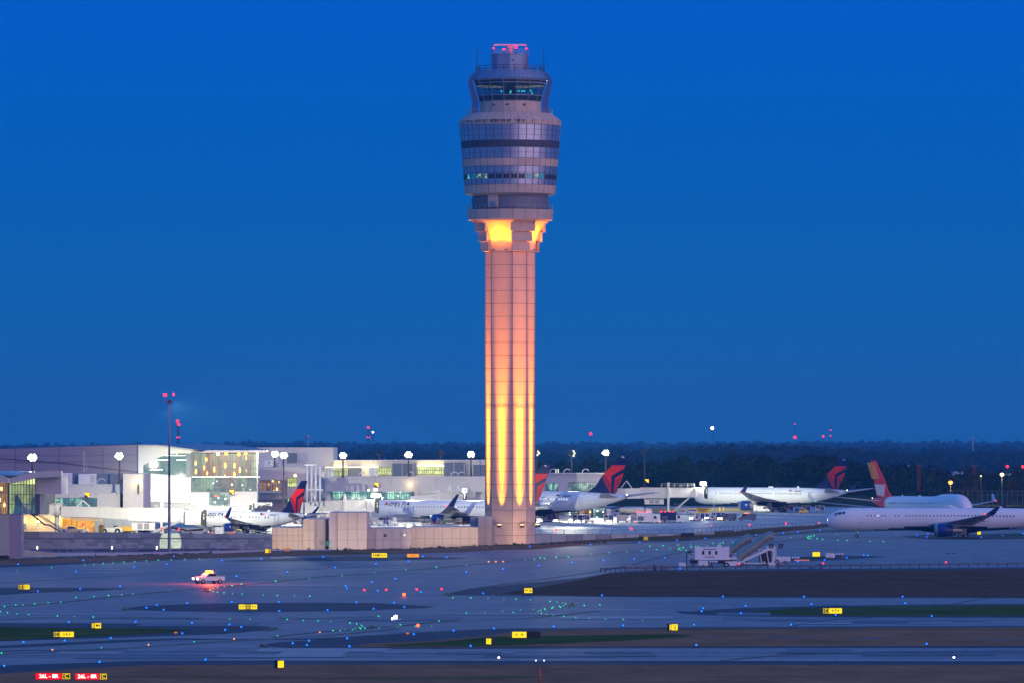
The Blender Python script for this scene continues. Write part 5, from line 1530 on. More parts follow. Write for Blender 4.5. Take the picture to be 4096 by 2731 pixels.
# tall slim mast with the red beacon
Dm = 1372.0
T = thing('beacon_mast', 'very tall slim grey mast with a red beacon on top, standing before the retaining wall', 'mast', (wx(677, Dm), Dm, 0.3))
p = MB(); hh = wz(1606, Dm)-.3; p.cyl((0,0,-.3), (0,0,hh*.5), .36, .26, n=12, cap=False); p.cyl((0,0,hh*.5), (0,0,hh), .26, .16, n=12); p.build('pole', mat('mast_grey', (.24,.26,.32), .5, .3), T)
p = MB(); p.bar((-1.0,0,hh), (1.0,0,hh), .12); p.bar((-.95,0,hh), (-.95,0,hh+1.6), .08); p.bar((.95,0,hh-1.4), (.95,0,hh+1.9), .07)
for x in (-.55,-.2,.2,.5): p.bar((x,-.2,hh), (x,-.2,hh-.35), .16)
p.cbox(-.35,.5,-.3,.3,hh+.1,hh+.45,.05); p.build('cross_arm', M_dark, T)
p = MB(); p.cyl((-.95,0,hh+1.3),(-.95,0,hh+1.9),.38,n=10); p.build('beacon', E_redcore, T)
p = MB(); p.cyl((.95,0,hh+1.4),(.95,0,hh+2.0),.12,n=8); p.build('small_beacon', E_red, T)
lamp('beacon_glow', 'POINT', (-.95,-.8,hh+1.6), 300, (1,.02,.08), T, size=.3)
# fill spots added at the cross arm fixtures to brighten the apron and jets
for tx, ty, pw, cn in ((330, 1440, 150000, 34), (640, 1445, 115000, 34), (950, 1500, 230000, 40), (1350, 1650, 700000, 26), (1700, 1720, 850000, 20), (2360, 1720, 900000, 15)):
    lamp('arm_fill_spot', 'SPOT', (wx(677, Dm), Dm+.4, hh), pw, (1.0,.97,.72), None, (wx(tx, ty), ty, 6.0), .5, cn, .9)

# distant antennas and towers
def far_antenna(label, px, top, base, D, lights, w=.8, col=M_dark, lat=True, group='distant antenna towers'):
    x = wx(px, D); z0, z1 = wz(base, D), wz(top, D)
    T = thing('antenna_tower', label, 'antenna tower', (x, D, z0), 0, group)
    m = MB()
    if lat:
        for sx, sy in ((-1,-1),(1,-1),(0,1)): m.bar((sx*w, sy*w, 0), (sx*w*.5, sy*w*.5, z1-z0), w*.28)
        k = 14
        for i in range(k):
            za, zb = (z1-z0)*i/k, (z1-z0)*(i+1)/k; s = 1-.5*i/k
            m.bar((-w*s,-w*s,za), (w*s,-w*s,zb), w*.2); m.bar((w*s,-w*s,za), (-w*s,-w*s,zb), w*.2)
    else: m.bar((0,0,0), (0,0,z1-z0), w*.6)
    m.build('lattice', col, T)
    for py, dx, r, e in lights:
        b = MB(); b.ball((dx, -w-.1, wz(py, D)-z0), r, 0, 8); b.build('beacon', e, T)
    return T
far_antenna('lattice tower with two red beacons above the hall roof', 713, 1680, 1775, 5200, ((1682, -.6, 1.3, E_hillr), (1695, .5, 1.3, E_hillr), (1747, -.9, .6, E_hillr), (1747, 1.0, .6, E_hillr)), w=1.3, lat=True)
far_antenna('thin antenna with a red top light, left of a white lit one', 1473, 1706, 1765, 7000, ((1707, 0, 1.4, E_hillr), (1747, -1, .7, E_hillr), (1747, 1.2, .7, E_hillr)), w=1.0)
far_antenna('thin antenna with a white top light beside the red lit one', 1492, 1726, 1765, 7000, ((1726, 0, 1.0, E_hill),), w=.8)
far_antenna('antenna with one red light just right of the tower', 2363, 1733, 1775, 7500, ((1733, 0, 1.9, E_hillr),), w=.6)
far_antenna('antenna with a yellow white light above the distant trees', 2849, 1709, 1775, 8000, ((1710, 0, 2.1, E_hill),), w=.6)
far_antenna('tall faint antenna with two red lights, right of the yellow white one', 3180, 1694, 1770, 9000, ((1747, 0, 2.3, E_hillr), (1694, 0, .9, E_hillr)), w=.6)
far_antenna('short faint antenna with a single red light between two taller ones', 3293, 1742, 1770, 9000, ((1743, 0, 1.8, E_hillr),), w=.6)
far_antenna('tall faint antenna with two dim red lights at the far right of the trio', 3322, 1690, 1770, 9000, ((1718, 0, 1.0, E_hillr), (1741, 0, 1.0, E_hillr)), w=.6)
far_antenna('pale monopole phone mast standing in the right woods', 3892, 1745, 1800, 5000, (), w=1.6, col=mat('pale_pole', (.4,.42,.45), .6), lat=False)
T = thing('water_tower', 'small pale water tower on the horizon left of the tower', 'water tower', (wx(1230, 9000), 9000, 20))
m = MB(); m.cyl((0,0,0),(0,0,wz(1750,9000)-20),1.2,n=8); m.ball((0,0,wz(1747,9000)-20),3.4,n=12); m.build('tank', mat('pale_tank', (.4,.42,.45), .6), T)
# ------------------------------------------------------------------ ground vehicles and equipment
M_curt = mat('curtain_blue', (0.02, 0.05, 0.22), 0.6, var=0.2)
M_cart = mat('cart_white', (0.76, 0.76, 0.76), 0.5, var=0.1)
M_foil = mat('grey_wrap', (0.42, 0.43, 0.47), 0.35, var=0.35, scale=1.5)
M_glv = mat('cab_glass', (0.04, 0.05, 0.06), 0.06, spec=0.9)
def put(T, loc, rz=0.0, label=None, group=None):
    T.location = loc; T.rotation_euler = (0,0,rz)
    if label: T['label'] = label
    if group: T['group'] = group
    return T
def baggage_cart(label, side=M_curt, group='baggage carts'):
    T = thing('baggage_cart', label, 'baggage cart', (0,0,0), 0, group)
    b = MB(); b.box(-1.5,1.5,-.75,.75,.42,.55); b.bar((-1.5,0,.45),(-2.3,0,.4),.1)
    b.build('platform', M_steel, T)
    b = MB()
    for x in (-1.4,-.05,1.3): b.box(x,x+.1,-.74,-.66,.55,2.0); b.box(x,x+.1,.66,.74,.55,2.0)
    b.box(-1.5,1.5,-.8,.8,2.0,2.08); b.box(-1.45,-1.38,-.7,.7,.55,2.0); b.build('canopy', M_cart, T)
    b = MB(); b.box(-.02,1.28,-.71,-.68,.6,1.98); b.box(-1.3,-.08,.68,.71,.6,1.98); b.box(-1.3,-.1,-.5,.5,.55,1.3,1); b.build('curtain', [side, M_foil], T)
    for x in (-1.0, 1.0):
        for y in (-.65,.65):
            b = MB(); b.wheel(x,y,.22,.22,.14); b.build('wheel', [M_rub, M_rim], T)
    return T
def container_dolly(label, m=M_foil, group='container dollies'):
    T = thing('container_dolly', label, 'dolly', (0,0,0), 0, group)
    b = MB(); b.box(-1.7,1.7,-.9,.9,.45,.6); b.bar((1.7,0,.5),(2.6,0,.35),.12); b.build('platform', M_steel, T)
    b = MB(); b.prism([(-1.55,.6),(1.0,.6),(1.6,1.2),(1.6,2.15),(-1.55,2.15)],-.8,.8)
    for i in range(4): b.box(-1.5+i*.75,-1.42+i*.75,-.83,-.8,.62,2.1)
    b.build('container', m, T)
    for x in (-1.2,1.2):
        for y in (-.8,.8):
            b = MB(); b.wheel(x,y,.25,.25,.16); b.build('wheel', [M_rub, M_rim], T)
    return T
def tug(label, body=M_cart, group=None, lights=None):
    T = thing('baggage_tug', label, 'tug', (0,0,0), 0, group)
    b = MB(); b.prism([(-1.3,.35),(1.4,.35),(1.5,.6),(1.4,.95),(.35,1.05),(.1,.75),(-.55,.75),(-.7,1.05),(-1.3,1.0)],-.7,.7); b.build('body', body, T)
    b = MB(); b.cbox(-.62,-.42,-.5,.5,.75,1.35,.05); b.bar((.3,0,1.0),(.1,0,1.3),.06); b.build('seat', M_black, T)
    b = MB()
    for x, y in ((.35,-.6),(.35,.6),(-.7,-.6),(-.7,.6)): b.bar((x,y,1.0),(x,y,1.95),.06)
    b.box(-.8,.45,-.7,.7,1.95,2.02); b.build('roof', body, T)
    for x in (-.85,.9):
        for y in (-.62,.62):
            b = MB(); b.wheel(x,y,.34,.34,.22); b.build('wheel', [M_rub, M_rim], T)
    for y in (-.45,.45):
        b = MB(); b.cyl((1.42,y,.75),(1.52,y,.75),.17 if lights else .1,n=8); b.build('headlight', lights or M_rim, T)
    return T
def box_truck(label, side=M_cart, group=None, L=6.4):
    T = thing('box_truck', label, 'truck', (0,0,0), 0, group)
    b = MB(); b.box(-3.2,3.2,-.9,.9,.75,.95); b.build('chassis', M_dark, T)
    b = MB(); b.cbox(-3.2,1.2,-1.2,1.2,1.2,3.6,.06,0); b.box(-3.25,-3.2,-1.0,-.1,1.25,3.2,2); b.box(-2.9,-1.2,-1.22,-1.2,1.3,2.5,1)
    b.build('cargo_box', [side, M_slate, M_black], T)
    b = MB(); b.prism([(1.35,.8),(3.2,.8),(3.25,1.5),(2.6,1.75),(2.15,2.75),(1.35,2.8)],-1.05,1.05); b.prism([(1.6,1.85),(2.5,1.85),(2.1,2.65),(1.6,2.65)],-1.07,1.07,1)
    b.build('cab', [M_cart, M_glv], T)
    for x in (-2.1,2.3):
        for y in (-.95,.95):
            b = MB(); b.wheel(x,y,.48,.48,.32); b.build('wheel', [M_rub, M_rim], T)
    for i in range(5):
        b = MB(); b.cbox(-3.22,-3.05,-1.0+i*.45,-.78+i*.45,3.6,3.85,.03); b.build('warning_light', E_redcore, T)
    for x in (-3.0,-2.0,-.6,.2):
        b = MB(); b.cbox(x,x+.3,-1.2,-1.0,3.6,3.82,.03); b.build('warning_light', E_red, T)
    for y in (-.9,.9):
        b = MB(); b.cbox(-3.3,-3.2,y-.16,y+.16,.85,1.15,.02); b.build('tail_light', emat('tail_red_orange', (1,.06,.01), 9), T)
    return T
def pickup(label, col=M_cart, beacon=None):
    T = thing('pickup_truck', label, 'pickup truck', (0,0,0), 0)
    b = MB(); b.prism([(-2.7,.55),(2.7,.55),(2.75,.95),(2.6,1.15),(1.2,1.25),(.5,1.85),(-.9,1.85),(-1.15,1.25),(-2.7,1.25)],-.95,.95)
    b.build('body', col, T)
    b = MB(); b.prism([(1.05,1.27),(.48,1.78),(-.85,1.78),(-1.0,1.27)],-.97,.97); b.box(-2.6,-1.3,-.8,.8,1.24,1.27); b.build('windows', M_glv, T)
    for x in (-1.7,1.75):
        for y in (-.85,.85):
            b = MB(); b.wheel(x,y,.4,.4,.26); b.build('wheel', [M_rub, M_rim], T)
    for y in (-.7,.7):
        b = MB(); b.cbox(2.68,2.8,y-.22,y+.22,.8,1.05,.02); b.build('headlight', emat('warm_headlamp', (1,.62,.3), 14) if beacon else M_rim, T)
    if beacon:
        b = MB(); b.cbox(-.4,.2,-.8,.8,1.87,2.25,.04); b.build('light_bar', beacon, T)
        lamp('light_bar_glow', 'POINT', (-.1,0,2.9), 6500, (1,.08,.015), T, size=.4)
    return T
def van(label, col=M_cart):
    T = thing('service_van', label, 'van', (0,0,0), 0)
    b = MB(); b.prism([(-2.5,.4),(2.6,.4),(2.65,.95),(2.1,1.2),(1.5,2.1),(-2.5,2.15)],-.95,.95); b.build('body', col, T)
    b = MB(); b.prism([(1.95,1.22),(1.42,1.95),(.6,1.95),(.6,1.22)],-.97,.97); b.build('windows', M_glv, T)
    for x in (-1.6,1.7):
        for y in (-.85,.85):
            b = MB(); b.wheel(x,y,.36,.36,.24); b.build('wheel', [M_rub, M_rim], T)
    return T
def pushback(label):
    T = thing('pushback_tractor', label, 'tractor', (0,0,0), 0)
    b = MB(); b.prism([(-2.7,.45),(2.7,.45),(2.75,1.25),(2.2,1.45),(-2.6,1.4),(-2.75,1.1)],-1.2,1.2); b.box(1.0,2.2,-1.0,1.0,1.45,1.6)
    for x in (-1.6,1.6): b.cyl((x,-1.22,.6),(x,-1.15,.6),.72,n=14,m=1)
    b.build('body', [mat('tractor_cream', (.72,.72,.6), .4), M_black], T)
    for x in (-1.6,1.6):
        for y in (-1.1,1.1):
            b = MB(); b.wheel(x,y,.55,.55,.4); b.build('wheel', [M_rub, M_rim], T)
    b = MB(); b.bar((.9,0,1.4),(1.0,0,2.0),.1); b.cbox(.7,1.5,-.5,.5,1.45,1.9,.05); b.build('seat', M_dark, T)
    return T
def belt_loader(label, col=M_cart, up=1.3, group=None):
    T = thing('belt_loader', label, 'belt loader', (0,0,0), 0, group)
    b = MB(); b.prism([(-2.6,.45),(2.6,.45),(2.6,.9),(-2.6,.9)],-.9,.9); b.cbox(1.2,2.2,-.85,-.2,.9,1.5,.05); b.build('chassis', col, T)
    b = MB(); b.bar((-3.2,.2,.75),(3.3,.2,.75+up),.9,.18); b.bar((-3.2,-.3,.95),(3.3,-.3,.95+up),.05,.3); b.bar((0,.2,.9),(1.2,.2,.75+up*.65),.12); b.build('belt', M_dark, T)
    for x in (-1.7,1.7):
        for y in (-.8,.8):
            b = MB(); b.wheel(x,y,.36,.36,.25); b.build('wheel', [M_rub, M_rim], T)
    return T
def skip_cart(label, lettering=None, w=2.6, h=1.3, col=E_fuel):
    T = thing('tow_cart', label, 'cart', (0,0,0), 0)
    b = MB(); b.prism([(-w,.6),(w,.6),(w+.08,.6+h),(-w-.08,.6+h)],-.9,.9)
    for x in (-w,w): b.box(x-.09,x+.09,-.97,.97,.55,.65+h)
    b.box(-w-.1,w+.1,-.97,-.9,.5+h,.62+h); b.build('bin', col, T)
    for x in (-w*.65,w*.65):
        for y in (-.75,.75):
            b = MB(); b.wheel(x,y,.28,.28,.2); b.build('wheel', [M_rub, M_rim], T)
    if lettering:
        for i, s_ in enumerate(lettering): text('lettering', s_, .68, M_dark, T, (0,-.93,.6+h*.70-.62*i), bold=.015)
    return T
def cone(label='orange traffic cone on the apron', group='orange cones'):
    T = thing('traffic_cone', label, 'cone', (0,0,0), 0, group)
    b = MB(); b.box(-.22,.22,-.22,.22,0,.04,1); b.cyl((0,0,.04),(0,0,.9),.16,.04,n=8); b.build('body', [M_orange, M_black], T)
    return T
def P(px, py, z=AP):
    if px < 1120: return at(px, py, 3.12)
    return at(px, py, z)

# left apron
put(pickup('white pickup parked under the dark sloping stair at the left apron'), P(285, 2134), deg(12))
put(tug('low white tug with a glowing red beacon beside the ochre loading bay'), P(333, 2133), PI)
_t = [o for o in bpy.data.objects if o.get('label', '').startswith('low white tug')][0]
b = MB(); b.ball((0,0,2.25), .3, 0, 8); b.build('beacon', E_redcore, _t)
put(pushback('cream pushback tractor parked left of the yellow cart'), P(444, 2133), 0)
put(skip_cart('plain yellow tow cart right of the cream pushback tractor', None, 2.0, 1.1, M_yel), P(507, 2132), 0)
T = thing('pipe_canopy', 'cream pipe canopy on yellow posts before the loading bay', 'canopy', P(348, 2134))
b = MB(); 
for z in (3.9, 3.1): b.cbox(-3.6, 3.6, -.4, .4, z, z+.35, .05)
b.build('beam', mat('cream_paint', (.6,.52,.3), .5), T)
for x in (-3.5, 3.3, -2.4):
    b = MB(); b.cyl((x,0,0),(x,0,4.3 if x != -2.4 else 3.9),.2,n=10); b.build('post', M_yel, T)
for i, px in enumerate((274, 285, 295, 306, 401, 409)):
    T = thing('bollard', 'short yellow bollard at the edge of the left apron', 'bollard', P(px, 2136), 0, 'yellow bollards')
    b = MB(); b.cyl((0,0,0),(0,0,1.3 if px < 400 else 2.2),.16 if px < 400 else .35,n=8); b.build('post', M_yel, T)
put(tug('navy tug under the cooling unit of the longest jet bridge', M_navy), P(574, 2134), 0)
put(belt_loader('grey belt loader behind the beacon mast', M_cart, 1.2), P(692, 2135), PI)
put(belt_loader('white belt loader below the nose of the left jet', M_cart, .6), P(792, 2137), 0)
put(skip_cart('small yellow box cart left of the engine of the left jet', None, .7, .8, M_yel), P(822, 2136), 0)
T = thing('unit_load_container', 'pale grey container standing in front of the left jet engine', 'container', P(878, 2138))
b = MB(); b.cbox(-1.0, 1.0, -.8, .8, .3, 1.9, .05); b.box(-1.0,1.0,-.84,-.8,1.0,1.06); b.box(-.04,.04,-.84,-.8,.35,1.85); b.build('body', M_foil, T)
for px in (846, 851, 914, 922, 931, 937): put(cone(), P(px, 2137), 0)
for px, rz, lab in ((1035, 0, 'dark flat dolly train behind the left jet main wheels'), (1080, PI, 'dark flat dolly just left of the beige building edge')):
    T = thing('flat_dolly', lab, 'dolly', P(px, 2134), rz)
    b = MB(); b.box(-1.9,1.9,-.9,.9,.55,.75); b.box(-1.9,-1.7,-.9,.9,.75,1.2); b.build('platform', mat('dolly_green_grey', (.13,.17,.16), .6), T)
    for x in (-1.2,1.2):
        b = MB(); b.wheel(x,-.8,.42,.42,.25); b.wheel(x,.8,.42,.42,.25); b.build('wheel', [M_rub, M_rim], T)
for px, c, lab in ((684, E_redcore, 'red obstruction light on a stick left of the beacon mast foot'), (716, E_redcore, 'red obstruction light on a stick right of the beacon mast')):
    D = 1412; T = thing('obstruction_light', lab, 'red light', (wx(px if px > 700 else 647, D), D, AP)); zz = wz(2115 if px > 700 else 2112, D)
    b = MB(); b.cyl((0,0,0),(0,0,zz-AP),.06,n=6,m=1); b.ball((0,0,zz-AP),.26,0,8); b.build('lamp_head', [c, M_dark], T)

# banner and van behind the left jet tail
T = thing('banner', 'navy banner reading TA HOUSE behind the tail of the left jet', 'banner', (wx(1229, 1475), 1475, AP))
b = MB(); b.cbox(-1.35,1.35,-.05,.05,2.6,4.4,.03); b.build('panel', M_blue, T)
text('lettering', 'ATLANTA HOUSE', .5, emat('banner_white', (.8,.8,.9), .5), T, (-.1,-.08,3.2), bold=.01, sx=.62)
put(van('white van behind the service building roof, right of the left jet tail'), P(1165, 2112), 0)
put(van('navy and white van under the tail of the left jet', M_navy), P(1195, 2108), PI)
# beside the long jet's nose
put(tug('white tug beneath the nose of the long jet left of the tower'), P(1476, 2098), PI)
put(baggage_cart('blue curtained cart on the roof line beside the long jet nose'), P(1535, 2098), 0)
put(baggage_cart('second pale cart beside the long jet nose', M_cart), P(1565, 2098), 0)
for px in (1727, 1733, 1745, 1848, 1863): put(cone(), P(px, 2098), 0)
put(tug('dark tug behind the engine of the long jet', M_dark), P(1705, 2096), 0)
put(belt_loader('dark belt loader between the engine and the navy wall block', M_dark, .4), P(1790, 2096), 0)

# right apron
PC = baggage_cart('', M_curt)
def cart_at(px, py, rz, label, m=None):
    r = repeat(PC, P(px, py), rz, label)
    return r
cart_at(2188, 2086, deg(8), 'blue curtained baggage cart nearest the tower on the right apron')
PD = container_dolly('')
repeat(PD, P(2257, 2089), 0, 'grey container dolly right of the cart nearest the tower')
cart_at(2310, 2086, deg(5), 'blue curtained baggage cart between the container dolly and the small tug')
cart_at(2340, 2085, deg(-4), 'blue curtained baggage cart directly behind the small white tug')
put(tug('small white tug with a blue cart behind it, under the rear of the large jet'), P(2357, 2090), 0)
put(tug('white tug with low dolly in front of the bright bay right of the tower'), P(2222, 2080), PI)
cart_at(2434, 2086, deg(3), 'lone blue curtained baggage cart left of the silver container')
repeat(PD, P(2489, 2088), 0, 'silver wrapped container dolly in the middle of the right apron')
repeat(PD, P(2545, 2086), 0, 'silver container dolly just behind the left fire coloured truck')
put(box_truck('white box truck with red warning lights, left one of the pair'), at(2592, 2099, AP-.7), 0)
put(box_truck('navy sided box truck with red warning lights, right one of the pair', M_navy), at(2687, 2097, AP-.7), 0)
put(van('white van between the two box trucks'), P(2634, 2084), 0)
# bright far row by the gate
put(box_truck('white catering truck in the bright bay under the large jet', M_white), P(2390, 2062), 0)
for o in [c for c in bpy.data.objects if c.name.startswith('warning_light') and c.parent and c.parent.get('label', '').startswith('white catering')]: bpy.data.objects.remove(o)
put(skip_cart('white ribbed container on wheels right of the catering truck', None, 1.5, 1.9, M_white), P(2402+20, 2068), 0)
put(van('white van in the bright bay behind the tail of the large jet', M_white), P(2482, 2062), PI)
put(pushback('cream tractor in the bright bay below the tail cone of the large jet'), P(2508, 2052), 0)
put(belt_loader('yellow belt loader in the bright bay', M_yel, 1.4), P(2455, 2050), 0)
put(belt_loader('second yellow belt loader nearer the tail cone of the large jet', M_yel, .7), P(2530, 2060), PI)
T = thing('fuel_tanker', 'long pale tanker truck in the bright bay left of the box trucks', 'tanker', P(2535, 2066))
b = MB(); b.cyl((-4.2,0,1.9),(3.0,0,1.9),1.0,n=16); b.cyl((3.0,0,1.9),(3.4,0,1.9),1.0,.5,n=16); b.build('tank', mat('tanker_cream', (.6,.58,.5), .35), T)
b = MB(); b.box(-4.2,5.6,-.8,.8,.6,.85); b.build('chassis', M_dark, T)
b = MB(); b.prism([(3.6,.8),(5.6,.8),(5.6,1.7),(5.2,2.6),(3.6,2.6)],-1.0,1.0); b.build('cab', M_white, T)
for x in (-3.2,-2.0,4.6):
    b = MB(); b.wheel(x,-.9,.5,.5,.3); b.wheel(x,.9,.5,.5,.3); b.build('wheel', [M_rub, M_rim], T)
def stair(label, loc, rz=0, col=M_yel, h=3.4, rise=1, group=None):
    T = thing('boarding_stairs', label, 'stairs', loc, rz, group)
    b = MB()
    for y in (-.7,.7): b.bar((-2.6,y,.5),(2.2,y,h),.12,.3); b.bar((-2.6,y,1.5),(2.2,y,h+1.0),.07)
    for i in range(12):
        t = (i+.5)/12; b.box(-2.6+4.8*t-.18,-2.6+4.8*t+.18,-.68,.68,.5+(h-.5)*t-.04,.5+(h-.5)*t)
    b.build('flight', col, T)
    b = MB(); b.box(2.2,3.6,-.8,.8,h-.1,h); b.bar((2.3,-.7,.3),(2.3,-.7,h),.1); b.bar((3.5,-.7,.3),(3.5,-.7,h),.1); b.bar((2.3,-.8,h+1),(3.6,-.8,h+1),.06); b.build('landing', M_white, T)
    b = MB(); b.box(-2.4,3.4,-.8,.8,.35,.5)
    for x in (-1.6,2.8): b.wheel(x,-.75,.3,.3,.2,mt=1,mr=0); b.wheel(x,.75,.3,.3,.2,mt=1,mr=0)
    b.build('chassis', [M_steel, M_rub], T)
    return T
stair('yellow boarding stairs in the bright bay under the large jet', P(2370, 2064), 0, M_yel, 4.0)
# towards the A-shaped bridge
put(skip_cart('yellow cart lettered FUEL SPILL CART below the engine of the jet before the woods', ('FUEL SPILL', 'CART'), 1.95, 1.55), P(2813, 2057, AP), 0)
stair('white passenger stairs left of the yellow lettered cart', P(2742, 2056), PI, M_white, 2.3)
put(belt_loader('white belt loader behind the yellow lettered cart', M_cart, .3), P(2770, 2052), 0)
for px in (2615, 2630, 2645, 2661, 2879, 2894):
    T = thing('bollard', 'tall yellow bollard at the foot of the right jet bridge', 'bollard', P(px, 2050), 0, 'tall yellow bollards')
    b = MB(); b.cyl((0,0,0),(0,0,1.9),.16,n=8); b.build('post', M_yel, T)
T = thing('site_fence', 'low tan board fence behind the bollards of the right jet bridge', 'fence', P(2755, 2045))
for i in range(34):
    b = MB(); b.box(-19+i*1.15,-18.95+i*1.15+1.0,-.05,.05,.1,1.3); b.build('board', mat('tan_board', (.4,.33,.16), .7), T)
# carts with lamps heading left
cart_at(2801, 2079, 0, 'blue cart behind the leftmost pair of white headlamps')
cart_at(2818, 2079, 0, 'second blue cart behind the leftmost pair of white headlamps')
cart_at(2865, 2076, 0, 'blue cart between the middle and the amber headlamps')
cart_at(2882, 2076, 0, 'second blue cart between the middle and the amber headlamps')
put(tug('tug with the leftmost pair of blazing white headlamps', lights=E_head), P(2781, 2083), PI+deg(35))
put(tug('tug with the middle pair of blazing white headlamps', lights=E_head), P(2842, 2080), PI+deg(35))
vt = put(van('dark van with blazing amber headlamps at the end of the tug line', M_slate), P(2910, 2082), PI+deg(35))
for y in (-.7,.7):
    b = MB(); b.cyl((2.6,y,.75),(2.74,y,.75),.26,n=10); b.build('headlight', emat('amber_headlamp', (1,.6,.2), 18), vt)
lamp('headlight_glow', 'SPOT', (2.9,0,.9), 900, (1,.6,.25), vt, (12,0,0), .2, 70, .8)
put(van('grey van driving on the right apron with a row of warm lamps', M_slate), P(2990, 2082), PI)
vt = [o for o in bpy.data.objects if o.get('label','').startswith('grey van driving')][0]
b = MB(); b.cbox(.2,2.5,-1.0,-.95,.7,.95,.02); b.build('lamp_row', emat('warm_lamp_row', (1,.75,.45), 10), vt)
b = MB(); b.cbox(-.6,1.0,-.3,.3,2.15,2.35,.03); b.build('light_bar', E_orange, vt)
# under the right jet
put(van('pale service truck near the tail wheels of the jet before the woods', M_cart), P(3045, 2048), 0)
cart_at(3107, 2046, 0, 'blue cart directly right of the pale service truck')
r = cart_at(3157, 2046, 0, 'white faced cart third from the right beneath the right jet tail')
r = cart_at(3225, 2046, 0, 'blue cart second from the right beneath the right jet tail')
r = cart_at(3280, 2046, 0, 'white edged cart rightmost of the row beneath the right jet tail')
put(tug('small yellow tug between the carts beneath the right jet tail', M_yel), P(3213, 2051), 0)
put(tug('dark tug left of the yellow one beneath the right jet tail', M_dark), P(3197, 2046), 0)
for px, py in ((2196, 2112), (2524, 2098)):
    T = thing('marker_stake', 'thin orange marker stake standing on the right apron', 'stake', at(px, py, 2.4), 0, 'orange marker stakes')
    b = MB(); b.cyl((0,0,0),(0,0,.9),.09,n=6); b.build('stake', M_orange, T)

# gate docking displays
for px, py, D in ((350, 1978, 1466), (928, 1967, 1553), (1507, 1938, 1743), (2716-17+0, 1922, 1948), ):
    labs = {350: 'amber docking display on the wall above the left gate window band', 928: 'amber docking display right of the lower hall glass', 1507: 'amber docking display on the terrace wall left of the tower', 2699: 'amber docking display on the tall thin mast before the woods'}
    q = px if px != 2699 else 2699
    x0 = px if px != 2699 else 2588
    T = thing('docking_display', labs[px], 'display', (wx(x0, D), D-.6, wz(py, D)))
    s_ = .55
    b = MB(); b.box(-.62,.62,-.1,.25,-.62,.62); b.build('housing', M_black, T)
    b = MB(); 
    for (a, c) in ((-.4,.35),(-.05,.35),(.35,.35),(.1,.02),(.35,-.3),(-.1,.1)): b.box(a-.17,a+.17,-.14,-.1,c-.13,c+.13)
    b.build('display', E_vdgs, T)

# rooftop things
for i, (a, b_, t, u, D) in enumerate(((245, 287, 1890, 1935, 1479), (313, 385, 1893, 1934, 1479))):
    T = thing('roof_unit', ('narrow', 'wide')[i]+' white louvred unit on the wing roof left of the hall', 'roof unit', (wx((a+b_)/2, D), D, wz(u, D)), 0)
    hw = (wx(b_,D)-wx(a,D))/2; hh = wz(t,D)-wz(u,D)
    m = MB(); m.cbox(-hw,hw,0,3,0,hh,.08); m.build('housing', M_cart, T)
    m = MB(); m.box(hw*.3,hw*.85,-.04,0,.3,hh-.3); m.build('access_panel', M_offw, T)
for i, (a, b_, t, u) in enumerate(((1060, 1098, 1840, 1866), (1312, 1336, 1870, 1908), (1480, 1510, 1870, 1905))):
    D = 1741
    T = thing('air_handler', ('air handling unit with hooded intakes beside the hall canopy', 'air handling unit with hooded intakes left of the first lit window band', 'air handling unit with hooded intakes between two lit window bands')[i], 'air handler', (wx((a+b_)/2, D), D, wz(u, D)))
    hw = (wx(b_,D)-wx(a,D))/2; hh = wz(t,D)-wz(u,D)
    m = MB(); m.cbox(-hw*1.2,hw,0,2.2,0,hh,.08); m.build('housing', M_cart, T)
    for k in range(3):
        m = MB(); m.prism([(hw*.1, hh*(.2+.27*k)), (hw*1.35, hh*(.15+.27*k)), (hw*.1, hh*(.42+.27*k))], -.9, -.05); m.build('hood', M_steel, T)
for i, (px, py, D) in enumerate(((188, 1971, 1468), (403, 1933, 1484), (1012+45, 1867, 1742), (1445, 1905, 1742), (1640, 1903, 1742), (1815, 1903, 1742), (1844, 1903, 1742), (2210, 1890, 1851), (2266, 1890, 1851), (2340, 1890, 1851))):
    T = thing('goose_neck_pipe', 'white goose neck davit curving over the roof edge', 'davit', (wx(px, D), D, wz(py, D)), 0, 'white davits on the roof edges')
    m = MB(); q = [(-.9,0,0),(-.7,0,.7),(-.2,0,1.15),(.4,0,1.2),(.9,0,1.05),(.95,0,.6)]
    for a, c in zip(q[:-1], q[1:]): m.cyl(a, c, .11, n=6)
    m.build('pipe', M_white, T)
for i in range(3):
    D = 1500; px = (333, 339, 347)[i]
    T = thing('whip_aerial', 'thin white whip aerial on the roof left of the hall', 'aerial', (wx(px, D), D, wz(1885, D)), 0, 'white whip aerials')
    m = MB(); m.cyl((0,0,0),(0,0,(5.0,5.0,2.6)[i]),.05,n=5); m.build('rod', M_white, T)
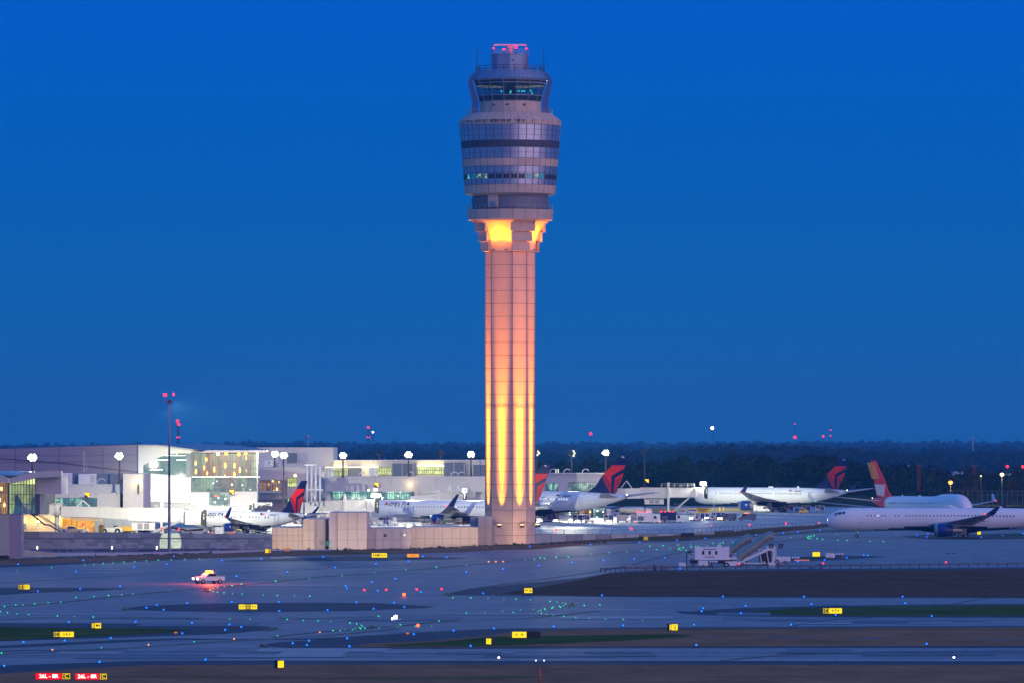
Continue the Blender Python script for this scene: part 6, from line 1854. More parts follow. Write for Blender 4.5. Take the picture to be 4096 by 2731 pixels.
# stairs and portal frames
T = thing('portal_stair', 'white steel portal frame with switchback stairs above the left jet tail', 'steel stair', (wx(1255, 1640), 1640, AP))
D = 1640
def L_(px, py): return Vector((wx(px, D)-wx(1255, D), 0, wz(py, D)-AP))
m = MB()
for px, t in ((1228, 1860), (1246, 1858), (1262, 1858), (1280, 1860)):
    for dy in (0,): m.cyl(L_(px, 2010), L_(px, t), .28, n=8)
m.bar(L_(1195, 1859), L_(1265, 1858), .35); m.bar(L_(1225, 1956), L_(1285, 1956), .35); m.box(*sorted((L_(1225,0).x, L_(1290,0).x)), 0, 3, L_(0,1960).z, L_(0,1955).z)
m.build('portal_frame', M_white, T)
for a, b_, dy in (((1220, 1858), (1262, 1910), 1.2), ((1262, 1925), (1245, 1950), 2.2), ((1275, 1955), (1312, 2000), 1.2)):
    m = MB(); p0, p1 = L_(*a), L_(*b_); m.bar(p0+Vector((0,dy,0)), p1+Vector((0,dy,0)), .9, .16); m.bar(p0+Vector((0,dy-.5,1)), p1+Vector((0,dy-.5,1)), .07); m.bar(p0+Vector((0,dy+.5,1)), p1+Vector((0,dy+.5,1)), .07)
    for k in range(5):
        q = p0.lerp(p1, k/4)+Vector((0,dy-.5,0)); m.bar(q, q+Vector((0,0,1)), .06)
    m.build('stair_flight', mat('stair_grey_green', (.28,.32,.30), .5), T)
for px0, px1, t, u in ((1198, 1222, 1838, 1852), (1185, 1200, 1938, 1948), (1265, 1284, 1940, 1956), (1284, 1295, 1886, 1905)):
    m = MB(); m.bar(L_(px0, t)+Vector((0,1,0)), L_(px1, t)+Vector((0,1,0)), .08); m.bar(L_(px0, u)+Vector((0,1,0)), L_(px1, u)+Vector((0,1,0)), .12)
    for k in range(4):
        q = px0+(px1-px0)*k/3; m.bar(L_(q, t)+Vector((0,1,0)), L_(q, u)+Vector((0,1,0)), .06)
    m.build('guard_rail', M_steel, T)
T = thing('dark_stair', 'dark grey covered steel stair sloping down from the pavilion to the apron', 'steel stair', (wx(190, 1415), 1415, AP))
D = 1415
def L2_(px, py): return Vector((wx(px, D)-wx(190, D), 0, wz(py, D)-AP))
m = MB()
m.bar(L2_(124, 2054), L2_(150, 2060), 1.4, .25); m.bar(L2_(128, 2056), L2_(180, 2098), 1.5, .3); m.bar(L2_(180, 2096), L2_(196, 2098), 1.5, .3); m.bar(L2_(196, 2098), L2_(256, 2132), 1.5, .3)
m.build('flight', mat('dark_stair_steel', (.10,.13,.16), .5, .3), T)
m = MB()
for dy in (-.75, .75):
    o = Vector((0,dy,0))
    for a, b_ in (((124,2040),(150,2044)), ((150,2044),(200,2082)), ((200,2082),(262,2120)), ((140,2050),(262,2126))): m.bar(L2_(*a)+o, L2_(*b_)+o, .08)
    for k in range(14):
        t = k/13; q = L2_(140, 2044).lerp(L2_(262, 2122), t)+o; m.bar(q, q-Vector((0,0,.9)), .06)
m.build('handrail', mat('dark_stair_steel', (.1,.1,.1)), T)
T = thing('access_stair', 'pale steel access stair at the foot of the bright gable wall', 'steel stair', (wx(570, 1548), 1548, AP)); D = 1548
def L3_(px, py): return Vector((wx(px, D)-wx(570, D), 0, wz(py, D)-AP))
m = MB(); m.bar(L3_(555, 2000), L3_(582, 1968), 1.0, .15); m.bar(L3_(588, 2002), L3_(600, 1968), 1.0, .15, 1)
m.bar(L3_(548, 1972), L3_(560, 1972), 1.6, .3, 1); m.bar(L3_(598, 1970), L3_(612, 1970), 1.6, .3, 1)
for a, b_ in (((550,1990),(578,1955)), ((560,1952),(560,1970)), ((578,1955),(612,1955)), ((612,1955),(612,1970)), ((548,1952),(562,1952)), ((540,1988),(552,2003)), ((628,1975),(628,2003)), ((640,1975),(640,2003)), ((628,1975),(640,1975))): m.bar(L3_(*a), L3_(*b_), .14)
m.build('flight', [M_white, M_steel], T)

# ------------------------------------------------------------------ equipment park on the right taxiway
T = thing('mobile_lounge_truck', 'white box bodied lift truck with three small windows, left end of the equipment row', 'lift truck', at(2885, 2267, 0), 0)
hw = 77/20.6
def Z(py): return (2267-py)/20.5
def X_(px): return (px-2885)/20.5
b = MB(); b.cbox(X_(2779), X_(2914), -1.3, 1.3, Z(2237), Z(2186), .05); b.cbox(X_(2898), X_(2916), -1.33, 1.33, Z(2220), Z(2184.5), .03); bx_ = b.build('cargo_box', mat('truck_body_white', (.82,.82,.84), .45, var=.05), T)
for px in (2812, 2838, 2864):
    b = MB(); b.cbox(X_(px-4.5), X_(px+4.5), -1.34, -1.3, Z(2216), Z(2201), .03); b.build('window', M_black, bx_)
text('lettering', 'HARTSFIELD-JACKSON ATLANTA', .27, M_dark, bx_, (X_(2838), -1.33, Z(2194.5)), bold=.008, sx=.62)
text('lettering', 'INTERNATIONAL AIRPORT', .25, M_dark, bx_, (X_(2838), -1.33, Z(2225.5)), bold=.008, sx=.62)
b = MB(); b.box(X_(2755), X_(2945), -1.1, 1.1, Z(2240), Z(2236.5)); b.box(X_(2760), X_(2930), -.5, .5, Z(2252), Z(2241)); b.build('chassis', M_dark, T)
b = MB(); b.prism([(X_(2899), Z(2243)), (X_(2948), Z(2243)), (X_(2948), Z(2259)), (X_(2920), Z(2262)), (X_(2914), Z(2250)), (X_(2899), Z(2248))], -1.1, 1.1); b.cbox(X_(2901), X_(2945), -1.1, 1.1, Z(2236), Z(2228), .04); b.build('cab', M_cart, T)
b = MB()
for px in (2900, 2915, 2930, 2943): b.bar((X_(px), -1.2, Z(2236)), (X_(px), -1.2, Z(2210)), .07)
b.bar((X_(2916), -1.2, Z(2211)), (X_(2943), -1.2, Z(2211)), .07); b.bar((X_(2755), -1.2, Z(2212)), (X_(2779), -1.2, Z(2212)), .07); b.bar((X_(2755), -1.2, Z(2225)), (X_(2779), -1.2, Z(2225)), .07); b.bar((X_(2755), -1.2, Z(2236)), (X_(2755), -1.2, Z(2212)), .07)
b.build('platform_rails', M_white, T)
b = MB(); b.cbox(X_(2867), X_(2885), -.6, .6, Z(2184), Z(2178), .1); b.build('roof_unit', M_cart, T)
for px in (2838, 2905):
    for y in (-1.0, 1.0):
        b = MB(); b.wheel(X_(px), y, .5, .5, .35); b.build('wheel', [M_rub, M_rim], T)
b = MB(); b.bar((X_(2744), -.8, Z(2262)), (X_(2746), -.8, Z(2200)), .2); b.cbox(X_(2750), X_(2768), -.7, .7, Z(2215), Z(2202), .05); b.build('rear_hoist', M_dark, T)
# covered stair tubes
M_tube = mat('bronze_tube', (.42,.36,.27), .3, .7, var=.2)
def tube_stair(label, px, py, k):
    T = thing('covered_boarding_stairs', label, 'covered stairs', at(px, py, 0), 0)
    s = 20.5
    path = [(-1.9, 1.2), (-.9, 2.1), (.3, 2.9), (1.5, 3.7), (2.7, 4.7), (3.8, 5.4), (4.9, 5.7)] if k == 0 else [(-1.9,1.6),(-.9,2.6),(.2,3.5),(1.2,4.2),(2.2,4.8),(3.0,5.0)]
    b = MB(); o = []
    for i, (x, z) in enumerate(path):
        a = path[max(i-1,0)]; c = path[min(i+1,len(path)-1)]
        d = Vector((c[0]-a[0], 0, c[1]-a[1])).normalized(); u = Vector((-d.z, 0, d.x))
        ring = []
        for q in range(13):
            t = PI*q/12; ring.append(Vector((x,0,z)) + u*(.2+1.0*math.sin(t)) + Vector((0,-1.0*math.cos(t),0)))
        ring = [ring[0]-u*.8] + ring + [ring[-1]-u*.8]
        o.append(ring)
    vs = [p for r in o for p in r]; n = 15
    b.add(vs, [(i*n+k_, (i+1)*n+k_, (i+1)*n+(k_+1)%n, i*n+(k_+1)%n) for i in range(len(o)-1) for k_ in range(n)] , smooth=True)
    b.build('tube', M_tube, T)
    for r in o:
        b = MB()
        for p, q in zip(r[:-1], r[1:]): b.bar(p*1.0, q, .10)
        b.build('rib', mat('tube_rib', (.45,.42,.36), .35, .6), T)
    b = MB()
    x0, z0 = path[0]; x1, z1 = path[-2]
    for y in (-.9, .9): b.bar((x0-.4,y,.4), (x1+.2,y,z1-2.2), .18, .5)
    for i in range(9):
        t = (i+.5)/9; b.box(x0-.4+(x1-x0+.6)*t-.2, x0-.4+(x1-x0+.6)*t+.2, -.95, .95, .45+(z1-2.6)*t, .55+(z1-2.6)*t)
    for x in (x1-1.2, x1+.2): b.bar((x,-.9,.3),(x-.5,-.9,z1-2.4),.12); b.bar((x,.9,.3),(x-.5,.9,z1-2.4),.12)
    b.box(x0, x1+1.0, -.8, .8, .3, .5); b.cbox(x1-.3, x1+1.6, -.9, .9, z1-2.5, z1-1.6, .05)
    b.build('stair_frame', M_white, T)
    b = MB()
    for x in (x0+.5, x1): b.wheel(x,-.8,.35,.35,.2); b.wheel(x,.8,.35,.35,.2)
    b.build('wheels', [M_rub, M_rim], T)
    return T
tube_stair('nearer bronze ribbed covered stairs with a white side stringer', 3015-20, 2259, 0)
tube_stair('farther bronze ribbed covered stairs behind the truck platform', 2945, 2255, 1)
T = thing('tractor_cab', 'white open cab tractor with a black hood right of the covered stairs', 'tractor', at(3080, 2256, 0))
b = MB(); b.cbox(-2.2,.2,-1,1,.5,2.9,.1,1); b.cbox(.3,2.2,-1,1,.4,1.6,.1); b.box(.5,1.3,-1,1,1.6,2.9); b.box(-2.4,.6,-1.1,1.1,2.9,3.05); b.build('body', [M_cart, M_black], T)
b = MB(); b.wheel(-1.2,-1,.5,.5,.3); b.wheel(1.4,-1,.5,.5,.3); b.wheel(-1.2,1,.5,.5,.3); b.wheel(1.4,1,.5,.5,.3); b.build('wheels', [M_rub, M_rim], T)
def generator(label, px, py, lamps=True, rz=0, group='trailer light plants', s=1.0):
    T = thing('trailer_light_plant', label, 'generator trailer', at(px, py, 0), rz, group)
    b = MB(); b.cbox(-.95,.95,-.7,.7,.45,1.35,.12); b.build('housing', M_cart, T)
    b = MB(); b.wheel(0,-.7,.3,.3,.2); b.wheel(0,.7,.3,.3,.2); b.bar((.9,0,.5),(2.0,0,.45),.1); b.build('axle', [M_rub, M_rim], T)
    b = MB(); b.bar((-.9,0,1.45),(2.4,0,1.5),.12); b.build('folded_mast', M_steel, T)
    if lamps:
        for x in (1.3, 1.75, 2.2, 2.6):
            b = MB(); b.cyl((x,-.15,1.55),(x+.1,-.35,.95),.08,.28,n=10); b.build('lamp_head', mat('lamp_chrome', (.6,.65,.7), .12, .9), T)
    return T
generator('trailer light plant under the middle of the lift truck box', 2812, 2269)
generator('trailer light plant just right of the open cab tractor', 3142, 2252)
generator('trailer light plant alone by the yellow sign on the right', 3320, 2237)
for px, lab in ((2729, 'small white cabinet at the left end of the equipment row'), (3088, 'small white cabinet at the foot of the four head light tower')):
    T = thing('equipment_cabinet', lab, 'cabinet', at(px, 2268 if px < 3000 else 2267, 0))
    b = MB(); b.cbox(-.7,.7,-.4,.4,.15,.95,.05); b.box(-.6,.6,-.3,.3,0,.15); b.build('body', M_cart, T)
# portable light tower
T = thing('light_tower', 'portable light tower with four dark lamp panels right of the covered stairs', 'light tower', at(3104, 2268, 0))
b = MB(); b.cyl((0,0,0),(0,0,4.2),.1,.08,n=8); b.bar((-1.1,0,4.2),(1.1,0,4.2),.08); b.build('pole', M_steel, T)
for x in (-.95,.95):
    for dx, dz in ((-.25,-.25),(.25,-.25),(-.25,.25),(.25,.25)):
        b = MB(); b.cbox(x+dx-.2,x+dx+.2,-.15,.05,4.2+dz-.2,4.2+dz+.2,.03); b.build('lamp_panel', M_black, T)
T = thing('red_barrier', 'low orange and white barricade with red lamps right of the light plants', 'barricade', at(3207, 2243, 0))
b = MB()
for i in range(9): b.box(-1.5+i*.34,-1.2+i*.34,-.1,.1,.1,.35,i%2)
b.build('boards', [emat('barricade_red', (1,.12,.06), 1.0), M_white], T)
for i, px in enumerate((2768, 2776, 3370, 3122+5)):
    T = thing('traffic_cone', 'orange cone near the equipment row on the right taxiway', 'cone', at(px, 2266 if px < 3200 else 2234, 0), 0, 'orange cones by the equipment')
    b = MB(); b.cyl((0,0,0),(0,0,.9),.17,.05,n=8); b.build('body', M_orange, T)

# guard rail along the dark grass
T = thing('guard_rail', 'long low dark guard rail along the edge of the dark grass field', 'guard rail', (0,0,0))
pts = [at(x, y, 0) for x, y in ((2401, 2288), (2500, 2283), (2700, 2280), (2900, 2278), (3200, 2275), (3600, 2270), (4300, 2263))]
b = MB()
for a, c in zip(pts[:-1], pts[1:]):
    for z in (.55, .75): b.bar(a+Vector((0,0,z)), c+Vector((0,0,z)), .06, .12)
b.build('rail', mat('rail_dark_blue', (.045,.05,.085), .5, .3), T)
for i in range(len(pts)-1):
    a, c = pts[i], pts[i+1]; n_ = max(2, int((c-a).length/2.2))
    for k in range(n_):
        p = a.lerp(c, k/n_); m = MB(); m.bar(p, p+Vector((0,0,.8)), .14)
        o = m.build('post', M_black, T)
for i, px in enumerate((2515, 2569, 2632, 2662, 2604)):
    T = thing('concrete_block', 'pale concrete barrier block standing behind the guard rail', 'barrier', at(px, 2279, 0), 0, 'pale blocks behind the guard rail')
    b = MB(); b.prism([(-.9,0),(.9,0),(.75,1.1),(-.75,1.1)], -.3,.3); b.build('block', mat('block_blue_grey', (.22,.25,.33), .7), T)
for px, py in ((3240, 2270), (3255, 2270), (3285, 2270), (3274+2, 2258), (3815, 2213), (3790, 2213), (3452, 2251)):
    T = thing('pavement_cover', 'small dark pit cover lying on the right taxiway', 'pit cover', at(px, py, .06), 0, 'dark pit covers')
    b = MB(); b.cbox(-.4,.4,-.6,.6,0,.12,.03); b.build('cover', M_black, T)

# fence on the apron edge right of the tower and its wall
T = thing('apron_wall', 'low grey block wall right of the tower under the apron fence', 'wall', (0,0,0))
pl = [(2142, 2136, 2172, 1516), (2330, 2135.5, 2168, 1534), (2560, 2134, 2160, 1556), (2700, 2134, 2150, 1569), (2860, 2124, 2138, 1626)]
k = 0
for (x0, t0, u0, d0), (x1, t1, u1, d1) in zip(pl[:-1], pl[1:]):
    nseg = max(1, int((x1-x0)/48))
    for i in range(nseg):
        f0, f1 = i/nseg, (i+1)/nseg
        A = [(x0+(x1-x0)*f, t0+(t1-t0)*f, u0+(u1-u0)*f, d0+(d1-d0)*f) for f in (f0, f1-.012)]
        b = MB(); vs = []
        for px, t, u, d_ in A:
            for y_ in (0, .6): vs += [(wx(px, d_), d_+y_, wz(t, d_)), (wx(px, d_), d_+y_, wz(u+14, d_))]
        b.add(vs, [(0,1,5,4),(2,6,7,3),(0,4,6,2),(1,3,7,5),(0,2,3,1),(4,5,7,6)])
        b.build('wall_block', M_blkA if (k*7) % 5 < 3 else M_blkB, T); k += 1
T = thing('apron_fence', 'thin dark post and rail fence along the right apron edge', 'fence', (0,0,0))
fp = [(2142, 2136, 1517), (2700, 2134, 1570), (2860, 2124, 1627), (3000, 2115, 1691), (3270, 2100, 1812)]
def fpos(px):
    for (x0, y0, d0), (x1, y1, d1) in zip(fp[:-1], fp[1:]):
        if x0 <= px <= x1:
            f = (px-x0)/(x1-x0); d_ = d0+(d1-d0)*f; return Vector((wx(px, d_), d_+.3, wz(y0+(y1-y0)*f, d_)-.1))
b = MB(); px = 2143
while px < 3262:
    nx = min(px+18, 3265)
    a, c = fpos(px), fpos(nx)
    b.bar(a+Vector((0,0,1.2)), c+Vector((0,0,1.2)), .09); b.bar(a+Vector((0,0,.15)), c+Vector((0,0,.15)), .05); px = nx
    if nx >= 3265: break
b.build('rail', mat('fence_dark', (.07,.09,.12), .5), T)
px = 2160
while px < 3262:
    a = fpos(px); m = MB(); m.bar(a-Vector((0,0,.4)), a+Vector((0,0,1.25)), .12); m.build('post', mat('fence_dark', (.1,.1,.1)), T); px += 48 if px < 2700 else (36 if px < 2760 else 18)
T = thing('white_barrier_run', 'long pale blue white barrier run at the right end of the apron fence', 'barrier', (0,0,0))
for i in range(26):
    px = 2940+i*12.5; t = (px-2940)/330; D_ = 1660+150*t; y = 2121-22*t
    b = MB(); x = wx(px, D_); z = wz(y+4, D_)
    b.prism([(-.42,0),(.42,0),(.25,.55),(-.25,.55)], -.2, .2, X=Matrix.Translation((x, D_, z))); b.build('segment', mat('pale_barrier', (.5,.56,.66), .5), T)

# ------------------------------------------------------------------ airfield signs
M_sback = mat('sign_back', (.03,.03,.03), .6)
def sign(label, px0, px1, t, u, panels, rz=0.0, base=3, tsize=None, sx=.8, zb=0.0, dp=.14):
    """panels: (width share, face material, text, text material[, border])"""
    p = at((px0+px1)/2, u+base, zb); s_ = F/p.y
    w = (px1-px0)/s_/max(.35, math.cos(rz)); h = (u-t)/s_; z0 = base/s_
    T = thing('airfield_sign', label, 'airfield sign', p, rz, 'lit airfield signs')
    b = MB(); b.cbox(-w/2-.03, w/2+.03, -.12, dp, z0-.02, z0+h+.03, .02); b.build('housing', M_sback, T)
    b = MB()
    for x in (-w*.4, w*.4) if w < 2 else (-w*.42, -w*.14, w*.14, w*.42): b.bar((x,0,-.02), (x,0,z0), .07)
    b.build('leg', M_dark, T)
    x = -w/2
    tot = sum(q[0] for q in panels)
    for q in panels:
        pw = w*q[0]/tot
        b = MB(); b.box(x+.02, x+pw-.02, -.15, -.12, z0+.02, z0+h-.02); f = b.build('panel', q[1], T)
        if len(q) > 4 and q[4]:
            b = MB(); 
            for (a, c, d_, e) in ((x+.06,x+pw-.06,z0+.06,z0+.11),(x+.06,x+pw-.06,z0+h-.11,z0+h-.06),(x+.06,x+.11,z0+.06,z0+h-.06),(x+pw-.11,x+pw-.06,z0+.06,z0+h-.06)): b.box(a,c,-.165,-.15,d_,e)
            b.build('panel_border', q[3], f)
        if q[2]: text('lettering', q[2], (tsize or .78)*h, q[3], f, (x+pw/2, -.17, z0+h*.5), bold=.012*h, sx=sx)
        x += pw
    return T
Y, B_ = E_ysign, M_black
sign('red runway sign with a yellow C panel, leftmost of the two at the bottom', 142, 283, 2689, 2716, [(3.1, E_rsign, '26L - 8R', E_wsign), (1, B_, 'C', E_ysign, 1)], sx=1.05)
sign('red runway sign with a yellow C panel, rightmost of the two at the bottom', 300, 430, 2690, 2717, [(3.1, E_rsign, '26L - 8R', E_wsign), (1, B_, 'C', E_ysign, 1)], sx=1.05)
sign('narrow yellow sign turned aside on the near brown grass', 1108, 1131, 2640, 2669, [(1, Y, ':', B_)], deg(48), 5, dp=.35)
sign('yellow sign with a black C panel and an E on the left grass island', 214, 296, 2524, 2546, [(1, B_, 'C', E_ysign, 1), (2.2, Y, '\u2190E\u2192', B_)])
sign('yellow sign with a small black E panel above the C and E sign', 366, 405, 2489, 2511, [(1, B_, 'E', E_ysign, 1), (2, Y, 'M4', B_)])
sign('sign with a black D panel and a yellow D at the far left', 73, 119, 2336, 2355, [(1, B_, 'D', E_ysign, 1), (1, Y, 'D\u2191', B_)])
sign('three panel yellow sign with F, D and F on the middle island', 955, 1029, 2415, 2435, [(1, Y, '\u2190F', B_), (.8, B_, 'D', E_ysign, 1), (1, Y, 'F\u2192', B_)])
sign('small yellow and black sign before the left end of the service building', 1061, 1083, 2193, 2210, [(1, Y, '\u2196', B_), (1, B_, 'C', E_ysign, 1)], zb=.6)
sign('dim orange blank sign before the left end of the service building', 1136, 1161, 2191, 2203, [(1, E_osign, '', B_)], zb=.6)
sign('yellow sign reading RAMP 6 before the service building', 1487, 1548, 2210, 2228, [(1, Y, 'RAMP 6\u2192', B_)], sx=.85)
sign('orange sign with a radio frequency, right of the RAMP 6 sign', 1628, 1676, 2213, 2227, [(1, emat('lit_orange_yellow', (1.0,.36,.01), 1.0, base=(.5,.2,0)), '131.37', M_dred)], tsize=.6)
sign('black sign with a yellow D panel on the dry bank right of the tower', 2556, 2592, 2144, 2158, [(1, B_, '', B_), (1, B_, 'D', E_ysign, 1)], zb=1.0)
sign('long black unlit sign on the dry bank right of the tower', 2724, 2776, 2130, 2144, [(1, B_, '', B_)], base=1, zb=1.2)
sign('yellow sign on the dark grass wedge right below the tower', 2096, 2129, 2350, 2370, [(1, Y, 'W 26', B_)], deg(12), dp=.3)
sign('half yellow half black sign on the green island below the tower', 2048, 2162, 2524, 2549, [(1, Y, '\u2190 \u2192', B_), (.95, B_, '', B_)])
sign('narrow yellow sign with a black side left of the half black one', 1948, 1968, 2551, 2575, [(1, Y, '\'', B_)], deg(-48), dp=.5)
sign('black and yellow sign standing on the lawn edge right of the middle', 2674, 2709, 2494, 2519, [(.4, B_, 'E', E_ysign, 1), (1, Y, 'Q', B_)], deg(30), dp=.3)
sign('yellow sign with a black C panel and an F between arrows on the right island', 3291, 3368, 2430, 2452, [(1, B_, 'C', E_ysign, 1), (2.2, Y, '\u2190F\u2192', B_)])
sign('yellow sign standing between the light plants on the right', 3250, 3280, 2206, 2224, [(1, Y, '..', B_)])
sign('small yellow sign under the big taxiing jet at the right', 3909, 3923, 2121, 2136, [(1, Y, '', B_)])
for px, y0, y1, lab in ((703, 2526, 2540, 'small dim orange marker on a post on the left asphalt island'), (1630, 2527, 2543, 'small dim orange marker on a post on the middle asphalt')):
    p = at(px, y1, 0); s_ = F/p.y
    T = thing('asphalt_marker', lab, 'marker', p)
    b = MB(); b.cbox(-.22,.22,-.05,.05,.25,.5,.01); b.box(-.16,.16,-.07,-.05,.3,.45,1); b.build('panel', [mat('marker_brown', (.25,.10,.02), .6), E_osign], T)
    b = MB(); b.bar((0,0,0),(0,0,.25),.05); b.build('post', M_orange, T)
# orange pole with two looped lamps
p = at(2160, 2740, 0)
T = thing('windsock_pole', 'orange pole topped by two small white lamps on looped arms at the bottom edge', 'lamp pole', p)
b = MB(); b.cyl((0,0,0),(0,0,1.75),.075,n=8); b.build('pole', mat('pole_orange_red', (.7,.08,.02), .5), T)
for sx in (-1, 1):
    b = MB(); q = [(0,0,1.72),(sx*.25,0,1.8),(sx*.42,0,1.95),(sx*.40,0,2.4)]
    for a, c in zip(q[:-1], q[1:]): b.cyl(a, c, .022, n=5)
    b.ball((sx*.40,0,2.46), .07, 1, 8); b.build('lamp_arm', [M_dark, emat('soft_white_lamp', (.9,.95,1), 3)], T)

# ------------------------------------------------------------------ airfield lights
def lset(txt, ox):
    v = [tuple(float(q) for q in s_.split(',')) for s_ in txt.split()]
    return [(x/1.68+ox, y/1.68+2100) for x, y in v]
BLUE = lset('122,268 560,241 1169,213 1885,191 512,317 899,286 1119,266 1489,243 1755,233 2172,218 2251,290 1930,319 1590,349 807,417 538,434 254,452 984,563 1053,546 1256,533 1557,525 1873,524 1877,586 2201,580 1100,577 461,661 911,660 1290,667 1541,678 1621,695 1513,714 1225,738 744,770 434,788 158,798 1967,805 2076,789 2062,818 2333,772 2348,826 1381,917 669,933 28,960 2323,416 2333,433', 0) \
 + lset('545,168 657,214 817,221 561,247 341,266 67,291 1376,146 1782,134 2115,119 1435,277 1660,256 1871,243 2079,232 2283,223 1195,299 949,322 472,367 316,390 138,416 149,433 354,448 644,456 1063,466 212,527 463,530 533,558 326,571 17,580 1861,479 863,720 1135,704 596,744 148,773 165,825 979,824 1537,692 2003,684', 1300) \
 + lset('20,104 210,91 552,67 734,55 832,47 979,36 1632,70 1706,60 1698,81 1762,50 1902,40 2066,84 2208,71 2345,60 1012,238 832,249 1160,224 1275,204 1303,208 41,298 328,487 873,488 1536,488 1554,533 923,539 481,551 195,567 186,588 450,602 1087,612 1732,619 787,679 135,680 150,817 1698,810', 2696)
GREEN = lset('571,267 630,263 692,259 759,254 832,250 906,245 984,241 1064,237 1151,234 1243,230 346,286 116,304 1338,226 1622,399 1559,408 1508,413 1463,419 1411,440 1432,447 1461,453 1505,457 1562,461 1627,464 1771,470 1864,474 1978,477 2082,479 819,470 729,476 631,481 511,487 408,520 323,524 233,530 154,536 106,537 30,548 4,583 50,590 114,597 193,602 386,612 501,616 627,620 1143,443 894,465 1544,632 1681,633 1930,636 2039,642 2138,645 2222,650 2237,711 2287,710 2318,703 1865,745 1304,785 682,825 10,863 2080,359 1853,379 2300,339', 0) \
 + lset('117,339 332,320 543,301 748,283 951,265 1346,233 1407,230 1446,222 1475,225 1552,220 1556,212 1636,217 1792,195 1912,187 2027,180 2131,172 2182,142 2229,165 2272,139 2319,157 858,490 980,492 1096,493 1202,496 1283,498 1381,502 1512,514 1560,518 1594,523 1615,530 1604,542 1618,536 1576,547 1583,554 1531,554 1524,560 1474,559 1479,567 1450,573 1434,580 1401,566 1454,593 1487,600 1534,607 1604,614 1685,621 1777,626 1885,632 2004,636 2133,641 1657,549 1742,542 1847,537 1315,571 1193,578 1076,586 950,591 1264,588 167,660 213,665 243,673 252,681 234,691 240,698 203,697 186,704 268,695 134,704 104,711 54,711 39,650 364,691 488,684 507,673 607,681 717,681 766,646 360,614', 1300) \
 + lset('28,134 38,155 30,163 47,167 61,152 82,171 110,131 116,147 143,144 187,127 162,143 226,139 261,123 309,126 330,120 394,117 472,111 631,96 787,82 920,76 939,71 903,78 898,86 910,90 925,90 961,92 998,96 1100,101 1163,104 1318,108 1408,111 1091,59 1237,46', 2696)
MARKS = [(1125, 2655, 'the turned yellow sign'), (255, 2536, 'the C and E sign'), (385, 2501, 'the small E sign'), (96, 2346, 'the left D sign'), (992, 2426, 'the F D F sign'), (1517, 2220, 'the RAMP 6 sign'), (1652, 2221, 'the frequency sign'), (2574, 2152, 'the bank D sign'), (2750, 2138, 'the long black sign'), (2112, 2361, 'the W 26 sign'), (2105, 2537, 'the half black sign'), (1964, 2563, 'the narrow black sided sign'), (2690, 2507, 'the lawn edge sign'), (3330, 2441, 'the C and F sign'), (3265, 2215, 'the light plant sign'), (3915, 2129, 'the taxiing jet sign'), (212, 2704, 'the left runway sign'), (365, 2704, 'the right runway sign'), (835, 2315, 'the beacon pickup'), (2041, 2170, 'the tower foot'), (2850, 2250, 'the lift truck'), (3015, 2250, 'the nearer covered stairs'), (1583, 2473, 'the blazing white light'), (1616, 2384, 'the guard light'), (2160, 2710, 'the orange pole'), (703, 2533, 'the left marker'), (1630, 2535, 'the middle marker'), (3207, 2240, 'the barricade'), (3400, 2150, 'the taxiing jet')]
def place_words(x, y):
    d, m_ = min((math.hypot((x-a), (y-b_)*4), (a, b_, w_)) for a, b_, w_ in MARKS)
    dx, dy = x-m_[0], (y-m_[1])*4
    if abs(dx) > abs(dy): return ('just ' if d < 90 else '')+('right of ' if dx > 0 else 'left of ')+m_[2]
    return ('just ' if d < 90 else '')+('in front of ' if dy > 0 else 'behind ')+m_[2]
def dedupe(L, tol=5):
    o = []
    for p in L:
        if all(abs(p[0]-q[0]) > tol or abs(p[1]-q[1]) > 4 for q in o): o.append(p)
    return o
BLUE = dedupe(BLUE); GREEN = dedupe(GREEN, 3)
def lightproto(name, label, cat, group, e, r, h, z=.02):
    b = MB(); b.cyl((0,0,0),(0,0,h),.06,n=6,m=1)
    b.ball((0,0,h+r*.7), r, 0, 8)
    o = b.build(name, [e, M_dark]); tag(o, label, cat, group); return o
pb = lightproto('taxiway_edge_light', 'small blue taxiway edge light glowing on a short stem', 'blue light', 'blue taxiway edge lights', E_blue, .12, .22)
pg = lightproto('taxiway_centre_light', 'small green taxiway centreline light set in the pavement', 'green light', 'green taxiway centreline lights', E_green, .10, .03)
for i, (x, y) in enumerate(BLUE):
    o = pb if i == 0 else pb.copy()
    if i: COL.objects.link(o)
    p = at(x, y+2, 0); o.location = (p.x, p.y, .02)
    s_ = min(1.35, max(.85, 26/(F/p.y))); o.scale = (s_, s_, 1); o['label'] = 'blue taxiway edge light '+place_words(x, y)
for i, (x, y) in enumerate(GREEN):
    o = pg if i == 0 else pg.copy()
    if i: COL.objects.link(o)
    p = at(x, y+1, 0); o.location = (p.x, p.y, .05)
    s_ = min(1.5, max(.8, 26/(F/p.y)))*rnd.uniform(.55, 1.05); o.scale = (s_, s_, s_); o['label'] = 'green centreline light '+place_words(x, y)
def spot_light(px, py, label, e, r=.16, h=.2, cat='airfield light', group=None, z=0.0):
    o = lightproto('airfield_light', label, cat, group, e, r, h); p = at(px, py+2, z); o.location = (p.x, p.y, z+.02); return o
for x, y in lset('1433,425 1414,430 998,805 1573,766 2149,721 352,839', 0)+lset('1100,245 1148,245 1197,245', 1300):
    spot_light(x, y, 'small amber airfield light on the pavement', E_orange, .10 if y > 2300 else .16, .05, 'amber light', 'amber pavement lights')
for x, y in lset('263,437 411,436 617,433 784,431', 1300): spot_light(x, y, 'red stop bar light glowing in a row left of the dark wedge', E_redcore, .17, .05, 'red light', 'red stop bar lights')
for x, y in lset('438,278 1002,272 1828,265 1873,42', 2696): spot_light(x, y, 'red obstruction light standing by the guard rail or island', E_redcore, .17, .5, 'red light', 'red lights on the right field')
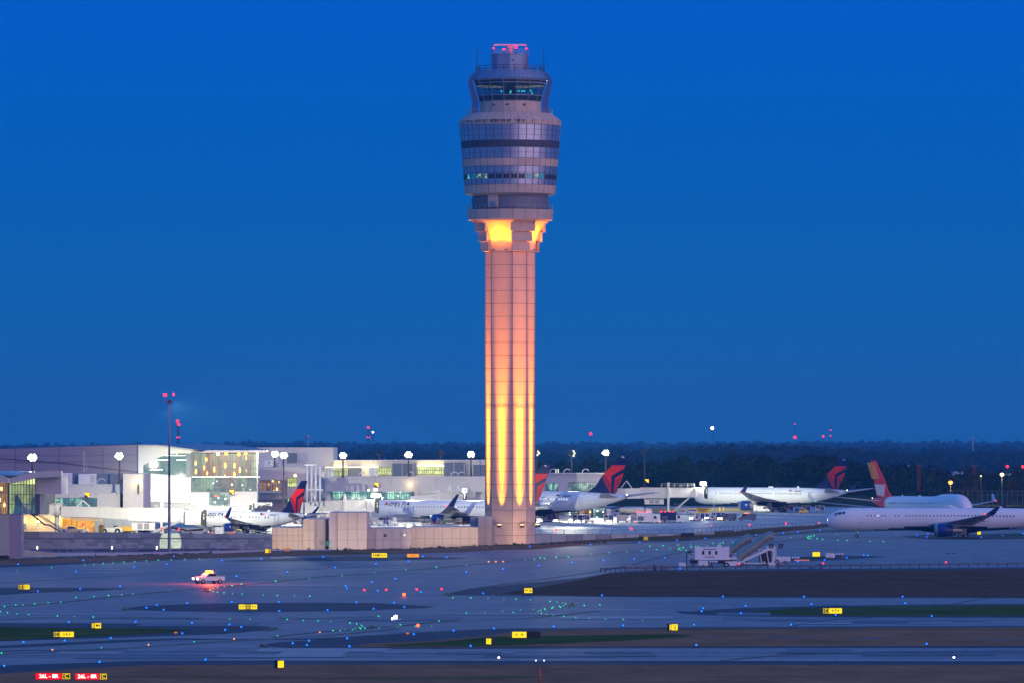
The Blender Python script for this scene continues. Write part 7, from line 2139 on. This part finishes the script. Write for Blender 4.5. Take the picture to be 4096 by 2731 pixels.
for px, py, z in ((2224, 2118, 2.3), (2525, 2112, 2.0), (2845, 2104, 1.7), (2998, 2098, 1.6), (3144, 2091, 1.4), (3277, 2089, 1.2), (2688, 2112, 1.8)):
    D = 1530 + max(0, (px-2300))*.28; T = thing('obstruction_light', 'red obstruction light on a thin stick along the apron fence', 'red light', (wx(px, D), D, z-1.5), 0, 'red lights along the fence')
    b = MB(); zz = wz(py, D)-z+1.5; b.cyl((0,0,0),(0,0,zz),.05,n=6,m=1); b.ball((0,0,zz),.28 if px not in (2688, 3277) else .17,0,8); b.build('lamp_head', [E_redcore, M_dark], T)
spot_light(1300+531/1.68, 2100+476/1.68, 'bright orange red guard light left of the dark wedge', E_flare, .26, .15, 'red light')
lamp('guard_glow', 'POINT', tuple(at(1616, 2385, 0)+Vector((0,-1,.9))), 60, (1,.12,.02), None, size=.2)
spot_light(1300+625/1.68, 2100+681/1.68, 'orange red guard light near the dim marker on the middle asphalt', E_flare, .2, .1, 'red light')
spot_light(1300+475/1.68, 2100+627/1.68, 'blazing white light in the middle of the taxiway left of the centre', E_floor, .24, .15, 'white light')
spot_light(1300+453/1.68, 2100+634/1.68, 'small white light touching the blazing white one on its left', E_floor, .14, .1, 'white light')
spot_light(1300+1168/1.68, 2100+903/1.68, 'white runway edge light on the near white line, left one', emat('runway_edge_white', (1,1,.85), 5), .12, .2, 'white light')
spot_light(2696+1881/1.68, 2100+901/1.68, 'white runway edge light on the near white line, right one', MATS['runway_edge_white'], .12, .2, 'white light')
# pickup with beacon crossing the taxiway
put(pickup('white and red airfield pickup with a blazing red light bar driving on the taxiway', M_cart, emat('bar_red_yellow', (1.0,.22,.015), 12)), at(835, 2333, 0), PI+deg(36))
# landside lamps behind the low walls
for i, px in enumerate((40, 95, 145, 237, 270, 444, 512, 623, 735, 769, 873)):
    D = 1380; py = 2185 if px > 60 else 2198
    T = thing('road_lamp', 'small pale road lamp standing below the retaining wall', 'road lamp', (wx(px, D), D, 0), 0, 'road lamps below the wall')
    b = MB(); z = wz(py-3, D); b.cyl((0,0,-.1),(0,0,z),.06,n=6,m=1); b.bar((-.5,0,z),(.5,0,z),.12,m=1)
    if i in (0, 2, 5, 7): b.cyl((.25,-.1,z-.7),(.25,-.1,z-.05),.14,n=6,m=0)
    b.build('lamp_post', [E_dot, mat('lamp_post_blue', (.3,.4,.45), .5)], T)
T = thing('small_frame', 'small pinkish ladder frame standing below the retaining wall', 'frame', (wx(970, 1378), 1378, 0))
b = MB()
for x in (-.33,.33): b.bar((x,0,-.1),(x,0,wz(2174,1378)),.09)
for k in range(4): b.bar((-.33,0,.6+k*.45),(.33,0,.6+k*.45),.07)
b.build('frame', mat('pink_white_paint', (.7,.55,.6), .5), T)

# ------------------------------------------------------------------ woods, hills and what stands in them
def leaf(name, c1, c2):
    return ground_mat(name, c1, c2, 0.9, 0.05, streak=(0.05, 0.05, 0.05))
def woods(name, px0, px1, D0, D1, n, topf, H0, leafs, m, rad=(5, 9), q=110, seed=1, floor=True):
    R_ = random.Random(seed); b = MB()
    for i in range(n):
        D = D0 + (D1-D0)*R_.random(); px = px0 + (px1-px0)*(i+R_.random())/n
        f = (D-D0)/(D1-D0+1e-6)
        zt = wz(topf(px), D1) if False else wz(topf(px)+ (1-f)*leafs*0.0, D)
        hgt = H0*R_.uniform(.75, 1.1); zt -= R_.random()**2*H0*.55
        r = R_.uniform(*rad); cx_, cy = wx(px, D), D
        b.cyl((cx_, cy, zt-hgt*1.5), (cx_, cy, zt-r), .5, .25, n=5, m=1)
        # a few lobes per crown, leaves spread through each
        for l in range(5):
            lr = r*R_.uniform(.45, .75); a = R_.uniform(0, 2*PI); o = R_.uniform(0, r*.6)
            lc = Vector((cx_+math.cos(a)*o, cy+math.sin(a)*o, zt-lr*.8-R_.uniform(0, hgt*.45)))
            for k in range(q//5):
                u = R_.uniform(-1, 1); t = R_.uniform(0, 2*PI); rr = lr*R_.uniform(.7, 1.05)
                sq = math.sqrt(1-u*u); p = lc+Vector((rr*sq*math.cos(t), rr*sq*math.sin(t), rr*u*.85))
                nrm = Vector((sq*math.cos(t)+R_.gauss(0,.5), sq*math.sin(t)+R_.gauss(0,.5), u+R_.gauss(0,.5))).normalized()
                a1 = nrm.orthogonal().normalized(); a2 = nrm.cross(a1); s_ = leafs*R_.uniform(.6, 1.3)
                w1 = R_.uniform(0, PI); e1 = a1*math.cos(w1)+a2*math.sin(w1); e2 = nrm.cross(e1)
                b.add([p-e1*s_, p-e2*s_*.7, p+e1*s_, p+e2*s_*.7], [(0,1,2,3)])
    o = b.build(name, [m, mat('bark_dark', (.04,.03,.025), .9)])
    return tag(o, kind='stuff')
def interp(T_):
    def f(x):
        for (a, y0), (c, y1) in zip(T_[:-1], T_[1:]):
            if a <= x <= c: return y0+(y1-y0)*(x-a)/(c-a)
        return T_[0][1] if x < T_[0][0] else T_[-1][1]
    return f
F_near = leaf('near_leaves', (.016,.028,.009), (.030,.048,.014))
F_near2 = leaf('near_leaves_brown', (.020,.018,.012), (.03,.028,.017))
F_mid = leaf('mid_leaves', (.016,.022,.010), (.028,.030,.016))
F_farm = leaf('far_leaves', (.014,.020,.010), (.024,.028,.016))
woods('near_woods', 2050, 4300, 2300, 2380, 85, interp([(2100,1850),(2300,1838),(2420,1834),(2700,1828),(2900,1822),(3100,1828),(3250,1822),(3400,1838),(3600,1870),(3900,1880),(4300,1885)]), 12, .75, F_near, rad=(4, 7.5), q=340, seed=3)
woods('near_woods', 2080, 4300, 2420, 2520, 60, interp([(2100,1835),(2420,1822),(2700,1815),(2900,1806),(3100,1814),(3300,1810),(3450,1830),(3700,1850),(4300,1845)]), 14, .9, F_near2, rad=(5, 8), q=260, seed=8)
woods('middle_woods', 1900, 4400, 4700, 5200, 230, interp([(2000,1815),(2300,1805),(2600,1800),(2800,1780),(2900,1768),(3100,1775),(3300,1782),(3500,1790),(3700,1810),(4000,1820),(4400,1822)]), 15, 1.7, F_mid, rad=(7, 11), q=130, seed=4)
woods('middle_woods', 1400, 4500, 5400, 5900, 220, interp([(1300,1796),(1800,1800),(2300,1795),(2800,1782),(3300,1778),(3700,1790),(4000,1796),(4500,1800)]), 14, 2.0, F_mid, rad=(7, 12), q=100, seed=5)
woods('distant_woods', -200, 4600, 7500, 8200, 330, interp([(-100,1785),(500,1776),(900,1772),(1400,1775),(2000,1778),(2700,1776),(3300,1772),(3800,1774),(4600,1778)]), 14, 2.6, F_farm, rad=(9, 14), q=60, seed=6)
woods('distant_woods', -300, 4700, 11000, 12200, 420, interp([(-100,1773),(250,1767),(700,1768),(1000,1758),(1500,1761),(2000,1763),(2700,1762),(3300,1757),(3650,1755),(4100,1758),(4700,1760)]), 16, 4.0, F_farm, rad=(10, 17), q=36, seed=7)
# ground of the ridges under those woods
def ridge(name, D, topf, px0, px1, drop, m):
    b = MB(); n = 60; vs = []
    for i in range(n+1):
        px = px0+(px1-px0)*i/n; z = wz(topf(px), D)-drop
        vs += [(wx(px, D-350), D-350, 2.4), (wx(px, D), D, z), (wx(px, D+1500), D+1500, z-25)]
    b.add(vs, [(3*i+k, 3*i+3+k, 3*i+4+k, 3*i+1+k) for i in range(n) for k in (0, 1)], smooth=True)
    return tag(b.build(name, m), kind='structure')
ridge('hills', 2560, interp([(2080,1852),(2420,1826),(2900,1812),(3300,1818),(3450,1836),(4300,1852)]), 2060, 4400, 5, G_far)
ridge('hills', 6000, interp([(1300,1800),(1800,1803),(2300,1798),(2800,1786),(3300,1782),(4000,1800),(4500,1804)]), 1200, 4700, 6, G_far)
ridge('hills', 8400, interp([(-100,1788),(500,1780),(900,1776),(1400,1779),(2000,1782),(2700,1780),(3300,1776),(4600,1782)]), -600, 4900, 7, G_far)
ridge('hills', 12400, interp([(-100,1775),(250,1769),(700,1770),(1000,1760),(1500,1763),(2000,1765),(2700,1764),(3300,1759),(3650,1757),(4100,1760),(4700,1762)]), -800, 5200, 5, G_far)
# single rounded trees near the right edge of the woods and the thin scrub at the pavilion foot
def tree(label, px, D, top, r, m, seed, h=10, name='tree', base=None):
    R_ = random.Random(seed); zt = wz(top, D); x = wx(px, D)
    T = thing(name, label, 'tree' if name == 'tree' else 'bush', (x, D, base if base is not None else zt-h))
    hh = zt-T.location.z
    b = MB(); b.cyl((0,0,0),(0,0,hh*.5),.3*h/10,.15*h/10,n=6)
    for k in range(4):
        a = R_.uniform(0,2*PI); b.cyl((0,0,hh*.4),(math.cos(a)*r*.5,math.sin(a)*r*.5,hh*.75),.14*h/10,.05,n=5)
    b.build('trunk', mat('bark_dark', (.04,.03,.025)), T)
    b = MB()
    for l in range(14):
        a = R_.uniform(0,2*PI); o = R_.uniform(0, r*.65); lr = r*R_.uniform(.3,.5); lc = Vector((math.cos(a)*o, math.sin(a)*o, hh-lr-R_.uniform(0,hh*.5)))
        for k in range(60):
            u = R_.uniform(-1,1); t = R_.uniform(0,2*PI); sq = math.sqrt(1-u*u); p = lc+Vector((sq*math.cos(t),sq*math.sin(t),u))*lr*R_.uniform(.6,1.05)
            n_ = Vector((R_.gauss(0,1),R_.gauss(0,1),R_.gauss(0,1))).normalized(); e1 = n_.orthogonal().normalized(); e2 = n_.cross(e1); s_ = r*.085*R_.uniform(.6,1.3)
            b.add([p-e1*s_, p-e2*s_, p+e1*s_, p+e2*s_], [(0,1,2,3)])
    b.build('crown', m, T)
    return T
tree('pale round tree low before the dark woods, right of the thin mast', 2800, 2230, 1880, 6, F_near, 1, h=11)
tree('grey green round tree left of the thin mast at the woods foot', 2560, 2240, 1918, 3.5, F_near, 2, h=7)
tree('dark round tree between the two lamps at the far right', 3880, 2230, 1890, 5.5, F_near2, 3, h=11)
tree('dark tree at the right edge below the building with red lamps', 4060, 2230, 1905, 5, F_near2, 4, h=10)
tree('dark green bush at the foot of the left pavilion', 12, 1294, 2216, 2.0, F_near, 5, h=2.0, name='bush', base=-.2)
# far right buildings and lamps
for px0, px1, t, u, lab in ((3772, 3822, 1880, 1893, 'low pale flat roofed shed left of the sodium lamp'), (3834, 3863, 1881, 1896, 'small pale shed above the dark round tree'), (3963, 4005, 1887, 1908, 'pale blue gabled building left of the yellow lamp'), (3922, 3975, 1908, 1922, 'low pale blue annex below the gabled building'), (3602, 3618, 1856, 1861, 'tiny white hut in the woods')):
    D = 2560 if t > 1870 else 3200
    T = thing('distant_building', lab, 'building', (wx((px0+px1)/2, D), D-60, wz(u, D)-3))
    hw = (px1-px0)/2*D/F; hz = (u-t)*D/F+3
    b = MB(); b.prism([(-hw,0),(hw,0),(hw,hz*.85),(hw*.3,hz),(-hw,hz*.9)], 0, 12); b.build('wall', mat('pale_shed', (.42,.5,.6), .6), T)
    b = MB(); b.box(-hw*.6,-hw*.2,-.1,0,.8,hz*.6); b.box(hw*.1,hw*.4,-.1,0,.8,hz*.6); b.build('door', M_slate, T)
D = 2520
T = thing('distant_building', 'dark reddish building with red lamps at the right edge', 'building', (wx(4065, D), D, wz(1920, D)-2))
b = MB(); b.box(-4, 9, 0, 10, 0, (1920-1880)*D/F+2); b.box(-4.2, 9, -.3, 0, (1920-1880)*D/F+1.6, (1920-1880)*D/F+2.1); b.build('wall', mat('brick_red_dark', (.20,.10,.10), .8, var=.2, scale=.5), T)
b = MB()
for i in range(5): b.box(-3.2+i*2.5, -1.6+i*2.5, -.06, 0, 1.4, 2.8); 
b.build('window', M_wglass, T)
for px, py in ((4029, 1864), (4091, 1865)):
    b = MB(); b.cyl(((px-4065)*D/F,0,5),((px-4065)*D/F,0,(1920-py)*D/F+2),.1,n=6,m=1); b.ball(((px-4065)*D/F,-.3,(1920-py)*D/F+2), .55, 0, 8); b.build('beacon', [E_redcore, M_dark], T)
for px, py, e, r, lab in ((3802, 1928, E_sod, .85, 'bright orange sodium street lamp in the right woods'), (4008, 1896, E_sody, .75, 'yellow white street lamp beside the pale gabled building'), (3924, 1902, E_sody, .25, 'tiny yellow lamp above the low annex')):
    D = 2215; T = thing('street_lamp', lab, 'street lamp', (wx(px, D), D, AP))
    zz = wz(py, D)-AP
    b = MB(); b.cyl((0,.3,0),(0,.3,zz),.12,.08,n=6); b.build('post', M_dark, T)
    b = MB(); b.ball((0,0,zz), r, 0, 10, sz=.8); b.build('lamp_head', e, T)
    if r > .5: lamp('street_lamp_light', 'POINT', (0,-1.5,zz-.5), 6000, (1,.45,.08) if e is E_sod else (1,.75,.35), T, size=.5)
for px, t, u in ((3676, 1858, 1900), (3896, 1858, 1895)):
    D = 2290; T = thing('red_lattice_mast', 'thin dull red lattice mast in front of the right woods', 'mast', (wx(px, D), D, wz(u, D)-6), 0, 'dull red masts')
    b = MB(); hz = wz(t, D)-T.location.z
    for sx in (-.4,.4): b.bar((sx,0,0),(sx,0,hz),.1)
    for k in range(12): b.bar((-.4,0,hz*k/12),(.4,0,hz*(k+1)/12),.06)
    b.bar((-1.2,0,hz),(1.2,0,hz),.12); b.build('lattice', mat('dull_red_paint', (.4,.06,.04), .6), T)
T = thing('perimeter_fence', 'faint long wire fence on posts before the right woods', 'fence', (0,0,0))
D = 2200
b = MB(); b.bar((wx(3790,D),D,wz(1961,D)), (wx(4300,D),D,wz(1961,D)), .1); b.bar((wx(3790,D),D,wz(1978,D)), (wx(4300,D),D,wz(1978,D)), .08); b.build('rail', mat('fence_steel_blue', (.12,.14,.2), .5), T)
for i in range(24):
    px = 3790+i*20; b = MB(); b.bar((wx(px,D),D,2.3), (wx(px,D),D,wz(1960,D)), .1); b.build('post', mat('fence_steel_blue', (.1,.1,.1)), T)

ORD = ['leftmost', 'second from the left', 'third from the left', 'fourth from the left', 'fifth from the left', 'sixth from the left', 'seventh from the left', 'eighth from the left', 'ninth from the left', 'tenth from the left', 'eleventh from the left', 'twelfth from the left', 'thirteenth from the left'] + [w_+' from the left' for w_ in ('fourteenth', 'fifteenth', 'sixteenth', 'seventeenth', 'eighteenth', 'nineteenth', 'twentieth', 'twenty-first', 'twenty-second', 'twenty-third', 'twenty-fourth', 'twenty-fifth', 'twenty-sixth', 'twenty-seventh', 'twenty-eighth', 'twenty-ninth', 'thirtieth')]
for g_, what in (('orange cones', 'orange traffic cone, {} of the small cones on the apron'), ('orange cones by the equipment', 'orange cone, {} of those near the parked equipment'), ('white davits on the roof edges', 'white goose neck davit on the roof edge, {} of its kind'), ('road lamps below the wall', 'small pale road lamp below the retaining wall, {} of the row'), ('white whip aerials', 'thin white whip aerial left of the hall, {} of three'),
                 ('dull red masts', 'thin dull red lattice mast before the woods, {} of two'), ('pale blocks behind the guard rail', 'pale concrete block behind the guard rail, {} of its row'), ('dark pit covers', 'small dark pit cover on the right taxiway, {} of its kind'), ('red stop bar lights', 'red stop bar light on the pavement, {} of four'), ('red lights on the right field', 'red obstruction light on the right field, {} of four'),
                 ('red lights along the fence', 'red light on a thin stick along the apron fence, {}'), ('amber pavement lights', 'small amber light in the pavement, {} of its colour'), ('yellow bollards', 'short yellow bollard at the left apron edge, {}'), ('tall yellow bollards', 'tall yellow bollard at the right jet bridge foot, {}'), ('orange marker stakes', 'thin orange marker stake on the right apron, {} of two')):
    L_g = [o for o in bpy.data.objects if o.get('group') == g_ and o.parent is None]
    bpy.context.view_layer.update()
    L_g.sort(key=lambda o: o.matrix_world.translation.x / o.matrix_world.translation.y)
    for i_, o in enumerate(L_g): o['label'] = what.format(ORD[i_] if i_ < 13 else 'at the right end')
# ------------------------------------------------------------------ air
if HAZE:
    hz_ = MB(); hz_.box(-7000, 7000, -50, 14200, -3.0, 135)
    ho = hz_.build('haze', None)
    m = bpy.data.materials.new('haze_air'); m.use_nodes = True; t = m.node_tree
    for n_ in list(t.nodes): t.nodes.remove(n_)
    o_ = t.nodes.new('ShaderNodeOutputMaterial'); v = t.nodes.new('ShaderNodeVolumePrincipled')
    v.inputs['Color'].default_value = (.12, .58, 1.0, 1); v.inputs['Density'].default_value = HAZE
    v.inputs['Anisotropy'].default_value = 0.0
    t.links.new(v.outputs[0], o_.inputs['Volume'])
    ho.data.materials.clear(); ho.data.materials.append(m); tag(ho, kind='stuff')

for o in bpy.data.objects:
    if o.get('label') and len(o['label'].split()) > 16: print('LONG', o['label'])

# lights that would still share a label are told apart by their order from left to right
for g_ in ('blue taxiway edge lights', 'green taxiway centreline lights'):
    by = {}
    for o in [q for q in bpy.data.objects if q.get('group') == g_]: by.setdefault(o['label'], []).append(o)
    for lab_, L_g in by.items():
        if len(L_g) < 2: continue
        L_g.sort(key=lambda o: o.location.x/o.location.y)
        for i_, o in enumerate(L_g): o['label'] = lab_ + ', ' + (ORD[min(i_, len(ORD)-1)])
